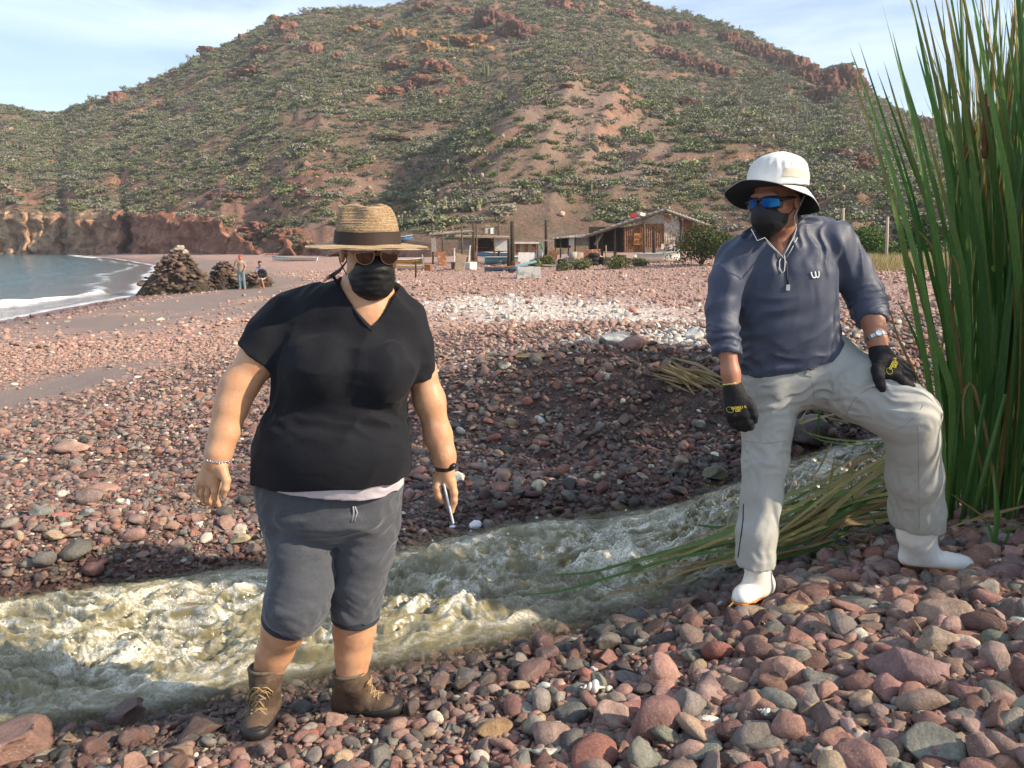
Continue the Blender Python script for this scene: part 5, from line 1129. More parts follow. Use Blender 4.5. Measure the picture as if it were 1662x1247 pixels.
S = glove([(1428, 572, 14, -.11), (1452, 600, 13, -.16), (1428, 572, 14, -.10), (1462, 602, 11, -.13), (1426, 578, 13, -.11), (1440, 606, 11, -.17), (1428, 580, 12, -.12), (1426, 606, 9, -.18)],
    [[(1423, 600, 9.5, -.175), (1426, 614, 8.6, -.20), (1429, 624, 7.6, -.205), (1432, 632, 5.8, -.20)],
     [(1448, 608, 10, -.17), (1464, 618, 8.4, -.195), (1475, 625, 7.4, -.195), (1487, 633, 5.4, -.185)],
     [(1458, 604, 10, -.15), (1471, 612, 8.4, -.165), (1478, 620, 7.2, -.165), (1484, 629, 5.6, -.155)],
     [(1464, 600, 9.4, -.13), (1474, 606, 8, -.138), (1479, 614, 7, -.135), (1481, 623, 5.6, -.125)],
     [(1463, 594, 8.6, -.11), (1471, 599, 7.4, -.112), (1475, 607, 6.4, -.108), (1476, 615, 5.2, -.10)]],
    [(1424.5, 563, 14.6, -.09), (1429, 574, 14, -.11)])
gl = S.build('glove', M_glove, MN); glove_print(S, gl, 1455, 598, -.22, (7, -8.5), (-8.5, -7), .0140)
# --- wrist watch
a, b = F.ch([(1420.5, 552, 1, -.075), (1424, 560, 1, -.088)])[0]; wr = [Vector(B.surf(q, a - np.array(q), .0015, .1)) for q in ring_at(F, a, .05, b - a, 30)]
wt_ = empty('wrist_watch', a); wt_.parent = MN; wt_.matrix_parent_inverse = parent_world(MN).inverted(); axn = Vector(b - a).normalized()
for i in range(0, 30): 
    p0, p1 = wr[i], wr[i + 1]
    if (p0 - p1).length > .012: continue
    mb = MB(); m_ = (p0 + p1) / 2; out_ = (m_ - Vector(a)).normalized(); M3 = Matrix(((p1 - p0).normalized(), axn, (p1 - p0).normalized().cross(axn))).transposed(); mb.box(m_ + out_ * .001, ((p1 - p0).length * .88, .013, .0030), M3.to_euler()); mb.build('link', M_metal, wt_)
cdir = Vector(F.p(1430, 552, -.13) - a); cdir = (cdir - axn * cdir.dot(axn)).normalized(); fc = Vector(B.surf(a + np.array(cdir) * .05, -np.array(cdir), .004, .1))
MB().tube([fc - cdir * .004, fc + cdir * .0035], [.0135, .0125], 24).build('watch_case', M_metal, wt_, False); MB().tube([fc + cdir * .0036, fc + cdir * .0042], .0105, 24).build('dial', mat('pale_dial', (.60, .68, .72), rough=.2, spec=.6), wt_)
# --- pullover
lo, hi = F.p(1140, 640) - [.03, .38, .0], F.p(1450, 340) + [.03, .32, .02]
S_ = SDF(lo, hi, .0045)
S_.loft(F.rows([(366, 1238, 1322, .01, .075), (380, 1222, 1340, .01, .085), (400, 1208, 1350, .0, .10), (440, 1194, 1356, .0, .12), (480, 1192, 1357, .01, .128), (520, 1196, 1358, .02, .130), (560, 1196, 1366, .04, .135), (600, 1196, 1376, .06, .14), (640, 1198, 1380, .07, .14)]), .02, 2.3)
S_.cone(F.p(1234, 392, .0), F.p(1200, 420, -.01), .062, .072, .03); S_.cone(F.p(1318, 380, .02), F.p(1352, 394, .01), .068, .076, .03)
sA = S_.like(); sA.chain(*F.ch([(1195, 424, 31, -.01), (1180, 458, 28, -.04), (1172, 500, 25.5, -.06), (1174, 540, 24.5, -.09), (1181, 590, 22.5, -.13)]), k=.02); sA.plane(F.p(1179, 576, -.12), F.p(1181, 590, -.13) - F.p(1176, 550, -.09) + np.array([0, 0, -.02]))
sB = S_.like(); sB.chain(*F.ch([(1350, 394, 34, .01), (1378, 437, 31, .03), (1403, 478, 29, .03), (1412, 505, 26, -.01), (1418, 535, 22, -.06)]), k=.02); sB.plane(F.p(1414, 522, -.04), F.p(1418, 535, -.06) - F.p(1411, 500, -.0))
def bunch(c, ax_, r, amp, fr_, seed):
    c = np.asarray(c); a = np.asarray(ax_, float); a /= np.linalg.norm(a)
    def fn(x, y, z):
        t = (x - c[0]) * a[0] + (y - c[1]) * a[1] + (z - c[2]) * a[2]; return amp * ss(r, r * .25, np.abs(t)) * (1 - 2.1 * np.abs(perlin(t * fr_ + 1.2 * perlin(x * 9, y * 9, z * 9), x * 7 + seed, z * 5)) - .35)
    return fn
ba = bunch(F.p(1176, 550, -.09), F.p(1181, 590, -.13) - F.p(1172, 500, -.06), .11, .0060, 42, 1.); bb = bunch(F.p(1410, 500, .0), F.p(1418, 535, -.06) - F.p(1385, 435, .03), .11, .0060, 38, 4.)
sA.disp(ba); sB.disp(bb); S_.merge(sA, .025); S_.merge(sB, .025); del sA, sB
# stand-up collar
S_.cone(F.p(1272, 404, -.005), F.p(1268, 366, .0), .083, .074, .02)
pc = F.p(1285, 611, -.09); q1, q2 = F.p(1198, 607, .02), F.p(1372, 561, .02); nrm = np.cross(q2 - q1, np.array(pc) - q1); nrm *= -np.sign(nrm[2]); S_.plane(q1, nrm)
w1 = wrinkle(0, (.12, 0, 1), .0115, 17, 3., 7., .35); w2 = wrinkle(0, (1, 0, .3), .0100, 22, 6., 6., .4); w3 = wrinkle(0, (1, .0, .55), .0090, 17, 11., 6., .4); zt_, zm_ = F.p(1280, 430)[2], F.p(1280, 590)[2]
S_.disp(lambda x, y, z: w1(x, y, z) * ss(zt_ - .12, zt_ + .06, z) + w2(x, y, z) * ss(.10, .0, np.abs(z - zm_)) + w3(x, y, z) * .7 * ss(.22, .05, np.abs(z - zm_ - .12)))
# open neck: hollow the collar and split it down to the zip
S_.cone(F.p(1271, 380, .0), F.p(1263, 320, -.01), .064, .074, .004, cut=True)
zp = F.p(1274, 416, -.12); na, nb = F.p(1238, 380, -.09), F.p(1296, 362, -.09)
sl, x, y, z = S_.sub(F.p(1225, 424, -.3), F.p(1305, 350, .0)); eL = (na[0] - zp[0]) / (na[2] - zp[2]); eR = (nb[0] - zp[0]) / (nb[2] - zp[2])
S_.d(sl, np.maximum(np.maximum((zp[0] + eL * (z - zp[2]) - x) * .8, (x - zp[0] - eR * (z - zp[2])) * .8), y - (F.Y0 - .02)).astype(np.float32), .003)
M_pull = creases(mat('navy_technical_jersey', (.044, .055, .088), rough=.55, spec=.35, noise=(220, (.055, .068, .105), .45, .7), bump=[(700, .12, .002), (30, .15, .006)], sheen=.1), 8, .5, (1.6, 1, 1), (0, .2, 0))
pull = S_.build('pullover', M_pull, MN); PULL = S_
SF = lambda px, py, o=.0015: S_.surf(F.p(px, py, -.36), ray_d(px, py), o, .6)
def ray_d(px, py): return np.array(ray(px, py))
zip_ = MB().tube([SF(1274, 417), SF(1276, 428), SF(1277, 440), SF(1278, 452), SF(1279, 466)], [.0042] * 5, 6, flat=(0, 1, 0), ff=.5).build('zip', M_blackplastic, pull, True)
mb = MB(); M_trim = mat('pale_zip_trim', (.50, .50, .48), rough=.5)
mb.tube([SF(1273, 420, .002), SF(1259, 407, .002), SF(1246, 395, .002)], .002, 5).tube([SF(1277, 418, .002), SF(1286, 402, .002), SF(1294, 386, .002)], .002, 5); mb.build('zip_trim', M_trim, pull, True)
MB().tube([SF(1271, 413, .004), SF(1265, 424, .006), SF(1265, 436, .007), SF(1269, 444, .007), SF(1273, 440, .007), SF(1274, 426, .006), SF(1273, 413, .004)], .0022, 6).build('zip_pull', M_trim, pull, True)
c0 = SF(1279, 467, .002); MB().box(c0, (.014, .004, .022)).build('zip_stop', mat('grey_tab', (.36, .37, .38), rough=.4), pull)
# white emblem on the chest: a rounded letter w
mb = MB(); wpts = [(1316.3, 442.0), (1317.2, 447), (1319.2, 450.7), (1322, 451.4), (1324, 449.5), (1323.6, 446), (1322.6, 441.2)], [(1323.6, 446), (1324.4, 449.7), (1326.6, 450.9), (1328.8, 449), (1329.2, 445.5), (1328.4, 440.6)]
for w_ in wpts: mb.tube([SF(a, b, .0016) for a, b in w_], .0030, 6)
mb.build('emblem', mat('white_embroidery', (.74, .74, .75), rough=.7), pull, True)
# --- trousers
lo, hi = F.p(1185, 945) - [.02, .36, .02], F.p(1545, 545) + [.03, .36, .02]
S_ = SDF(lo, hi, .005)
S_.cone(F.p(1255, 605, .06), F.p(1340, 585, .06), .125, .12, .03); S_.cone(F.p(1250, 625, .06), F.p(1345, 605, .06), .128, .125, .03)
for A in ([(1252, 640, 46, .05), (1245, 690, 40, .02), (1242, 752, 35, -.02), (1236, 809, 31.5, -.05), (1228, 867, 31.5, -.09), (1224, 945, 32, -.12)],): S_.chain(*F.ch(A), k=.02)
sL = S_.like(); sL.chain(*F.ch([(1350, 608, 56, .05), (1400, 632, 54, -.05), (1448, 660, 50, -.13), (1474, 676, 46, -.17), (1481, 713, 40, -.14), (1484, 771, 41.5, -.08), (1488, 829, 40.5, -.02), (1492, 890, 39, .03)]), k=.025)
sL.plane(F.p(1491, 852, .01), (-.05, .05, -1)); 
S_.plane(F.p(1222, 914, -.11), (0, .06, -1), F.p(1150, 1000, 0) - [0, .5, .1], F.p(1300, 880, 0) + [0, .5, 0])
S_.merge(sL, .03); del sL
kf = wrinkle(0, (1, .1, .40), .0080, 26, 2., 9., .3); kg = wrinkle(0, (1, 0, -.35), .0055, 27, 9., 8., .35); kv = wrinkle(0, (.06, 0, 1), .0042, 25, 4., 9., .3); kt = wrinkle(0, (1, -.5, -.30), .0082, 25, 14., 9., .35)
zq = F.p(1320, 640)[2]; zk1 = F.p(1240, 730, 0)[2]; xk = F.p(1400, 640)[0]; zl = F.p(1490, 800)[2]
S_.disp(lambda x, y, z: kf(x, y, z) * ss(.20, .03, np.abs(z - zq)) * ss(xk, xk - .12, x) + kt(x, y, z) * ss(zq - .12, zq, z) * ss(xk - .1, xk + .02, x) + kv(x, y, z) * ss(zk1 + .05, zk1 - .08, z) + kg(x, y, z) * ss(.12, .02, np.abs(z - zk1)) * ss(xk, xk - .1, x) + .35 * kg(x, y, z) * ss(zk1 - .25, zk1 - .45, z))
M_trou = creases(mat('pale_grey_nylon', (.375, .375, .340), rough=.6, spec=.3, noise=[(8, (.32, .32, .285), .4, .75)], bump=[(900, .1, .0015), (24, .25, .006)]), 9, .38, (1.5, 1, 1.2), (0, .5, 0))
tro = S_.build('trousers', M_trou, MN); TRO = S_
ST = lambda px, py, o=.001: S_.surf(F.p(px, py, -.42), ray_d(px, py), o, .7)
M_seam = mat('grey_seam', (.27, .27, .25), rough=.7); M_zipd = mat('dark_leg_zip', (.03, .03, .032), rough=.5)
def seam(name, pts, r=.0012, m=M_seam, o=.0010):
    q = [pts[0]]
    for a, b in zip(pts, pts[1:]):
        n = max(1, int(math.hypot(b[0] - a[0], b[1] - a[1]) / 5)); q += [(a[0] + (b[0] - a[0]) * i / n, a[1] + (b[1] - a[1]) * i / n) for i in range(1, n + 1)]
    return MB().tube([ST(a, b, o) for a, b in q], r, 5).build(name, m, tro, True)
seam('seam', [(1372, 676), (1382, 655), (1393, 641), (1412, 630), (1440, 622), (1465, 618)], .0018); seam('seam', [(1447, 700), (1470, 690), (1490, 672), (1500, 655)]); seam('seam', [(1490, 690), (1491, 730), (1491, 780), (1492, 830), (1492, 858)])
seam('seam', [(1316, 612), (1320, 630), (1321, 648)]); seam('leg_zip', [(1207, 818), (1206, 845), (1202, 875), (1198, 905)], .003, M_zipd); seam('seam', [(1207, 716), (1240, 720), (1276, 716)], .0016)
mb = MB(); mb.box(ST(1313, 608, .004), (.03, .006, .014), (0, .3, 0)); mb.build('waist_tab', M_trou, tro)
# --- white rubber boots with orange soles
M_rub = mat('white_rubber', (.80, .78, .71), rough=.38, spec=.45, noise=[(20, (.66, .62, .52), .54, .8), (70, (.50, .45, .36), .66, .8)], bump=(30, .15, .004))
M_osole = mat('orange_rubber_sole', (.66, .24, .04), rough=.55, noise=(30, (.38, .15, .04), .5, .75))
def rubber_boot(heel, toe, shaft, rs):
    fr, f, s, u, L = foot_frame(heel, toe); bt = empty('rubber_boot', heel); bt.parent = MN; bt.matrix_parent_inverse = parent_world(MN).inverted()
    lo, hi = bbox(np.array([fr(-.1, 0, -.02), fr(1.1, 0, 0), shaft]), pad=.12)
    def foot(S, o=0.):
        S.cone(fr(.12, 0, .045), fr(.45, .003, .045), .038 + o, .038 + o, .02); S.cone(fr(.45, .003, .043), fr(.76, .006, .040), .038 + o, .041 + o, .02, flat=u, ff=1.1); S.cone(fr(.70, .006, .040), fr(.87, .0, .036), .043 + o, .038 + o, .02, flat=u, ff=1.08); return S
    S = foot(SDF(lo, hi, .0042)); S.cone(fr(.18, 0, .06), shaft, .048, rs, .04, pad=.07); S.cone(fr(.40, 0, .06), shaft - u * .06, .040, rs * .8, .04); S.cone(fr(.62, .004, .086), fr(.80, .002, .072), .004, .003, .008)
    S.plane(fr(0, 0, .026), -u); S.plane(shaft, u); S.disp(lambda x, y, z: .0012 * perlin(x * 22, y * 22, z * 22)); S.build('upper', M_rub, bt)
    S = foot(SDF(lo, hi, .0042), .004); S.plane(fr(0, 0, .027), u); S.plane(fr(0, 0, .0), -u)
    for k in np.linspace(.05, .95, 11): S.cone(fr(k, -.07, -.001), fr(k, .07, -.001), .005, .005, .002, cut=True)
    S.build('sole', M_osole, bt); return bt
rubber_boot(F.p(1243, 965, -.02), F.p(1197, 988, -.17), F.p(1228, 905, -.095), F.r(1228, 905, 18))
rubber_boot(F.p(1462, 921, .09), F.p(1580, 931, -.01), F.p(1489, 845, .04), F.r(1489, 845, 33))
# --- face mask (folded, pointed)
S_ = SDF(HC - .18, HC + .16, .0035)
S_.ell(hl(0, -.040, -.055), (.066, .074, .062), HR, .01); S_.ell(hl(0, -.088, -.030), (.038, .040, .044), HR, .03); S_.cone(hl(0, -.070, -.070), hl(0, -.060, -.128), .045, .012, .03)
S_.plane(hl(0, -.07, -.006), HR @ np.array([0, .05, 1])); S_.plane(hl(0, -.008, 0), HR @ np.array([0, 1, -.25]))
S_.disp(lambda x, y, z: .0012 * perlin(x * 40, y * 40, z * 40)); mk = S_.build('face_mask', M_mask, MN, 2)
mb = MB().tube([hl(.060, -.03, -.005), hl(.076, -.005, .01), hl(.086, .022, .02)], .0016, 5).tube([hl(.058, -.03, -.06), hl(.074, -.0, -.03), hl(.086, .024, -.005)], .0016, 5); mb.build('ear_loop', M_mask, mk, True)
# --- wraparound sunglasses
sg = empty('sunglasses', hl(0, -.1, 0)); sg.parent = MN; sg.matrix_parent_inverse = parent_world(MN).inverted()
M_blue = mat('blue_mirror_lens', (.006, .022, .17), rough=.06, metal=.9, noise=(18, (.01, .09, .22), .42, .66))
def gl_patch(x0, x1, z0, z1, dy, th):
    def fn(U, V_):
        sx = np.sign(x0 + x1); X_ = x0 + (x1 - x0) * U; c = 4 * (U - .5) ** 2; zc = (z0 + z1) / 2; hz = (z1 - z0) / 2 * (1 - .30 * c ** 1.5); Z_ = zc + hz * (2 * V_ - 1) - .003 * (np.abs(X_) / .06)
        Y_ = -.121 + dy + 8.5 * X_ ** 2
        w = np.stack([X_, Y_, Z_], -1) @ HR.T + HC; return w[..., 0], w[..., 1], w[..., 2]
    return patch(fn, 13, 9, th, HR @ np.array([0, 1., 0]))
for sx in (-1, 1):
    v, f = gl_patch(sx * .010, sx * .064, -.021, .019, -.003, .002); ob('lens', me_from('lens', v, f), sg, M_blue)
    v, f = gl_patch(sx * .006, sx * .069, -.0245, .0235, .0, .006); ob('frame', me_from('frame', v, f), sg, M_blackplastic)
    MB().tube([hl(sx * .067, -.086, .006), hl(sx * .078, -.045, .010), hl(sx * .083, .02, .008)], [.007, .005, .003], 6).build('temple', M_blackplastic, sg, True)
MB().tube([hl(-.012, -.122, .010), hl(0, -.124, .012), hl(.012, -.122, .010)], .004, 6).build('bridge', M_blackplastic, sg, True)
# --- sun hat
HT = F.p(1261, 305, -.055); TRt = hrot(-47, -5, -2); tl = lambda x, y, z: HT + TRt @ np.array([x, y, z])
hat = empty('sun_hat', HT); hat.parent = MN; hat.matrix_parent_inverse = parent_world(MN).inverted()
M_hatw = mat('white_hat_cloth', (.70, .69, .66), rough=.8, noise=(12, (.62, .60, .55), .45, .7), bump=[(600, .15, .002), (40, .35, .005)]); M_hatp = mat('cream_hat_panel', (.62, .56, .44), rough=.85, bump=(500, .5, .003)); M_under = mat('charcoal_under_brim', (.035, .038, .045), rough=.85, bump=(400, .2, .002))
S_ = SDF(HT - [.17, .17, .06], HT + [.17, .17, .19], .0035)
S_.loft([(HT[2] + z, HT[0] + z * .02, HT[1], w_, w_ * 1.02) for z, w_ in zip([.006, .012, .03, .06, .085, .105, .12, .128], [.112, .111, .110, .106, .098, .080, .052, .02])], 0, 2.05, .012)
S_.disp(lambda x, y, z: .0030 * perlin(x * 26, y * 26, z * 10) + .0018 * np.sin(np.arctan2(y - HT[1], x - HT[0]) * 22) * ss(HT[2] + .05, HT[2] + .075, z) * ss(HT[2] + .11, HT[2] + .08, z))
S_.build('crown', M_hatw, hat)
bmn = MB()
def brim_pt(th, r):                     # th 0 = front
    t_ = (math.degrees(th) + 180) % 360 - 180            # -180..180, + is the wearer's left
    D = float(np.interp(t_, [-180, -130, -90, -45, -10, 30, 60, 90, 125, 155, 180], [.075, .06, .040, .012, -.010, .006, .036, .062, .078, .080, .075]))
    E = float(np.interp(t_, [-180, -90, -20, 20, 60, 90, 130, 180], [.062, .085, .100, .098, .080, .062, .050, .062]))
    rad = .106 + E * r * (1 - .12 * r); z = -.006 - D * max(r, 0) ** 1.15 + .004 * math.sin(5 * th + 1) * r
    return tl(rad * math.sin(th), -rad * math.cos(th), z)
nth, nr_ = 96, 10; th_ = np.linspace(0, 2 * math.pi, nth); g = np.array([[brim_pt(t, r) for t in th_] for r in np.linspace(0, 1, nr_)]).reshape(-1, 3); gf = grid_faces(nr_, nth)
ob('brim', me_from('brim', np.concatenate([g, g - [0, 0, .0016]]), np.concatenate([gf[:, ::-1], np.array([((nr_ - 1) * nth + i, (nr_ - 1) * nth + i + 1, nr_ * nth + (nr_ - 1) * nth + i + 1, nr_ * nth + (nr_ - 1) * nth + i) for i in range(nth - 1)])])), hat, M_hatw)
g2 = np.array([[brim_pt(t, r) for t in th_] for r in np.linspace(-.45, 1, nr_ + 2)]).reshape(-1, 3); ob('brim_lining', me_from('brim_lining', g2 - [0, 0, .0025], grid_faces(nr_ + 2, nth)), hat, M_under)
def side_panel(t0, t1, z0, z1, o, nm, m):
    U = np.linspace(math.radians(t0), math.radians(t1), 26); Zs = np.linspace(z0, z1, 6); v = np.array([S_.surf(tl(math.sin(u) * .16, -math.cos(u) * .16, z), TRt @ np.array([-math.sin(u), math.cos(u), 0]), o, .2) for z in Zs for u in U]); return ob(nm, me_from(nm, v, grid_faces(6, 26)), hat, m)
side_panel(38, 122, .022, .052, .0022, 'vent_panel', M_hatp)
mb = MB().tube([tl(.070, .085, .02), tl(.075, .115, .018), tl(.080, .128, .010)], .0022, 6).tube([tl(.079, .126, .012), tl(.081, .134, .004)], .006, 8); mb.build('toggle', M_blackplastic, hat, True)
M_cord = mat('grey_cord_hat', (.42, .42, .40), rough=.7)
MB().tube([tl(.098, .025, -.035), F.p(1289, 352, -.10), F.p(1292, 372, -.105), F.p(1288, 385, -.11), F.p(1280, 400, -.125), F.p(1272, 415, -.14)], .0028, 6).build('chin_cord', M_cord, hat, True)
MB().tube([F.p(1219, 372, -.17), F.p(1229, 391, -.175), F.p(1241, 386, -.165), F.p(1256, 402, -.15), F.p(1270, 417, -.145)], .0016, 5).build('chin_cord', M_cord, hat, True)
# ------------------------------------------------------------------ cattails
def leaf_mat(name, c1, c2, c3):
    m = bpy.data.materials.new(name); m.use_nodes = True; t = m.node_tree; t.nodes.clear(); K = t.links.new
    o = node(t, 'ShaderNodeOutputMaterial'); d = node(t, 'ShaderNodeBsdfPrincipled', i_Roughness=.45); d.inputs['Specular IOR Level'].default_value = .4; tr = node(t, 'ShaderNodeBsdfTranslucent'); mx = node(t, 'ShaderNodeMixShader'); mx.inputs[0].default_value = .38
    oi = node(t, 'ShaderNodeObjectInfo'); tcn = node(t, 'ShaderNodeTexCoord'); mp = node(t, 'ShaderNodeMapping'); mp.inputs['Scale'].default_value = (1, 1, .08); n = node(t, 'ShaderNodeTexNoise', i_Scale=240.0, i_Detail=2.0)
    r = ramp(t, [(0, c1), (.5, c2), (1, c3)]); K(oi.outputs['Random'], r.inputs[0]); K(tcn.outputs['Object'], mp.inputs[0]); K(mp.outputs[0], n.inputs['Vector'])
    a = node(t, 'ShaderNodeAttribute', attribute_name='dry'); x = node(t, 'ShaderNodeMixRGB'); x.inputs['Color2'].default_value = (.30, .17, .06, 1); K(r.outputs[0], x.inputs['Color1']); K(a.outputs['Fac'], x.inputs['Fac'])
    v = node(t, 'ShaderNodeMapRange'); v.inputs['From Min'].default_value = .3; v.inputs['From Max'].default_value = .7; v.inputs['To Min'].default_value = .8; v.inputs['To Max'].default_value = 1.2; K(n.outputs['Fac'], v.inputs['Value'])
    sc = node(t, 'ShaderNodeVectorMath', operation='SCALE'); K(x.outputs[0], sc.inputs[0]); K(v.outputs[0], sc.inputs['Scale'])
    K(sc.outputs[0], d.inputs['Base Color']); K(sc.outputs[0], tr.inputs['Color']); K(d.outputs[0], mx.inputs[1]); K(tr.outputs[0], mx.inputs[2]); K(mx.outputs[0], o.inputs[0]); return m
M_reed = leaf_mat('cattail_green', (.055, .145, .030), (.095, .205, .045), (.165, .28, .07)); M_dry = leaf_mat('cattail_dry', (.36, .25, .11), (.46, .35, .17), (.30, .19, .08)); M_mixed = leaf_mat('cattail_yellowing', (.28, .29, .08), (.42, .36, .13), (.20, .25, .07))
def blade(name, pts, w, m, parent, up=(0, 0, 1), dry=0.0, fold=.35, tipdry=.0, n=18, twist=0., raw=False):
    """a long channelled leaf along a smooth path"""
    P_ = np.array([np.array(q, float) for q in pts]); k = len(P_); d = np.concatenate([[0], np.cumsum(np.linalg.norm(np.diff(P_, axis=0), axis=1))]); s_ = np.linspace(0, d[-1], n)
    if k >= 3:                           # smooth the polyline
        q = np.stack([np.interp(np.linspace(0, d[-1], 60), d, P_[:, i]) for i in range(3)], -1); ker = np.hanning(17); ker /= ker.sum(); q2 = np.stack([np.convolve(np.pad(q[:, i], 8, 'reflect', reflect_type='odd'), ker, 'valid') for i in range(3)], -1); C = np.stack([np.interp(s_, np.linspace(0, d[-1], 60), q2[:, i]) for i in range(3)], -1)
    else: C = np.stack([np.interp(s_, d, P_[:, i]) for i in range(3)], -1)
    T = np.gradient(C, axis=0); T /= np.linalg.norm(T, axis=1, keepdims=True); U = np.asarray(up, float); S = np.cross(T, U); S /= np.linalg.norm(S, axis=1, keepdims=True) + 1e-9; N = np.cross(S, T)
    f = np.linspace(0, 1, n); a = twist * f; S, N = S * np.cos(a)[:, None] + N * np.sin(a)[:, None], N * np.cos(a)[:, None] - S * np.sin(a)[:, None]
    ww = w * .5 * np.clip(np.minimum(.55 + 2.2 * f, 1) * np.clip((1 - f) / .38, 0, 1) ** .6, .03, 1)
    V = np.concatenate([C - S * ww[:, None] + N * (ww * fold)[:, None], C, C + S * ww[:, None] + N * (ww * fold)[:, None]])
    F_ = np.concatenate([np.stack([np.arange(n - 1) + o, np.arange(n - 1) + o + n, np.arange(1, n) + o + n, np.arange(1, n) + o], -1) for o in (0, n)])
    if raw: return V, F_, np.tile(np.clip(dry + tipdry * ss(.55, 1., f), 0, 1), 3)
    me = me_from(name, V, F_); fattr(me, 'dry', np.tile(np.clip(dry + tipdry * ss(.55, 1., f), 0, 1), 3)); return ob(name, me, parent, m)
CL = tag(empty('cattail_clump', (2.75, 4.2, .2)), 'tall dense clump of green cattails rising at the edge of the stream', 'cattails')
rr_ = random.Random(5)
def gz(x, y): return float(ground_z(np.array([x]), np.array([y]))[0])
def leaf_from(x, y, H, lean, az, curl, w, m=M_reed, dry=0., tipdry=0., nm='leaf'):
    z = gz(x, y) - .03; dx, dy = math.cos(az), math.sin(az); pts = []
    for f in np.linspace(0, 1, 7):
        o = lean * H * f + curl * H * f ** 2.6; pts.append((x + dx * o, y + dy * o, z + H * f * (1 - .18 * curl * f ** 2)))
    a2 = rr_.uniform(0, 6.28); return blade(nm, pts, w, m, CL, up=(math.cos(a2), math.sin(a2), .1), dry=dry, tipdry=tipdry, twist=rr_.uniform(-1.2, 1.2))
n = 0
# tall leaves that stand out against the sky, laid on their bearings (base px, tip px, depth)
HERO = [((1545, 800), (1398, 78), 3.75, .020), ((1540, 800), (1396, 108), 3.8, .022), ((1560, 800), (1448, 0), 3.9, .022), ((1555, 800), (1412, 68), 3.85, .014), ((1570, 805), (1467, 52), 3.8, .024), ((1580, 800), (1452, 100), 4.0, .018), ((1575, 800), (1498, 0), 3.9, .022),
        ((1590, 810), (1520, 8), 3.8, .020), ((1600, 810), (1530, -20), 3.9, .026), ((1610, 815), (1554, 0), 3.9, .022), ((1620, 820), (1545, -40), 4.0, .024), ((1590, 800), (1478, 100), 4.1, .016), ((1600, 800), (1440, 115), 4.2, .018), ((1615, 800), (1503, 75), 4.1, .020),
        ((1630, 810), (1580, 15), 3.9, .022), ((1640, 820), (1575, -30), 4.0, .024), ((1650, 820), (1610, 0), 3.9, .022), ((1655, 820), (1597, 30), 4.1, .018), ((1550, 790), (1462, 200), 4.0, .018), ((1560, 790), (1475, 150), 4.1, .02), ((1640, 800), (1625, -20), 3.9, .02), ((1660, 830), (1648, 10), 3.8, .022),
        ((1670, 820), (1600, 25), 3.7, .03), ((1550, 800), (1483, 395), 3.8, .026), ((1545, 795), (1478, 330), 3.9, .024), ((1580, 820), (1515, 180), 3.7, .022), ((1535, 780), (1470, 480), 3.9, .016)]
for (b, tp, Yd, w) in HERO:
    p0, p1 = P(*b, Yd), P(*tp, Yd - .1); p0[2] = gz(p0[0], p0[1]) - .02; d = p1 - p0
    pts = [p0 + d * f + np.array([.10 * math.sin(f * math.pi) * rr_.uniform(.3, 1.0), 0, 0]) + np.array([-.05 * f ** 4, 0, 0]) for f in np.linspace(0, 1, 7)]
    blade('leaf', pts, w * 1.35, M_reed, CL, up=(rr_.uniform(-.4, .4), -1, .1), tipdry=rr_.choice([0, 0, .5, .9]), twist=rr_.uniform(-.6, .6)); n += 1
# the body of the clump: a belt of plants that runs along the bank and on past the picture's edge
def clump_xy():
    y = 2.60 + 3.6 * rr_.random() ** 1.05; x0 = float(np.interp(y, [2.2, 3.0, 3.7, 4.5, 6.2], [2.45, 2.38, 2.32, 2.66, 3.5])); return x0 + abs(rr_.gauss(0, .42)), y
for i in range(210):
    x, y = clump_xy(); H = rr_.uniform(2.1, 2.95) * (.70 if y < 3.4 else 1); az = rr_.uniform(0, 6.28); d = rr_.random(); m, dr, td = (M_reed, 0, rr_.choice([0, 0, .4, .9])) if d < .86 else ((M_mixed, .2, .6) if d < .93 else (M_dry, .6, .8))
    leaf_from(x, y, H * (.75 if m is M_dry else 1), abs(rr_.gauss(.04, .05)), az, abs(rr_.gauss(.0, .08)), rr_.uniform(.018, .030), m, dr, td); n += 1
acc = ([], [], [], 0)
V_, F_a, D_, o_ = [], [], [], 0
for i in range(640):
    x, y = clump_xy(); z = gz(x, y) - .03; H = rr_.uniform(1.9, 3.05) * (.70 if y < 3.4 else 1.02 if y < 4.1 else 1.10); az = rr_.uniform(0, 6.28); ln, cu = abs(rr_.gauss(.03, .05)), abs(rr_.gauss(0, .08)); a2 = rr_.uniform(0, 6.28)
    v, f, dd = blade('x', [(x + math.cos(az) * (ln * H * q + cu * H * q ** 2.6), y + math.sin(az) * (ln * H * q + cu * H * q ** 2.6), z + H * q) for q in np.linspace(0, 1, 5)], rr_.uniform(.018, .030), None, None, up=(math.cos(a2), math.sin(a2), .1), dry=.7 if rr_.random() < .08 else 0., tipdry=rr_.choice([0, 0, .5]), n=9, twist=rr_.uniform(-1, 1), raw=True)
    V_.append(v); F_a.append(f + o_); D_.append(dd); o_ += len(v)
me = me_from('leaves', np.concatenate(V_), np.concatenate(F_a)); fattr(me, 'dry', np.concatenate(D_)); tag(ob('leaves', me, CL, M_reed), kind='stuff')
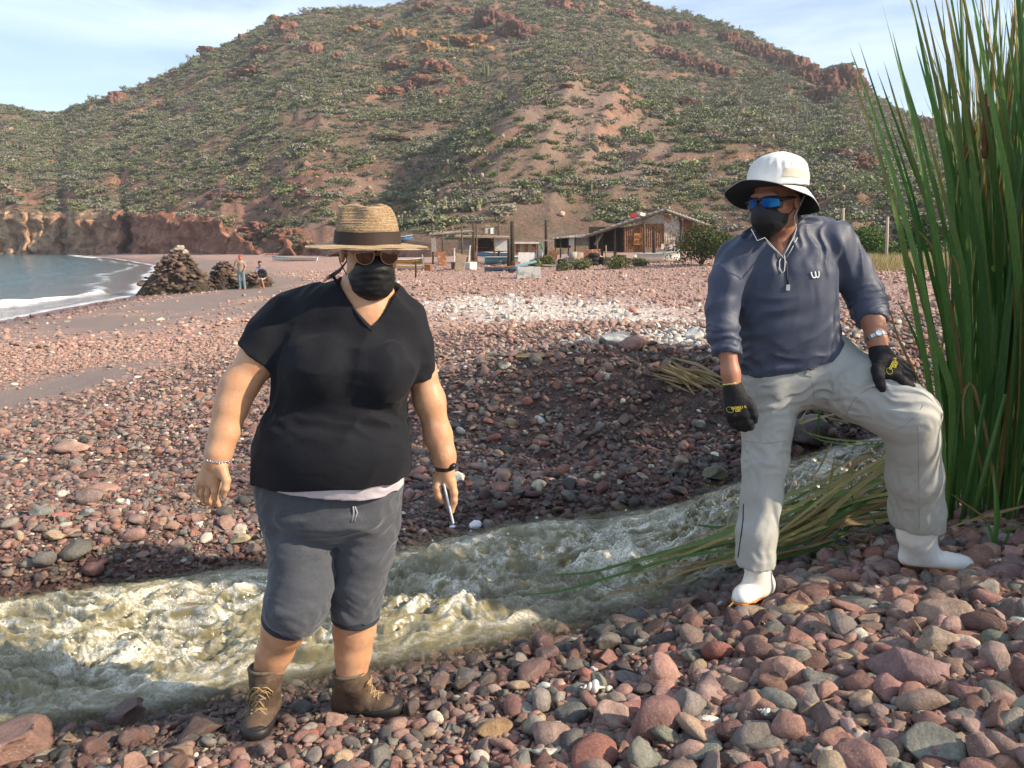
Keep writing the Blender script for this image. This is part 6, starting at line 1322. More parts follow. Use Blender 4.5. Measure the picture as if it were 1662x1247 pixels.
# dead leaves bent over inside the clump
for (pts, Yd) in ([[(1560, 760), (1556, 560), (1520, 400), (1455, 345)], 3.8], [[(1580, 780), (1570, 500), (1545, 395), (1540, 420), (1542, 480)], 3.7], [[(1640, 780), (1650, 600), (1645, 480), (1652, 330)], 3.7], [[(1600, 790), (1575, 690), (1555, 600), (1548, 560)], 3.7], [[(1615, 800), (1600, 700), (1575, 610), (1560, 640), (1566, 720)], 3.65],
                  [[(1540, 760), (1500, 640), (1455, 545), (1440, 490)], 3.9], [[(1545, 770), (1520, 620), (1492, 440), (1455, 300), (1420, 292), (1412, 330)], 3.9], [[(1620, 790), (1640, 700), (1662, 640)], 3.7]):
    blade('dry_leaf', [P(a, b, Yd) for a, b in pts], .016, M_dry, CL, up=(0, -1, .2), dry=.5); n += 1
blade('leaf', [P(1385, 333, 4.0), P(1440, 336, 4.0), P(1500, 350, 4.0), P(1550, 400, 4.0), P(1580, 600, 4.0)][::-1], .014, M_reed, CL, up=(0, -1, .5))
# thick pale stalk bases
for (a, b, Yd, r) in ([(1560, 845), (1600, 640), 3.62, .015], [(1575, 842), (1632, 640), 3.6, .018], [(1545, 820), (1560, 640), 3.75, .013]):
    p0, p1 = P(*a, Yd), P(*b, Yd); p0[2] = gz(p0[0], p0[1]) - .02; MB().tube([p0, (p0 + p1) / 2, p1], [r, r * .85, r * .55], 8, flat=(0, -1, 0), ff=.6).build('stalk', M_reed, CL, True); n += 1
# seed heads
M_spike = mat('brown_seed_head', (.16, .075, .030), rough=.95, noise=(60, (.11, .05, .02), .4, .7), bump=(260, .6, .004))
for (a, b, Yd) in ([(1601, 152), (1598, 258), 3.85], [(1582, 205), (1556, 285), 4.0], [(1652, 240), (1657, 290), 3.9]):
    p1, p0 = P(*a, Yd), P(*b, Yd); d = p1 - p0; z0 = gz(p0[0], p0[1])
    st = MB().tube([(p0[0] + .02, p0[1], z0), (p0[0], p0[1], (p0[2] + z0) / 2), p0, p1 + d * .35], [.007, .006, .005, .002], 6).build('stem', M_mixed, CL, True)
    MB().tube([p0 + d * f for f in (0, .02, .08, .5, .92, .98, 1)], [.004, .011, .0145, .015, .0145, .011, .004], 10).build('seed_head', M_spike, st, True)
# ------------------------------------------------------------------ fallen reeds lying over the stream
FR = tag(empty('fallen_reeds', P(1300, 860, 3.5)), 'bundle of flattened yellowing reeds trailing across the stream between the trouser legs', 'reeds')
rs = random.Random(9)
for i in range(46):
    t = rs.random(); b = (rs.uniform(1405, 1500), rs.uniform(745, 850)); Yb = rs.uniform(3.55, 3.95)
    mid = (rs.uniform(1270, 1350), 812 + 62 * t + rs.gauss(0, 16)); end = (rs.uniform(985, 1215), 0); ex = rs.random() ** 1.5
    ex_ = 1215 - 240 * ex; ey_ = 880 + 62 * t * (.6 + .4 * ex) + 26 * ex + rs.gauss(0, 14)
    p0, p1, p2 = P(*b, Yb), P(*mid, 3.50 + .2 * (1 - t)), P(ex_, ey_, 3.35 + .30 * (1 - t)); p0[2] = max(p0[2], gz(p0[0], p0[1]) + .02)
    for q in (p1, p2): q[2] = max(q[2], zw(q[0]) + .035 + .05 * rs.random())
    d = rs.random(); m, dr = (M_reed, 0.) if d < .12 else ((M_mixed, .0) if d < .58 else (M_dry, .0))
    blade('blade', [p0 + np.array([.15, .1, .02]), p0, (p0 + p1) / 2 + np.array([0, 0, .03]), p1, p2], rs.uniform(.013, .026), m, FR, up=(0, -.5, 1), dry=dr, twist=rs.uniform(-1, 1))
for i in range(26):                     # broken pieces lying across the bundle
    x_, y_ = rs.uniform(1230, 1430), rs.uniform(770, 890); L_, a_ = rs.uniform(40, 130), rs.gauss(.3, .55); kx, ky = math.cos(a_) * L_, math.sin(a_) * L_ * .6; q = [P(x_ + kx * f, y_ - ky * f + 14 * math.sin(f * 3.1) * rs.uniform(-1, 1), 3.6) for f in (-.5, -.15, .2, .5)]
    for v in q: v[2] = max(v[2], zw(v[0]) + .05)
    blade('blade', q, rs.uniform(.008, .018), rs.choice([M_mixed, M_dry, M_dry, M_reed]), FR, up=(0, -.6, 1), dry=rs.uniform(0, .4), twist=rs.uniform(-2, 2))
for (pts, Yd, m) in ([[(1200, 915), (1150, 913), (1100, 914), (1060, 916)], 3.45, M_dry], [[(1195, 855), (1160, 857), (1125, 852)], 3.75, M_reed], [[(1195, 868), (1145, 880), (1095, 900), (1040, 925)], 3.6, M_dry], [[(1200, 860), (1120, 885), (1050, 905), (960, 940), (880, 950)], 3.55, M_reed], [[(1210, 905), (1120, 925), (1040, 955), (980, 985), (950, 996)], 3.3, M_dry], [[(1200, 890), (1100, 905), (1000, 935), (900, 975), (820, 1010)], 3.35, M_reed],
                   [[(1440, 715), (1400, 718), (1340, 712), (1300, 700), (1305, 680)], 4.3, M_mixed], [[(1450, 720), (1390, 724), (1330, 716), (1290, 690)], 4.25, M_reed], [[(1330, 655), (1328, 700), (1330, 712)], 4.4, M_reed], [[(1360, 672), (1320, 680), (1295, 690), (1310, 665)], 4.4, M_dry], [[(1400, 690), (1350, 680), (1310, 670)], 4.5, M_mixed], [[(1385, 745), (1340, 770), (1310, 780)], 4.2, M_dry], [[(1350, 720), (1330, 760), (1320, 775)], 4.1, M_dry],
                   [[(1430, 840), (1400, 860), (1380, 800), (1385, 760)], 3.6, M_reed], [[(1410, 830), (1430, 870), (1440, 885)], 3.5, M_reed], [[(1365, 880), (1375, 905), (1380, 915)], 3.4, M_reed], [[(1440, 735), (1400, 745), (1380, 760), (1330, 830), (1270, 850)], 3.9, M_dry], [[(1445, 760), (1410, 738), (1385, 748), (1375, 800)], 3.85, M_dry]):
    q = [P(a, b, Yd) for a, b in pts]
    for v in q: v[2] = max(v[2], zw(v[0]) + .02)
    blade('blade', q, rs.uniform(.010, .018), m, FR, up=(0, -.6, 1), dry=.0 if m is M_reed else .2)
# ------------------------------------------------------------------ dry straw heap on the far bank, loose stems and shoots
SH = tag(empty('dry_straw', hit(1130, 628)), 'heap of dry straw coloured reed leaves on the slope beside the navy sleeve', 'straw')
for i in range(26):
    a, b = (rs.uniform(1120, 1190), rs.uniform(622, 646)), (rs.uniform(1050, 1110), rs.uniform(605, 632)); 
    if i % 4 == 0: b = (rs.uniform(1062, 1100), rs.uniform(592, 612))
    p0, p1 = hit(*a), hit(*b); m_ = (p0 + p1) / 2; p0[2] += .03 * rs.random(); p1[2] += .04 + .08 * rs.random(); m_[2] = max(m_[2], gz(m_[0], m_[1]) + .04) + .04 * rs.random()
    blade('blade', [p0, m_, p1], rs.uniform(.012, .028), M_dry, SH, up=(0, -.6, 1), dry=.0, twist=rs.uniform(-1, 1))
DS = [([(760, 583), (800, 582), (840, 584)], 'short golden dry stalk lying on the crest near the black shirt'), ([(838, 586), (880, 584), (908, 582)], 'golden dry stalk lying on the crest at mid beach')]
for pts, lab in DS:
    q = [hit(a, b) + np.array([0, 0, .03]) for a, b in pts]; tag(blade('dry_stalk', q, .05, M_dry, None, up=(0, -.6, 1)), lab, 'stalk')
for pts, lab in (([(1478, 1025), (1500, 1060), (1530, 1090), (1560, 1105)], 'thin pale dry stem crossing the stones near the big tan boulder'), ([(1300, 1183), (1322, 1168), (1352, 1160)], 'short pale dry stem curved on the stones of the near pile'), ([(1178, 1010), (1190, 998), (1200, 990)], 'pale dry leaf scrap in front of the planted white boot')):
    q = [hit(a, b) + np.array([0, 0, .05]) for a, b in pts]; tag(blade('straw', q, .006, M_dry, None, up=(0, -.6, 1)), lab, 'stem')
sh = tag(empty('reed_shoot', P(1613, 890, 3.2)), 'young bright green shoot standing between the white boot and the cattails', 'shoot')
for b, tp in (((1612, 893), (1612, 752)), ((1614, 893), (1618, 790)), ((1612, 893), (1600, 845)), ((1618, 893), (1640, 860))): p0, p1 = P(*b, 3.2), P(*tp, 3.2); blade('leaf', [p0, (p0 + p1) / 2 + np.array([.01, 0, 0]), p1], .014, M_reed, sh, up=(0, -1, 0))
for pts in ([(1662, 822), (1600, 838), (1535, 858)], [(1662, 850), (1600, 842), (1540, 800)], [(1662, 868), (1600, 872), (1560, 880)], [(1660, 884), (1630, 870), (1560, 866)]):
    q = [P(a, b, 3.4) for a, b in pts]; 
    for v in q: v[2] = max(v[2], gz(v[0], v[1]) + .04)
    blade('fallen_leaf', q, .016, rs.choice([M_reed, M_mixed, M_dry]), CL, up=(0, -.6, 1)); n += 1
print('cattail leaves', n)
# ------------------------------------------------------------------ scrub, rocks and cacti of the hillside
def hill_at(n, rng, ymin=0.0, powr=1.6):
    t = rng.uniform(-.78, .80, n); F_, C_, R_, S_ = hill_tab(t); q = rng.random(n) ** (1 / powr); Y = F_ + 1 + ymin + (R_ + 1.5 - F_ - 1 - ymin) * q; X = t * Y; z = hill_z(X, Y)
    e = 1.2; gx = (hill_z(X + e, Y) - z) / e; gy = (hill_z(X, Y + e) - z) / e; return X, Y, z, 1 / np.sqrt(1 + gx ** 2 + gy ** 2), gx, gy
def leaf_cloud(name, seed, n, ls, rx, rz, trunk=True):
    r = np.random.default_rng(seed); V = []; F_ = []; lobes = r.normal(size=(7, 3)) * [.45, .45, .2] + [0, 0, .45]; i = 0
    for k in range(n):
        c = lobes[r.integers(7)] + r.normal(size=3) * [.21, .21, .17]; c[2] = max(c[2], .03); 
        a, b = r.normal(size=3), r.normal(size=3); a /= np.linalg.norm(a); b -= a * (a @ b); b /= np.linalg.norm(b); s = ls * r.uniform(.6, 1.4)
        V += [c * [rx, rx, rz] + (a * x + b * y) * s for x, y in ((-.5, -.35), (.5, -.35), (.35, .4), (-.35, .4))]; F_.append((i, i + 1, i + 2, i + 3)); i += 4
    return me_from(name, V, np.array(F_), smooth=False)
def bush_mat(name, inst):
    def bld(t, b, tcn):
        K = t.links.new
        c = node(t, 'ShaderNodeAttribute', attribute_name='col', attribute_type='INSTANCER').outputs['Color'] if inst else node(t, 'ShaderNodeObjectInfo').outputs['Color']
        n = node(t, 'ShaderNodeTexNoise', i_Scale=5.0, i_Detail=2.0); K(tcn.outputs['Object'], n.inputs['Vector']); v = node(t, 'ShaderNodeMapRange'); v.inputs['From Min'].default_value = .3; v.inputs['From Max'].default_value = .7; v.inputs['To Min'].default_value = .65; v.inputs['To Max'].default_value = 1.35
        K(n.outputs['Fac'], v.inputs['Value']); s = node(t, 'ShaderNodeVectorMath', operation='SCALE'); K(c, s.inputs[0]); K(v.outputs[0], s.inputs['Scale']); K(s.outputs[0], b.inputs['Base Color'])
    return mat(name, rough=.8, spec=.15, build=bld)
M_bush_i, M_bush = bush_mat('scrub_leaves', True), bush_mat('shrub_leaves', False)
BUSH = []
for i in range(7):
    me = leaf_cloud('scrub_%d' % i, 50 + i, 280, .17, 1.0, .85 if i % 3 else .6); me.materials.append(M_bush_i); BUSH.append(bpy.data.objects.new('scrub_%02d' % i, me))
rng = np.random.default_rng(21)
X, Y, z, nz_, gx, gy = hill_at(54000, rng)
dn = fbm(X / 16., Y / 20., 3.3, 3) + .5 * perlin(X / 5., Y / 6., 1.); br = bare_at(X, Y); lf_ = ss(tx(650), tx(480), X / Y); Fh = hill_tab(X / Y)[0]
keep = (rng.random(len(X)) < np.clip(  .74 + .75 * dn - .45 * br, .06, 1)) & (nz_ > .52) & (rng.random(len(X)) > .85 * lf_ * (1 - ss(8, 26, Y - Fh)))
X, Y, z, nz_, gx, gy = [q[keep] for q in (X, Y, z, nz_, gx, gy)]; n = len(X)
sz = np.clip(np.exp(rng.normal(.02, .38, n)), .4, 2.5)
gcol = np.array([(.140, .145, .078), (.112, .124, .070), (.155, .152, .095), (.158, .148, .115), (.125, .150, .070), (.138, .126, .100), (.172, .168, .132)]); ci = rng.choice(7, n, p=[.24, .2, .16, .13, .10, .10, .07]); col = gcol[ci] * rng.uniform(1.1, 1.75, (n, 1))
tag(scatter('scrub', np.stack([X, Y, z - .1], -1), np.stack([gy * .3, -gx * .3, rng.uniform(0, 6.28, n)], -1), np.stack([sz, sz, sz * rng.uniform(.6, 1.0, n)], -1), col, rng.integers(0, 7, n), BUSH), 'low grey green desert scrub covering the hillside', 'scrub')
# boulders strewn over the hill
X, Y, z, nz_, gx, gy = hill_at(9000, rng); k = (fbm(X / 22., Y / 24., 7.3, 3) > -.05); X, Y, z = X[k], Y[k], z[k]; n = len(X); sz = np.clip(np.exp(rng.normal(-1.15, .55, n)), .12, 1.6)
col = np.array([(.25, .125, .09), (.31, .18, .13), (.20, .11, .085), (.36, .25, .19)])[rng.integers(0, 4, n)] * rng.uniform(.8, 1.25, (n, 1))
PB = []
for i in range(6): m_ = stone_mesh('boulder_%d' % i, 500 + i, 2, .8, .95, .14); m_.materials.append(M_stone_i); PB.append(bpy.data.objects.new('boulder_%02d' % i, m_))
tag(scatter('hillside_boulders', np.stack([X, Y, z], -1), rng.uniform(-.5, 3, (n, 3)), np.stack([sz, sz, sz], -1), col, rng.integers(0, 6, n), PB, extra=np.zeros(n)), 'loose reddish boulders strewn over the hillside', 'boulders')
# rock outcrops, parts of the hill
def rock_mat(name, cs):
    def bld(t, b, tcn):
        K = t.links.new; mp = node(t, 'ShaderNodeMapping'); mp.inputs['Scale'].default_value = (1, 1, .3); K(tcn.outputs['Object'], mp.inputs[0]); n = node(t, 'ShaderNodeTexNoise', i_Scale=.9, i_Detail=8.0, i_Roughness=.7); K(mp.outputs[0], n.inputs['Vector'])
        r = ramp(t, cs); K(n.outputs['Fac'], r.inputs[0]); K(r.outputs[0], b.inputs['Base Color']); n2 = node(t, 'ShaderNodeTexNoise', i_Scale=1.7, i_Detail=8.0, i_Roughness=.75); K(mp.outputs[0], n2.inputs['Vector']); bp = node(t, 'ShaderNodeBump', i_Strength=1.0, i_Distance=.7); K(n2.outputs['Fac'], bp.inputs['Height']); K(bp.outputs[0], b.inputs['Normal'])
    return mat(name, rough=.95, spec=.1, build=bld)
M_rk = {'r': rock_mat('red_rock', [(.28, (.09, .045, .035)), (.45, (.24, .12, .085)), (.62, (.36, .205, .15)), (.78, (.44, .30, .22))]), 'o': rock_mat('ochre_rock', [(.28, (.16, .085, .04)), (.5, (.36, .20, .10)), (.7, (.48, .31, .17))]), 'd': rock_mat('dark_rock', [(.28, (.055, .032, .028)), (.45, (.15, .078, .058)), (.62, (.25, .14, .105)), (.78, (.32, .20, .15))])}
OUT = [(190, 160, 20, 24, 'r'), (462, 45, 34, 22, 'r'), (470, 62, 22, 22, 'r'), (430, 82, 44, 18, 'r'), (508, 76, 26, 26, 'r'), (415, 116, 46, 14, 'r'), (340, 82, 22, 10, 'r'), (370, 88, 14, 8, 'r'), (550, 92, 18, 14, 'r'), (445, 30, 18, 14, 'r'), (395, 60, 16, 10, 'r'), (265, 175, 14, 8, 'r'), (285, 118, 14, 10, 'r'),
       (655, 58, 30, 24, 'o'), (693, 74, 30, 22, 'o'), (752, 66, 44, 16, 'o'), (605, 42, 40, 12, 'o'), (572, 48, 24, 12, 'o'), (795, 80, 14, 12, 'o'), (650, 104, 36, 14, 'r'), (705, 108, 34, 20, 'r'), (690, 128, 30, 16, 'r'), (630, 145, 48, 18, 'r'), (668, 138, 26, 22, 'r'), (744, 130, 26, 18, 'r'), (715, 152, 24, 14, 'r'), (610, 145, 18, 16, 'r'), (640, 120, 16, 14, 'r'),
       (800, 28, 40, 26, 'd'), (835, 48, 40, 22, 'd'), (858, 62, 22, 14, 'd'), (905, 6, 28, 20, 'r'), (935, 12, 20, 14, 'r'), (740, 18, 34, 14, 'r'), (690, 10, 30, 14, 'r'), (1048, 12, 22, 14, 'd'), (1080, 48, 20, 18, 'd'), (1110, 45, 18, 18, 'd'), (1010, 22, 26, 12, 'r'),
       (1075, 84, 24, 22, 'd'), (1100, 92, 22, 20, 'd'), (1122, 100, 26, 22, 'd'), (1150, 110, 26, 20, 'd'), (1172, 118, 20, 14, 'd'), (1180, 62, 26, 20, 'd'), (1208, 72, 28, 24, 'd'), (1236, 84, 28, 26, 'd'), (1262, 92, 24, 28, 'd'), (1288, 104, 24, 26, 'd'), (1310, 118, 22, 22, 'd'), (1330, 130, 24, 20, 'd'), (1240, 122, 20, 16, 'd'), (1215, 118, 22, 10, 'r'),
       (1372, 128, 36, 36, 'd'), (1392, 142, 26, 30, 'd'), (1352, 150, 30, 22, 'd'), (1315, 152, 26, 16, 'r'), (1340, 166, 24, 12, 'r'), (1360, 170, 18, 10, 'r'), (1285, 176, 14, 12, 'd'), (1380, 258, 30, 18, 'd'), (1404, 262, 26, 16, 'd'), (1362, 248, 18, 10, 'd'), (1160, 218, 18, 10, 'r'), (1130, 172, 14, 8, 'd'), (1100, 165, 30, 8, 'd'), (1337, 218, 8, 6, 'o'), (1368, 230, 8, 6, 'o'), (1308, 212, 10, 6, 'o'),
       (455, 312, 30, 20, 'r'), (480, 300, 34, 16, 'r'), (495, 312, 26, 22, 'r'), (430, 372, 50, 22, 'r'), (470, 378, 40, 20, 'r'), (380, 318, 30, 10, 'r'), (350, 316, 20, 8, 'r'), (640, 345, 30, 14, 'o'), (625, 350, 16, 14, 'o'), (560, 360, 20, 14, 'r'), (1485, 205, 26, 20, 'd'), (1505, 200, 20, 18, 'd'), (920, 140, 16, 5, 'r'), (640, 225, 40, 5, 'r'), (600, 250, 16, 8, 'r')]
rk_rng = np.random.default_rng(77)
for i, (px, py, w, h, kd) in enumerate(OUT):
    if kd == 'd': w, h = w * 1.35, h * 1.35
    else: w, h = w * 1.12, h * 1.15
    p = hit(px, py + h * .30); mp_ = p[1] / FPX; bm = bmesh.new(); bmesh.ops.create_icosphere(bm, subdivisions=5 if w > 20 else 4, radius=1); v = np.array([q.co[:] for q in bm.verts]); f = np.array([[q.index for q in g.verts] for g in bm.faces]); bm.free()
    s0 = i * 3.7; sd_ = rk_rng.normal(size=(46, 3)); sd_ /= np.linalg.norm(sd_, axis=1, keepdims=True); vv = v + .10 * np.stack([perlin(v[:, 0] * 3 + s0, v[:, 1] * 3, v[:, 2] * 3), perlin(v[:, 0] * 3, v[:, 1] * 3 + s0, v[:, 2] * 3), 0 * v[:, 0]], -1)
    st_ = np.array([1, 1, .35 if kd == 'd' else .8]); dq = ((vv * st_) ** 2).sum(1)[:, None] + ((sd_ * st_) ** 2).sum(1)[None] - 2 * (vv * st_) @ (sd_ * st_).T; ci_ = dq.argmin(1); dm = np.maximum(np.partition(dq, 1, axis=1)[:, :2], 0); co_ = rk_rng.uniform(-.26, .26, 46)
    r = 1 + co_[ci_] - .20 * np.exp(-((np.sqrt(dm[:, 1]) - np.sqrt(dm[:, 0])) / .07) ** 2) + .22 * fbm(v[:, 0] * 1.3 + s0, v[:, 1] * 1.3, v[:, 2] * 1.3, 3) + .16 * (1 - 2.4 * np.abs(perlin(v[:, 0] * 6 + s0, v[:, 1] * 6, v[:, 2] * (1.6 if kd == 'd' else 5)))) + .06 * perlin(v[:, 0] * 15, v[:, 1] * 15, v[:, 2] * 9 + s0)
    v = v * r[:, None]; top_ = np.where(v[:, 2] > .72, .72 + (v[:, 2] - .72) * .4, v[:, 2]); v[:, 2] = top_
    v = v * [w * .56 * mp_, w * .50 * mp_, h * .62 * mp_] * (1 + .1 * rk_rng.normal()); a = rk_rng.uniform(-.5, .5); ca, sa = math.cos(a), math.sin(a); v = np.stack([v[:, 0] * ca - v[:, 1] * sa, v[:, 0] * sa + v[:, 1] * ca, v[:, 2]], -1)
    ob('rock_outcrop', me_from('rock_outcrop', v + p + np.array([0, w * .1 * mp_, 0]), f, smooth=False), HILL, M_rk[kd])
# columnar cacti
M_cact = mat('cactus_green', (.085, .115, .050), rough=.7, noise=(3, (.12, .13, .07), .4, .7))
def cactus(px, py, hpx, arms, lab):
    p = hit(px, py); m_ = p[1] / FPX; H = hpx * m_; rr = random.Random(int(px * 7 + py)); c = tag(empty('columnar_cactus', p), lab, 'cactus', 'cacti on the hillside')
    for i in range(arms):
        a = rr.uniform(0, 6.28); o = 0 if i == 0 else rr.uniform(.25, .6) * min(H * .25, 1.2); h = H * (1 if i == 0 else rr.uniform(.55, .95)); b = p + np.array([math.cos(a) * o * .3, math.sin(a) * o * .3, -.2]); r = max(.12, .05 * H)
        ps = [b, b + np.array([math.cos(a) * o, math.sin(a) * o, h * .25]), b + np.array([math.cos(a) * o * 1.2, math.sin(a) * o * 1.2, h * .6]), b + np.array([math.cos(a) * o * 1.25, math.sin(a) * o * 1.25, h * .95]), b + np.array([math.cos(a) * o * 1.25, math.sin(a) * o * 1.25, h])]
        MB().tube(ps, [r * .8, r, r, r * .8, r * .3], 8).build('stem', M_cact, c, True)
for a in [(446, 190, 18, 6, 'pale clustered cactus on the slope under the left outcrops'), (350, 300, 16, 3, 'cactus above the red gully left of the straw hat'), (55, 310, 14, 5, 'spiky cactus clump above the sea cliff at far left'), (789, 126, 24, 4, 'branched cactus right of the pink crags'), (902, 88, 20, 2, 'tall cactus below the summit cliffs'), (829, 104, 20, 1, 'single cactus column above the hollow'), (728, 86, 22, 1, 'cactus column beside the ochre rocks'),
          (888, 178, 14, 1, 'short cactus on top of the bare spur'), (900, 280, 16, 1, 'dark cactus low on the spur'), (936, 222, 14, 2, 'stubby cactus half way down the spur'), (615, 182, 18, 1, 'cactus column below the left pink crags'), (1363, 222, 24, 1, 'thin tall cactus right of the sun hat'), (1419, 234, 24, 3, 'branched cactus under the right crag'), (1308, 205, 24, 1, 'slim cactus below the dark crags'),
          (1333, 200, 24, 1, 'slim cactus beneath the right crag edge'), (1426, 312, 20, 1, 'thin cactus low on the slope beside the cattails'), (1340, 325, 14, 3, 'squat cactus just right of the sun hat'), (1200, 60, 18, 1, 'cactus on the right ridge line'), (186, 150, 14, 1, 'cactus beside the lone left boulder'), (960, 320, 26, 3, 'pale cactus above the rusty shack'), (770, 85, 16, 3, 'cactus group left of the tall cactus'), (690, 330, 14, 2, 'cactus by the straw hat brim')]: cactus(*a)
# individually visible shrubs on the lower slopes
shr = []
for i in range(6): me = leaf_cloud('desert_shrub_%d' % i, 150 + i, 420, .15, 1.0, .8); me.materials.append(M_bush); shr.append(me)
rs2 = random.Random(31); cnt = 0; zonelab = {0: 'on the bare spur above the huts', 1: 'above the red cliffs', 2: 'on the slope behind the navy pullover'}
def add_shrub(px, py, wpx, lab, grp, colr=None, hs=.8):
    p = hit(px, py); r = wpx * .5 * p[1] / FPX; o = bpy.data.objects.new('desert_shrub', rs2.choice(shr)); COL.objects.link(o); o.location = p - np.array([0, 0, .1 * r]); o.scale = (r, r, r * hs); o.rotation_euler = (0, 0, rs2.uniform(0, 6.28))
    c = colr or rs2.choice([(.085, .115, .030), (.07, .095, .03), (.11, .12, .045), (.075, .125, .03)]); o.color = (*c, 1); return tag(o, lab, 'shrub', grp)
for i in range(110):
    k = rs2.random()
    if k < .5: px, py, z_ = rs2.uniform(680, 1150), rs2.uniform(170, 335), 0
    elif k < .72: px, py, z_ = rs2.uniform(120, 520), rs2.uniform(270, 350), 1
    else: px, py, z_ = rs2.uniform(1120, 1460), rs2.uniform(200, 345), 2
    w_ = rs2.uniform(12, 30); ci_ = rs2.randrange(4); add_shrub(px, py, w_, ('small ' if w_ < 18 else 'middling ' if w_ < 24 else 'large ') + ['mossy green', 'dark green', 'straw green', 'fresh green'][ci_] + ' desert shrub ' + zonelab[z_], 'shrubs on the lower slopes', [(.115, .150, .045), (.09, .12, .045), (.15, .155, .065), (.11, .17, .045)][ci_])
# ------------------------------------------------------------------ huts, boats and people along the back of the beach
def Q(px, py, Y): return P(px, py, Y)
def ground_pt(px, Y): a, b, c = ray(px, 400.); X = a / b * Y; return np.array([X, Y, float(terrain(np.array([X]), np.array([Y]))[0])])
def sheet_mat(name, c1, c2, c3, lo=.4, hi=.62): return mat(name, c1, rough=.7, spec=.3, metal=.0, noise=[(1.3, c2, lo, hi), (6, c3, .5, .68)], bump=(14, .3, .02))
M_rust = sheet_mat('rusty_corrugated', (.22, .085, .035), (.12, .05, .025), (.35, .20, .10)); M_whr = sheet_mat('weathered_white_sheet', (.48, .43, .36), (.30, .14, .06), (.20, .09, .04), .5, .62); M_plyw = sheet_mat('grey_plywood', (.32, .29, .25), (.22, .18, .14), (.40, .36, .30)); M_wood = mat('weathered_timber', (.11, .080, .058), rough=.9, noise=(5, (.06, .042, .03), .4, .7), bump=(20, .4, .02))
M_dark = mat('dark_timber_and_shade', (.035, .026, .020), rough=.9, noise=(6, (.06, .045, .03), .45, .7)); M_orange = mat('orange_door_paint', (.45, .20, .045), rough=.6, noise=(4, (.30, .10, .03), .45, .65)); M_white = mat('chalky_white_paint', (.62, .60, .55), rough=.7, noise=(3, (.45, .42, .36), .45, .7)); M_tan = mat('tan_roof_board', (.36, .27, .18), rough=.9, noise=(4, (.24, .17, .11), .4, .7)); M_redp = mat('red_plastic', (.45, .04, .035), rough=.5); M_green = mat('green_plastic', (.03, .22, .12), rough=.5)  # M_dark: dark timber, also the colour used for shade inside huts
M_teal = mat('turquoise_boat_paint', (.20, .38, .42), rough=.5, noise=(5, (.32, .46, .48), .45, .7)); M_blueb = mat('blue_boat_paint', (.08, .20, .38), rough=.5); M_yelb = mat('yellow_boat_paint', (.52, .33, .08), rough=.55); M_tyre = mat('tyre_rubber', (.018, .018, .019), rough=.8, bump=(18, .5, .02)); M_tarp = mat('sandy_tarpaulin', (.40, .30, .22), rough=.9, noise=(3, (.28, .20, .15), .4, .7), bump=(5, .6, .08)); M_iron = mat('grey_roof_sheet', (.27, .25, .22), rough=.7, noise=[(1.2, (.15, .08, .045), .46, .6), (5, (.36, .34, .31), .52, .68)])
def corr(name, a, b, c, d, mt, parent, n=18, amp=.03):
    """corrugated sheet between four corners a(bottom left) b(bottom right) c(top right) d(top left)"""
    a, b, c, d = map(lambda q: np.asarray(q, float), (a, b, c, d)); nn = np.cross(b - a, d - a); nn /= np.linalg.norm(nn); V = []
    for i in range(n * 2 + 1):
        f = i / (n * 2); o = nn * amp * (1 if i % 2 else -1) * .5
        for q in (a + (b - a) * f, d + (c - d) * f): V += [q + o, q + o - nn * .012]
    F_ = []
    for i in range(n * 2): k = i * 4; F_ += [(k, k + 4, k + 6, k + 2), (k + 1, k + 3, k + 7, k + 5)]
    return ob(name, me_from(name, V, F_, False), parent, mt)
def post(name, px, y0, y1, Y, r, mt, parent=None, top_dx=0.):
    p1 = Q(px + top_dx, y0, Y); p0 = Q(px, y1, Y); p0[2] = min(p0[2], ground_pt(px, Y)[2]) - .1; return MB().tube([p0, (p0 + p1) / 2 + np.array([.02, 0, 0]), p1], [r * 1.1, r, r * .9], 7).build(name, mt, parent, True)
# -- big rusty shack
Y0 = 60.; SK = tag(empty('rusty_shack', ground_pt(1060, Y0)), 'large gabled shack of rusty corrugated sheets at the foot of the hill', 'shack')
q = lambda x, y, dY=0.: Q(640 + x * .337, 300 + y * .337, Y0 + dY)
corr('wall_sheet', q(1105, 325), q(1200, 325), q(1200, 188), q(1105, 205), M_rust, SK, 9); corr('wall_sheet', q(1202, 302), q(1300, 302), q(1300, 186), q(1202, 186), M_rust, SK, 10); corr('wall_sheet', q(1298, 290, -.06), q(1345, 290, -.06), q(1345, 150, -.06), q(1298, 140, -.06), M_whr, SK, 6); corr('wall_sheet', q(1345, 285, -.04), q(1392, 285, -.04), q(1392, 175, -.04), q(1345, 152, -.04), M_whr, SK, 6); corr('wall_sheet', q(1392, 320), q(1435, 320), q(1435, 178), q(1392, 160), M_rust, SK, 6); corr('wall_sheet', q(1435, 322, .1), q(1500, 322, .1), q(1510, 205, .1), q(1435, 180, .1), M_whr, SK, 7)
mb = MB(); mb.add([q(1165, 190, -.05), q(1300, 187, -.05), q(1302, 136, -.05), q(1165, 166, -.05), q(1165, 190, .03), q(1300, 187, .03), q(1302, 136, .03), q(1165, 166, .03)], [(0, 1, 2, 3), (7, 6, 5, 4), (0, 3, 7, 4), (1, 5, 6, 2), (3, 2, 6, 7), (0, 4, 5, 1)]); mb.build('gable_board', M_plyw, SK)
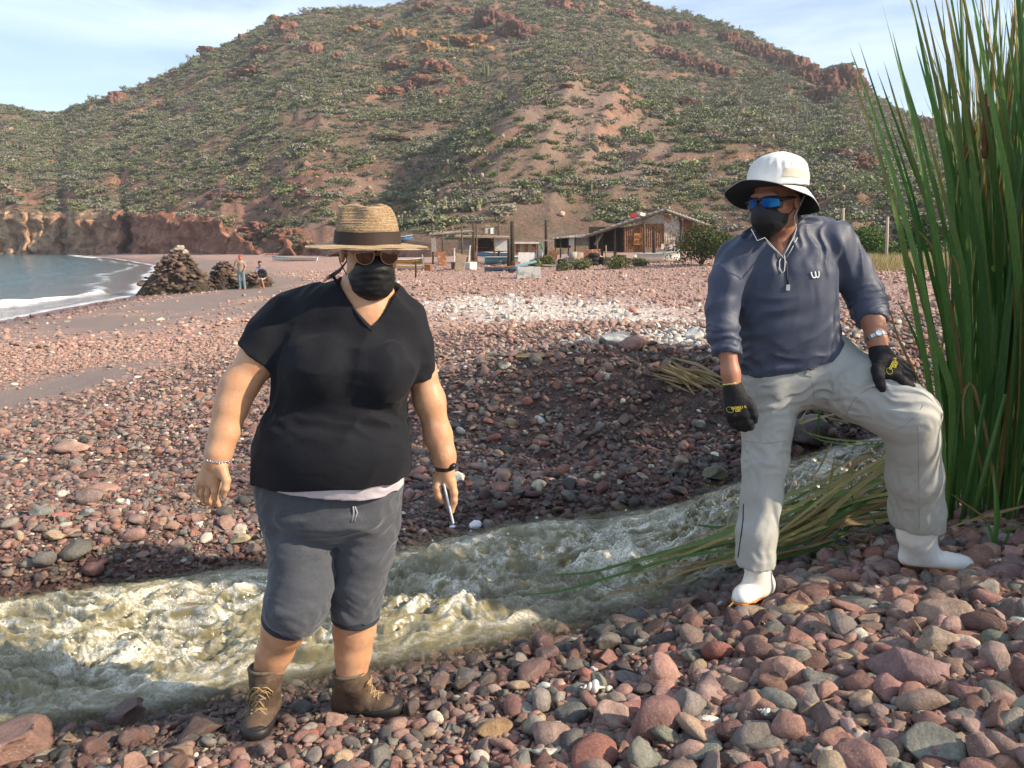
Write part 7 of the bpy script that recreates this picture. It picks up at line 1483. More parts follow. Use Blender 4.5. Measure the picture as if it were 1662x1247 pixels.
mb = MB(); c = q(1175, 262, -.12); mb.box(c, (.66, .05, .86)); dd = mb.build('door', M_orange, SK); mb = MB(); mb.box(c + np.array([.22, -.05, 0]), (.06, .06, .16)); mb.build('handle', M_dark, dd); mb = MB(); mb.box(c + np.array([0, -.035, .18]), (.42, .03, .20)).box(c + np.array([0, -.035, -.18]), (.42, .03, .20)); mb.build('panel', M_rust, dd)
back = 5.5
for nm, (xa, ya, xb, yb) in {'roof': (1312, 118, 905, 252), 'roof ': (1306, 122, 1525, 200)}.items():
    corr('roof', q(xa, ya, -.5), q(xb, yb, -.5), q(xb, yb - 8, back), q(xa, ya - 8, back), M_iron, SK, 14, .05)
    a, b = q(xa, ya + 5, -.45), q(xb, yb + 5, -.45); MB().tube([a, b], .09, 6).build('rafter', M_wood, SK)
corr('side_wall', q(1062, 325, 1.5), q(1105, 325, .05), q(1105, 205, .05), q(1062, 212, 1.5), M_dark, SK, 5); mb = MB(); mb.box(q(1010, 262, 3.), (2.4, .1, 1.9)); mb.build('back_wall', M_dark, SK)  # near-black colour puts the shade of doorway and interior into these walls
for (x, y0, y1, dY, r, m) in ((1203, 182, 320, -.15, .09, M_wood), (1250, 222, 350, -1.2, .13, M_dark), (1062, 215, 325, .3, .10, M_wood), (975, 235, 320, -.1, .09, M_wood), (1000, 225, 300, .6, .09, M_dark), (1380, 168, 320, -.1, .07, M_wood)): post('post', 640 + x * .337, 300 + y0 * .337, 300 + y1 * .337, Y0 + dY, r, m, SK)
mb = MB(); mb.tube([q(965, 290, -.1), q(1002, 232, -.1)], .12, 6); mb.build('brace', M_wood, SK)
for (x0, x1, y0, y1) in ((1285, 1300, 285, 310), (1325, 1340, 285, 310), (1345, 1352, 285, 312)): mb = MB(); mb.box(q((x0 + x1) / 2, (y0 + y1) / 2, -.02), ((x1 - x0) * .337 * Y0 / FPX, .06, (y1 - y0) * .337 * Y0 / FPX)); mb.build('stud', M_white, SK)
mb = MB(); mb.box(q(1152, 148, 1.0), (.46, .4, .30)).tube([q(1140, 140, 1.0), q(1152, 136, 1.0), q(1164, 140, 1.0)], .02, 5); tag(mb.build('crate', M_redp), 'small red crate left on the sloping shack roof', 'crate')
mb = MB(); mb.box(q(1190, 143, 1.), (.5, .5, .3), (0, .3, .4), .08); tag(mb.build('roof_debris', M_white), 'pale lump of debris beside the red crate on the roof', 'debris')
# -- lean-to between the big shack and the tarpaulin
LT = tag(empty('lean_to', ground_pt(925, 62)), 'low lean-to with pale roof boards beside the rusty shack', 'shack'); ql = lambda x, y, dY=0.: Q(640 + x * .337, 300 + y * .337, 62 + dY)
corr('roof', ql(755, 262, -.4), ql(952, 246, -.4), ql(940, 236, 3.5), ql(765, 252, 3.5), M_iron, LT, 12); mb = MB(); mb.box(ql(852, 270), (.42, .06, .72)); mb.build('white_panel', M_white, LT); mb = MB(); mb.box(ql(905, 275, .2), (1.1, .06, .62)); mb.build('grey_panel', M_plyw, LT); mb = MB(); mb.box(ql(810, 280, 2.), (1.3, .06, .8)); mb.build('back_wall', M_dark, LT)
for x in (775, 800, 838, 870, 940): post('post', 640 + x * .337, 385, 402, 62, .06, M_wood, LT)
mb = MB(); mb.box(ql(985, 262, 1.5), (1.3, .05, .1)).box(ql(985, 272, 1.5), (1.3, .05, .5)); mb.build('red_board', M_rust, LT)
# -- white hut
WH = tag(empty('white_hut', ground_pt(785, 66)), 'flat roofed open hut with a white end wall', 'hut'); qw = lambda x, y, dY=0.: Q(640 + x * .337, 300 + y * .337, 66 + dY)
mb = MB(); mb.box(qw(512, 283, .1), (1.15, .15, 1.20)); mb.build('end_wall', M_white, WH); mb = MB(); mb.box(qw(338, 290, .1), (1.05, .15, 1.05)); mb.build('side_wall', M_plyw, WH); mb = MB(); mb.box(qw(430, 290, 2.2), (3.4, .1, 1.15)); mb.build('back_wall', M_dark, WH); mb = MB(); mb.box(qw(425, 250, 1.0), (4.5, 2.9, .14), (.03, .02, 0)); mb.build('roof', M_tan, WH)  # back wall coloured near black for the shade of the open room
for x in (378, 480, 372): post('post', 640 + x * .337, 362 if x == 378 else 384, 408, 65.6, .07, M_wood, WH)
mb = MB(); mb.tube([qw(385, 280, -.3), qw(420, 255, -.3)], .05, 6).tube([qw(478, 275, -.3), qw(455, 255, -.3)], .05, 6).tube([qw(405, 303, 1.), qw(450, 303, 1.)], .05, 6); mb.build('brace', M_wood, WH)
for (x, w_, h_, m) in ((445, .35, .45, M_plyw), (472, .40, .50, M_white), (490, .25, .55, M_wood)): mb = MB(); mb.box(qw(x, 222, 1.0), (w_, .3, h_), (0, 0, .3)); mb.build('rooftop_box', m, WH)
# -- pergola
PG = tag(empty('timber_pergola', ground_pt(735, 65)), 'bare timber pergola frame left of the white hut', 'pergola'); 
for x, y0 in ((185, 190), (232, 212), (382, 182), (395, 190), (325, 195)): post('post', 640 + x * .337, 300 + y0 * .337, 408, 65, .08, M_wood, PG)
mb = MB(); mb.tube([qw(168, 240, -1), qw(380, 224, -1)], .09, 6).tube([qw(175, 236, .8), qw(370, 222, .8)], .07, 6); mb.build('beam', M_plyw, PG); mb = MB(); mb.tube([qw(190, 265, -1), qw(235, 238, -1)], .06, 6); mb.build('brace', M_wood, PG)
mb = MB(); mb.box(qw(190, 290, -1), (.35, .3, 1.1)); mb.build('pillar', M_plyw, PG)
for (x, y, m, lab) in ((208, 310, M_white, 'white bucket under the timber pergola'), (235, 325, M_tyre, 'dark bucket in front of the timber pergola')): b = ground_pt(640 + x * .337, 63); tag(MB().tube([b, b + np.array([0, 0, .42])], [.15, .19], 12).build('bucket', m, None, True), lab, 'bucket')
# -- red walled hut
RH_ = tag(empty('red_hut', ground_pt(850, 60)), 'low hut with reddish planks and a white roof beside the tall black post', 'hut'); qr = lambda x, y, dY=0.: Q(640 + x * .337, 300 + y * .337, 60 + dY)
for i in range(6): mb = MB(); mb.box(qr(575 + i * 20, 308), (.29, .08, .80), None, .01); mb.build('plank', M_rust if i % 2 else M_tan, RH_)
mb = MB(); mb.box(qr(626, 280, .6), (2.2, 1.9, .14)); mb.build('roof', M_white, RH_); post('post', 640 + 690 * .337, 391, 412, 59.8, .06, M_wood, RH_); mb = MB(); mb.box(qr(720, 268), (.9, .1, .10)).box(qr(735, 270, .2), (.9, .1, .06)); mb.build('rail', M_plyw, RH_); mb = MB(); mb.tube([qr(702, 280, -.1), qr(716, 310, -.1)], .07, 6); mb.build('green_pipe', M_green, RH_)
for (x, y0, y1, Y, r, m, lab) in ((567, 176, 355, 58, .16, M_dark, 'tall thick black post in front of the huts'), (550, 260, 355, 57.6, .12, M_dark, 'short black post leaning beside the tall one'), (730, 170, 268, 66, .13, M_dark, 'dark post standing alone between the two hut groups'), (503, 178, 240, 69, .12, M_wood, 'brown post behind the white hut'), (102, 365, 436, 46, .05, M_dark, 'thin dark stake by the yellow boats')):
    o = post('post', 640 + x * .337, 300 + y0 * .337, 300 + y1 * .337, Y, r, m); o.name = 'timber_post'; tag(o, lab, 'post', 'posts around the huts')
# -- tarpaulin mound and tyres
p = ground_pt(945, 57); V = []; nth, nr_ = 40, 14
for i in range(nr_):
    for j in range(nth): r = (i / (nr_ - 1)); a = 2 * math.pi * j / (nth - 1); x, y = math.cos(a) * r, math.sin(a) * r; h = (1 - r ** 2.2) * .80 * (1 + .35 * float(perlin(x * 2.5, y * 2.5, 4.)) + .25 * x) + .06 * float(perlin(x * 7, y * 7, 1.)); V.append(p + np.array([x * 2.35, y * 1.5, max(h, -.1)]))
tag(ob('tarpaulin_heap', me_from('tarpaulin_heap', V, grid_faces(nr_, nth)), None, M_tarp), 'long heap under a sandy tarpaulin before the lean-to', 'heap')
def torus(c, R_, r_, ax_='z', n=20, k=8):
    V = []; 
    for i in range(n):
        for j in range(k): a, b = 2 * math.pi * i / n, 2 * math.pi * j / k; x, y, z = (R_ + r_ * math.cos(b)) * math.cos(a), (R_ + r_ * math.cos(b)) * math.sin(a), r_ * 1.3 * math.sin(b); V.append(np.array(c) + ((x, y, z) if ax_ == 'z' else (x, z, y)))
    return V, [(i * k + j, i * k + (j + 1) % k, ((i + 1) % n) * k + (j + 1) % k, ((i + 1) % n) * k + j) for i in range(n) for j in range(k)]
for i, (px, Y, h, ax_, lab) in enumerate(((875, 56, .12, 'z', 'tyre lying flat left of the green bush'), (914, 54, .12, 'z', 'lower tyre of the stack under the tarpaulin edge'), (914, 54, .38, 'z', 'upper tyre of the stack under the tarpaulin edge'), (930, 54, .12, 'z', 'tyre lying right of the two tyre stack'), (965, 55, .14, 'z', 'bottom tyre of the tall stack'), (965, 55, .42, 'z', 'middle tyre of the tall stack'), (965, 55, .70, 'z', 'top tyre of the tall stack'), (981, 55, .14, 'z', 'lower tyre of the right stack'), (981, 55, .42, 'z', 'upper tyre of the right stack'), (892, 55, .34, 'y', 'tyre standing on edge before the tarpaulin heap'), (1000, 56, .12, 'z', 'flat tyre furthest from the stake'))):
    b = ground_pt(px, Y); v, f = torus(b + np.array([0, 0, h]), .27, .12, ax_); tag(ob('tyre', me_from('tyre', v, f), None, M_tyre), lab, 'tyre', 'old tyres')
b = ground_pt(930, 56); tag(MB().tube([b + np.array([0, 0, .3]), b + np.array([0, 0, .95])], [.28, .3], 12).build('barrel', M_plyw, None, True), 'grey barrel half hidden by the tyres', 'barrel')
# -- boats
def boat(px, py, L, Wd, Hh, yaw, m1, m2, lab, Y=None, tilt=0.):
    p = hit(px, py) if Y is None else ground_pt(px, Y); bt = tag(empty('boat', p, yaw), lab, 'boat', 'boats drawn up on the beach'); n, k = 17, 9; V = []; I = []
    Rz = np.array(Matrix.Rotation(yaw, 3, 'Z') @ Matrix.Rotation(tilt, 3, 'X')); out = lambda x, y, z: p + Rz @ np.array([x, y, z])
    for sc, z0 in ((1., 0.), (.90, .05)):
        for i in range(n):
            f = i / (n - 1); w = Wd * .5 * (np.clip((1 - f) * 2.6, 0, 1) ** .6) * (.82 + .18 * min(f * 4, 1)) * sc; sh = Hh * (1 + .55 * max(f - .45, 0) ** 1.5 * 2)
            for j in range(k): g = 2 * j / (k - 1) - 1; y = w * np.sign(g) * abs(g) ** .6; z = z0 + (sh - z0) * abs(g) ** 2.4 + .25 * Hh * max(f - .7, 0) * 2 * (1 - abs(g)); V.append(out((f - .5) * L * (1 if sc == 1 else .97), y, z))
    g0 = grid_faces(n, k); m = n * k; rim = []
    for i in range(n - 1): rim += [(i * k, (i + 1) * k, m + (i + 1) * k, m + i * k), (i * k + k - 1, m + i * k + k - 1, m + (i + 1) * k + k - 1, (i + 1) * k + k - 1)]
    rim += [(j, m + j, m + j + 1, j + 1) for j in range(k - 1)]
    ob('hull', me_from('hull', V, np.concatenate([g0[:, ::-1], g0 + m, np.array(rim)])), bt, m1)
    for s in (0, k - 1): MB().tube([np.array(V[i * k + s]) for i in range(n)], .035, 6).build('gunwale', m2, bt, True)
    for f in (.25, .5, .7): mb = MB(); w = Wd * .86 * (np.clip((1 - f) * 2.6, 0, 1) ** .6); a, b = out((f - .5) * L, -w / 2, Hh * .72), out((f - .5) * L, w / 2, Hh * .72); mb.tube([a, b], .09, 4); mb.build('thwart', m2, bt)
boat(800, 417, 3.6, 1.1, .42, math.radians(186), M_blueb, M_white, 'white trimmed blue boat behind the turquoise one'); boat(826, 428, 3.9, 1.15, .50, math.radians(8), M_teal, M_white, 'pale turquoise boat drawn up beside the white block'); boat(1068, 414, 3.2, 1.2, .62, math.radians(4), M_white, M_teal, 'white boat against the rusty shack wall', 56)
boat(664, 428, 2.6, 1.0, .34, math.radians(5), M_yelb, M_white, 'yellow boat near the straw hat brim'); boat(672, 438, 2.4, .9, .26, math.radians(-4), M_white, M_yelb, 'whitish flat boat just below the yellow one'); boat(478, 424, 5.2, 1.3, .40, math.radians(176), M_white, M_teal, 'long white boat left of the black shirt shoulder'); boat(652, 412, 2.6, 1.0, .5, math.radians(12), M_blueb, M_white, 'small blue and white boat farthest back near the hat'); boat(815, 440, 2.2, .9, .22, math.radians(3), M_blueb, M_rust, 'broken low blue boat with a rusty edge')
p = hit(858, 452); mb = MB(); mb.box(p + np.array([0, .3, .30]), (1.25, .8, .62), (0, 0, .06), .05); tag(mb.build('block', mat('stained_white_foam', (.50, .50, .47), rough=.8, noise=(3, (.20, .24, .18), .5, .66))), 'stained white block standing on the shingle', 'block'); mb = MB(); mb.box(p + np.array([-.15, .35, .75]), (1.15, .5, .05), (.1, -.22, .1)); tag(mb.build('board', M_teal), 'turquoise board tilted on top of the white block', 'board'); mb = MB(); mb.box(hit(832, 443) + np.array([0, 0, .12]), (.5, .4, .3), (0, 0, .3), .03); tag(mb.build('battery_box', M_tyre), 'small black box left of the white block', 'box')
p = hit(768, 478); mb = MB(); 
for i in range(5): mb.tube([p + np.array([-.18 + i * .09, 0, .0]), p + np.array([-.12 + i * .07, .02, .07 + .03 * (i % 2)]), p + np.array([-.05 + i * .08, .0, .02])], .018, 5)
tag(mb.build('driftwood', M_tyre), 'small black scrap of driftwood on the shingle', 'driftwood')
# -- scattered clutter of the camp
rc = random.Random(17); wh = ['by the timber pergola', 'by the white hut', 'by the red hut', 'by the lean-to', 'by the rusty shack', 'near the drawn up boats']; xs_ = [715, 790, 852, 925, 1010, 755]
for k in range(30):
    j = k % 6; px_ = xs_[j] + rc.uniform(-38, 38); Yc = rc.uniform(52, 64); b = ground_pt(px_, Yc); kind = rc.randrange(4); mname, m = rc.choice([('pale', M_white), ('grey', M_plyw), ('rusty', M_rust), ('brown', M_wood), ('tan', M_tan), ('blackened', M_dark)]); mb = MB()
    if kind == 0: mb.box(b + np.array([0, 0, .12]), (rc.uniform(.8, 2.0), .22, .06), (rc.uniform(-.2, .2), rc.uniform(-.15, .15), rc.uniform(-.6, .6)), .02); nm = 'plank'
    elif kind == 1: w_ = rc.uniform(.35, .7); mb.box(b + np.array([0, 0, w_ * .4]), (w_, w_ * .8, w_ * .8), (0, 0, rc.uniform(0, 1.5)), .03); nm = 'crate'
    elif kind == 2: mb.box(b + np.array([0, 0, .55]), (rc.uniform(.6, 1.3), .05, rc.uniform(.8, 1.2)), (rc.uniform(-.35, -.1), rc.uniform(-.15, .15), rc.uniform(-.4, .4)), .03); nm = 'metal_sheet'
    else: mb.tube([b + np.array([0, 0, -.1]), b + np.array([rc.uniform(-.2, .2), 0, rc.uniform(.8, 1.9)])], [.06, .045], 6); nm = 'stick'
    tag(mb.build(nm, m), mname + ' ' + {'plank': 'plank lying', 'crate': 'crate standing', 'metal_sheet': 'sheet propped', 'stick': 'stick planted upright'}[nm] + ' ' + wh[j], nm.replace('_', ' '), 'camp clutter')
# -- lattice ruin on the slope
LR = tag(empty('lattice_ruin', hit(750, 342)), 'ruined lattice hut of sticks on the slope above the white hut', 'hut'); YL = hit(750, 342)[1]; qq = lambda x, y, dY=0.: Q(640 + x * .337, 300 + y * .337, YL + dY)
for x in (250, 280, 305, 330, 352, 368): post('post', 640 + x * .337, 326, 345, YL, .07, M_plyw, LR)
for y in (86, 98, 112): MB().tube([qq(245, y), qq(360, y - 6)], .06, 5).build('slat', M_plyw, LR)
for i in range(6): MB().tube([qq(250 + i * 20, 100), qq(262 + i * 20, 84, 1.5)], .06, 5).build('rafter', M_wood, LR)
mb = MB(); mb.box(qq(382, 110), (1.6, 1.2, 1.7), (0, .15, 0), .1); mb.build('end_wall', M_tan, LR); mb = MB(); mb.box(qq(370, 118, -.7), (.6, .2, .8)); mb.build('opening_shade', M_dark, LR)  # solid dark box put in as the shade of an entrance
for i, (x, y, w, m, lab) in enumerate(((165, 135, 1.4, M_white, 'white sheet crumpled on the slope left of the lattice ruin'), (230, 145, 1.8, M_wood, 'pile of dark planks below the lattice ruin'), (540, 118, 2.0, M_plyw, 'pale plank lying on the slope right of the lattice ruin'))): c = hit(640 + x * .337, 300 + y * .337); mb = MB(); [mb.box(c + np.array([random.uniform(-.5, .5), random.uniform(-.3, .3), .15 + .1 * k]), (w, .25, .08), (random.uniform(-.2, .2), random.uniform(-.3, .3), random.uniform(-.5, .5)), .03) for k in range(4)]; tag(mb.build('debris_pile', m), lab, 'debris')
# -- bushes around the huts
def big_bush(name, px, py, wpx, hpx, Y, colr, lab, seed, n=2600, ls=.09, ext=None):
    b = ground_pt(px, Y); W, H = wpx * Y / FPX, hpx * Y / FPX; bt = tag(empty(name, b), lab, 'bush'); r = np.random.default_rng(seed); lob = []
    for i in range(14): a = r.uniform(0, 6.28); d = r.random() ** .6 * .62; lob.append((math.cos(a) * d * W * .5, math.sin(a) * d * W * .4, H * r.uniform(.25, .78) * (1 - .35 * d), r.uniform(.16, .28) * W))
    V = []; i = 0; F_ = []
    for k in range(n):
        L_ = lob[r.integers(14)]; u = r.normal(size=3); u /= np.linalg.norm(u); rad = L_[3] * r.uniform(.55, 1.08); c = np.array(L_[:3]) + u * rad * [1, 1, .85]; c[2] = max(c[2], .03)
        a, e = r.normal(size=3), r.normal(size=3); a /= np.linalg.norm(a); e -= a * (a @ e); e /= np.linalg.norm(e); s = ls * r.uniform(.6, 1.5); V += [c + b + (a * x + e * y) * s for x, y in ((-.6, 0), (0, -.35), (.6, 0), (0, .35))]; F_.append((i, i + 1, i + 2, i + 3)); i += 4
    o = ob('foliage', me_from('foliage', V, np.array(F_), False), bt, M_bush); o.color = (*colr, 1); mb = MB()
    for L_ in lob[:7]: mb.tube([b, b + np.array([L_[0] * .4, L_[1] * .4, L_[2] * .5]), b + np.array(L_[:3])], [.05, .035, .015], 5)
    mb.build('stem', M_wood, bt, True)
big_bush('dark_shrub', 1140, 425, 105, 78, 48, (.060, .072, .020), 'big dark olive shrub between the rusty shack and the navy sleeve', 1, 5200, .11); big_bush('dark_shrub', 1178, 425, 60, 66, 46, (.085, .105, .026), 'lighter green shrub touching the navy shoulder', 2, 2600, .1)
big_bush('green_bush', 1402, 412, 90, 74, 44, (.070, .125, .026), 'rounded bright green bush behind the raised blue shoulder', 3, 5200, .10); big_bush('green_bush', 1450, 415, 50, 40, 42, (.085, .135, .035), 'small light green bush right of the fence stake', 4, 2200, .09); big_bush('dark_tree', 1500, 420, 90, 95, 50, (.035, .055, .018), 'dark leafy tree seen through the cattails', 5, 4200, .12)
for i, (px, py, w, h, Y, c, lab) in enumerate(((889, 424, 38, 24, 54, (.13, .14, .05), 'pale green bush left of the tarpaulin heap'), (868, 432, 28, 18, 50, (.15, .15, .06), 'yellowish bush behind the white block'), (945, 430, 40, 16, 49, (.15, .15, .07), 'yellow green tuft below the tyres'), (1004, 436, 52, 20, 48, (.13, .14, .055), 'broad tuft of pale brush right of the tyres'), (1040, 426, 36, 12, 50, (.15, .15, .07), 'low tuft in front of the white boat'), (915, 434, 30, 14, 48, (.16, .16, .08), 'short dry tuft before the two tyre stack'), (768, 410, 18, 8, 60, (.11, .13, .05), 'little bush under the white hut'))): big_bush('brush_tuft', px, py, w, h, Y, c, lab, 20 + i, 1100, .10)
# dry grass strip and fence stakes
gr_rng = np.random.default_rng(3); n = 5200; px = gr_rng.uniform(1365, 1560, n); Yg_ = gr_rng.uniform(30, 46, n); a, b, c = ray(px, 400.); Xg = a / b * Yg_; zg = terrain(Xg, Yg_); hgt = gr_rng.uniform(.25, .75, n); lean = gr_rng.normal(0, .16, (n, 2)); V = np.empty((n, 3, 3)); V[:, 0] = np.stack([Xg - .02, Yg_, zg], -1); V[:, 1] = np.stack([Xg + .02, Yg_, zg], -1); V[:, 2] = np.stack([Xg + lean[:, 0], Yg_ + lean[:, 1], zg + hgt], -1)
tag(ob('dry_grass', me_from('dry_grass', V.reshape(-1, 3), np.arange(n * 3).reshape(-1, 3), False), None, mat('straw_grass', (.33, .27, .13), rough=.9, noise=(2, (.24, .22, .09), .4, .7))), 'strip of tall dry grass in front of the green bush', 'grass', kind='stuff')
for (x, y0, y1, Y, lab) in ((1439, 352, 412, 38, 'pale leaning fence stake in front of the green bush'), (1367, 338, 410, 42, 'pale fence stake at the navy shoulder')): o = post('post', x, y0, y1, Y, .07, mat('bleached_stake', (.42, .34, .25), rough=.9), None, 2); o.name = 'fence_stake'; tag(o, lab, 'stake')
# ------------------------------------------------------------------ stone ruin by the water
M_lich = M_stone
def ruin(name, lab, shape, n, Y, seed):
    r = random.Random(seed); c0 = ground_pt(shape[0], Y); rt = tag(empty(name, c0), lab, 'ruin'); W, H = shape[1] * Y / FPX * .5, shape[2] * Y / FPX
    core = MB(); N = 16
    for k in range(n):
        f = (k / n) ** .8; lvl = f; a = r.uniform(0, 6.28); rad = W * (1 - lvl) ** shape[3] * r.uniform(.80, .97) * (1 + .18 * math.sin(3 * a + seed)); x, y = math.cos(a) * rad + shape[4] * W * lvl, math.sin(a) * rad * shape[5]
        if y > .35 * W * shape[5] and r.random() < .7: y = -y
        s = r.uniform(.10, .27) * (1.15 - .4 * lvl); o = bpy.data.objects.new('stone', r.choice(ST_HI)); COL.objects.link(o); o.parent = rt; o.matrix_parent_inverse = parent_world(rt).inverted(); o.location = c0 + np.array([x, y, H * lvl * .96 + .02]); o.scale = (s, s * .9, s * .8); o.rotation_euler = (r.uniform(-.5, .5), r.uniform(-.5, .5), r.uniform(0, 6.28))
        moss = (1 - lvl) ** 2; base = np.array(r.choice([(.12, .075, .055), (.17, .10, .075), (.09, .06, .05), (.20, .14, .10)])) * r.uniform(.8, 1.2); cc = base * (1 - .6 * moss) + np.array([.038, .042, .020]) * .6 * moss
        if lvl > .88 and H > 2: cc = np.array([.40, .33, .25])
        o.color = (*cc, 1)
    V = []
    for i in range(10):
        f = i / 9
        for j in range(N): a = 2 * math.pi * j / N; rd = W * .93 * (1 - f) ** shape[3] * (1 + .18 * math.sin(3 * a + seed)); V.append(c0 + np.array([math.cos(a) * rd + shape[4] * W * f, math.sin(a) * rd * shape[5], H * .95 * f - .1]))
    F_ = [(i * N + j, i * N + (j + 1) % N, (i + 1) * N + (j + 1) % N, (i + 1) * N + j) for i in range(9) for j in range(N)]
    ob('core', me_from('core', V, F_), rt, mat(name + '_mortar', (.085, .060, .045), rough=.95, noise=(5, (.04, .035, .022), .4, .65), bump=(5, 1., .3))); return rt
ruin('stone_ruin', 'tall conical ruin of stacked dark stones at the water edge', (287, 128, 76, .80, .05, .8), 290, 41.5, 3)
ruin('rubble_wall', 'rounded stub of stone wall beside the conical ruin', (360, 56, 44, .45, 0, .7), 90, 42.5, 6); ruin('rubble_wall', 'low stone wall the far figure sits on', (412, 52, 26, .35, 0, .6), 70, 42.5, 8)
# ------------------------------------------------------------------ two far figures
def far_person(px, foot_py, Y, lab, pose, seed):
    g = ground_pt(px, Y); F_ = g; rt = tag(empty('person', g), lab, 'person', 'far figures by the ruin'); s = 1.0; A = lambda x, y, z: g + np.array([x, y, z])
    S = SDF(g - [.6, .6, .05], g + [.6, .6, 1.95], .016); T = S.like(); Lg = S.like()
    if pose == 'stand':
        S.ell(A(0, -.02, 1.62), (.085, .10, .12)); S.cone(A(0, 0, 1.35), A(0, -.01, 1.55), .06, .055); S.chain([A(-.20, 0, 1.40), A(-.30, -.10, 1.22), A(-.20, -.18, 1.45), A(-.10, -.16, 1.58)], [.05, .045, .04, .035], k=.02); S.chain([A(.21, 0, 1.40), A(.25, -.05, 1.12), A(.20, -.18, .98)], [.05, .045, .035], k=.02); S.cone(A(-.10, 0, .1), A(-.1, -.1, .03), .05, .04); S.cone(A(.14, 0, .1), A(.17, -.1, .03), .05, .04)
        T.chain([A(0, 0, .95), A(0, .01, 1.15), A(0, 0, 1.34)], [.17, .18, .17], k=.03, flat=(0, 1, 0), ff=1.4); T.cone(A(-.12, 0, 1.40), A(-.25, -.06, 1.28), .08, .06, .03); T.cone(A(.12, 0, 1.40), A(.23, -.02, 1.22), .08, .065, .03)
        for sx, fx in ((-.09, -.10), (.09, .14)): Lg.chain([A(sx, 0, .95), A(sx * 1.2, -.02, .5), A(fx, 0, .08)], [.105, .08, .07], k=.03)
        hc = A(0, -.03, 1.70)
    else:
        S.ell(A(0, -.10, 1.28), (.085, .10, .12)); S.cone(A(0, 0, 1.0), A(0, -.07, 1.2), .06, .055); S.chain([A(-.18, -.02, 1.06), A(-.20, -.22, .86), A(.05, -.38, .78)], [.05, .045, .035], k=.02); S.chain([A(.18, -.02, 1.06), A(.26, -.2, .84), A(.22, -.40, .78)], [.05, .045, .035], k=.02); S.chain([A(.16, -.45, .50), A(.24, -.42, .10), A(.27, -.52, .04)], [.06, .05, .045], k=.02); S.chain([A(.02, -.42, .48), A(.08, -.38, .10), A(.1, -.48, .04)], [.06, .05, .045], k=.02)
        T.chain([A(0, .02, .62), A(0, .02, .85), A(0, 0, 1.02)], [.16, .17, .16], k=.03, flat=(0, 1, 0), ff=1.35); T.cone(A(-.12, 0, 1.05), A(-.19, -.12, .95), .08, .06, .03); T.cone(A(.12, 0, 1.05), A(.21, -.1, .94), .08, .06, .03)
        Lg.chain([A(-.05, .02, .58), A(.02, -.40, .54)], [.12, .085], k=.03); Lg.chain([A(.1, .02, .58), A(.16, -.42, .54)], [.12, .085], k=.03); hc = A(0, -.11, 1.36)
    S.build('body', M_skin2, rt); T.build('shirt', mat('far_shirt_%d' % seed, (.36, .29, .23) if pose == 'stand' else (.16, .19, .30), rough=.9, noise=(6, (.30, .17, .14), .5, .65) if pose == 'stand' else None), rt); Lg.build('trousers', mat('far_trousers_%d' % seed, (.14, .20, .22) if pose == 'stand' else (.50, .47, .38), rough=.9), rt)
    C_ = SDF(hc - .25, hc + .25, .012); C_.ell(hc, (.10, .115, .085)); C_.plane(hc - [0, 0, .02], (0, 0, -1)); C_.cone(hc + [0, -.08, -.01], hc + [0, -.17, -.03], .06, .05, .01, flat=(0, 0, 1), ff=4.); C_.build('cap', M_redp if pose == 'stand' else M_tyre, rt); return g
far_person(389, 472, 41, 'distant person standing in a red cap by the stone wall', 'stand', 1)
g = far_person(421, 468, 41.5, 'distant person in dark cap seated on the low stone wall', 'sit', 2)
v, f = torus(g + np.array([.22, -.42, .80]), .15, .09, 'y', 18, 8); tag(ob('dark_bag', me_from('dark_bag', v, f), None, M_tyre), 'round dark bundle on the lap of the seated distant person', 'bundle')
# ------------------------------------------------------------------ shells and oddments on the near bank
M_shell = mat('bleached_shell', (.72, .68, .58), rough=.6, noise=(60, (.55, .45, .34), .5, .7), bump=(80, .3, .003))
def whelk(px, py, L, yaw, lab):
    p = hit(px, py + 4); mb = MB(); pts = []; rad = []; 
    for i in range(60): t = i / 59; a = t * 6.28 * 3.4; R_ = L * .17 * (1 - t) ** 1.1; pts.append((R_ * math.cos(a), -L * .15 + L * .68 * t, R_ * math.sin(a))); rad.append(L * .15 * (1 - t) ** 1.05 + .0006)
    mb.tube(pts, rad, 9); mb.tube([(0, -L * .1, -L * .02), (L * .02, -L * .32, 0), (L * .01, -L * .5, .0)], [L * .11, L * .06, L * .015], 8); o = mb.build('whelk_shell', M_shell, None, True); o.location = p + np.array([0, 0, .035]); o.rotation_euler = (.1, .2, yaw); tag(o, lab, 'shell')
whelk(962, 1128, .085, math.radians(100), 'long spiral white shell on the near bank stones'); whelk(1242, 1172, .05, math.radians(60), 'broken whitish shell on the pile above the lower edge')
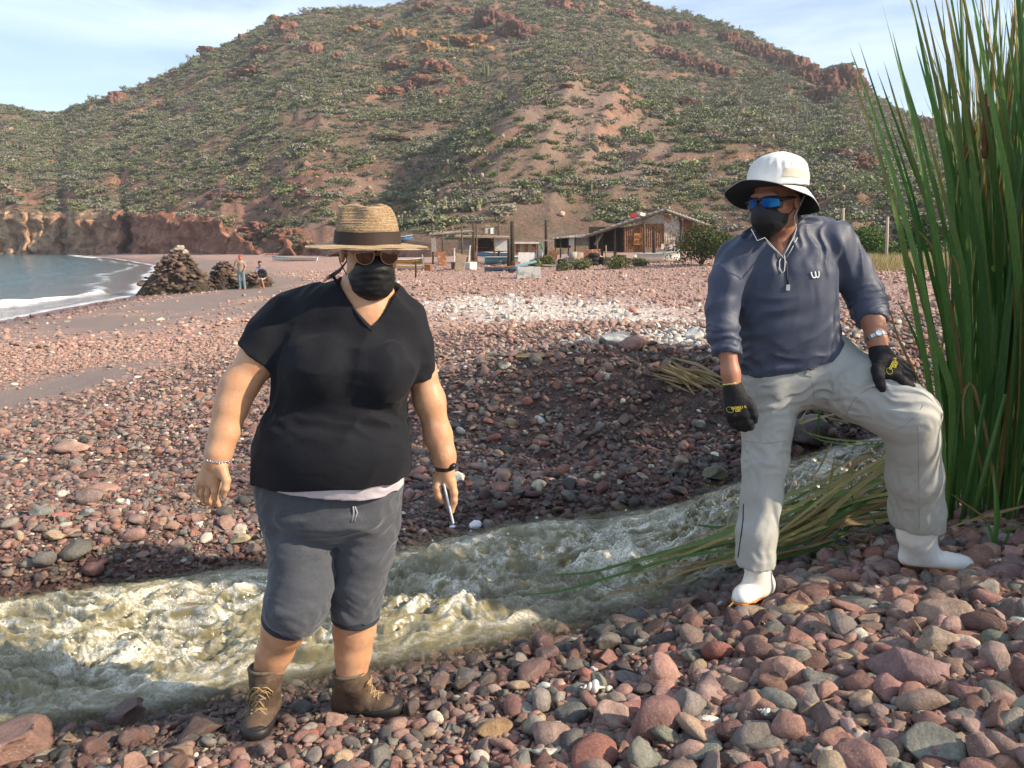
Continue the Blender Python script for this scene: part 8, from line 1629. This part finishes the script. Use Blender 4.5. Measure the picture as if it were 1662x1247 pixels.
def flatshell(px, py, L, lab, off=.03):
    p = hit(px, py); V = []; n = 14
    for i in range(5):
        for j in range(n): a = math.pi * j / (n - 1); r = L * i / 4; V.append((r * math.cos(a), r * math.sin(a) * .9 - L * .4, .25 * L * math.sin(a) * (i / 4) * (1 - i / 8) + .002 * (j % 2)))
    V += [(x, y, z - .003) for x, y, z in V]; g = grid_faces(5, n); o = ob('clam_shell', me_from('clam_shell', V, np.concatenate([g, g[:, ::-1] + 5 * n])), None, M_shell); o.location = p + np.array([0, 0, off]); o.rotation_euler = (.5, .1, random.uniform(0, 6)); tag(o, lab, 'shell')
flatshell(942, 1076, .022, 'small flat white shell above the round white pebble'); flatshell(1160, 748, .032, 'white shell half buried on the shaded slope by the trousers', .05); flatshell(1236, 1022, .018, 'tiny white shell near the dark stones below the boot')
S = SDF(np.array([-.08, -.08, -.06]), np.array([.08, .08, .08]), .004); S.ell((0, 0, 0), (.045, .04, .035)); S.ell((-.03, .01, -.01), (.03, .03, .025)); S.disp(lambda x, y, z: .006 * perlin(x * 40, y * 40, z * 40)); o = S.build('foam_lump', mat('white_foam', (.74, .75, .78), rough=.9, bump=(90, .5, .004))); o.scale = (.7, .7, .75); o.location = hit(773, 862) + np.array([0, 0, .03]); tag(o, 'white lump of foam at the stream edge below the phone', 'foam')
o = bpy.data.objects.new('foam_lump', o.data); COL.objects.link(o); o.scale = (.35, .35, .25); o.location = hit(735, 862) + np.array([0, 0, .02]); tag(o, 'small foam scrap on the dark stones under the phone', 'foam')
# ------------------------------------------------------------------ thin sea air over the whole bay
mb = MB(); mb.box((0, 180, 68), (1100, 760, 150)); hz = mb.build('haze', None)
hm = bpy.data.materials.new('thin_haze'); hm.use_nodes = True; t = hm.node_tree; t.nodes.clear()
o_ = node(t, 'ShaderNodeOutputMaterial'); vp = node(t, 'ShaderNodeVolumePrincipled'); vp.inputs['Color'].default_value = (.86, .90, .96, 1); vp.inputs['Density'].default_value = .00030; vp.inputs['Anisotropy'].default_value = .2
t.links.new(vp.outputs[0], o_.inputs['Volume']); hz.data.materials.append(hm); tag(hz, 'thin pale haze over the bay and hill', kind='stuff')
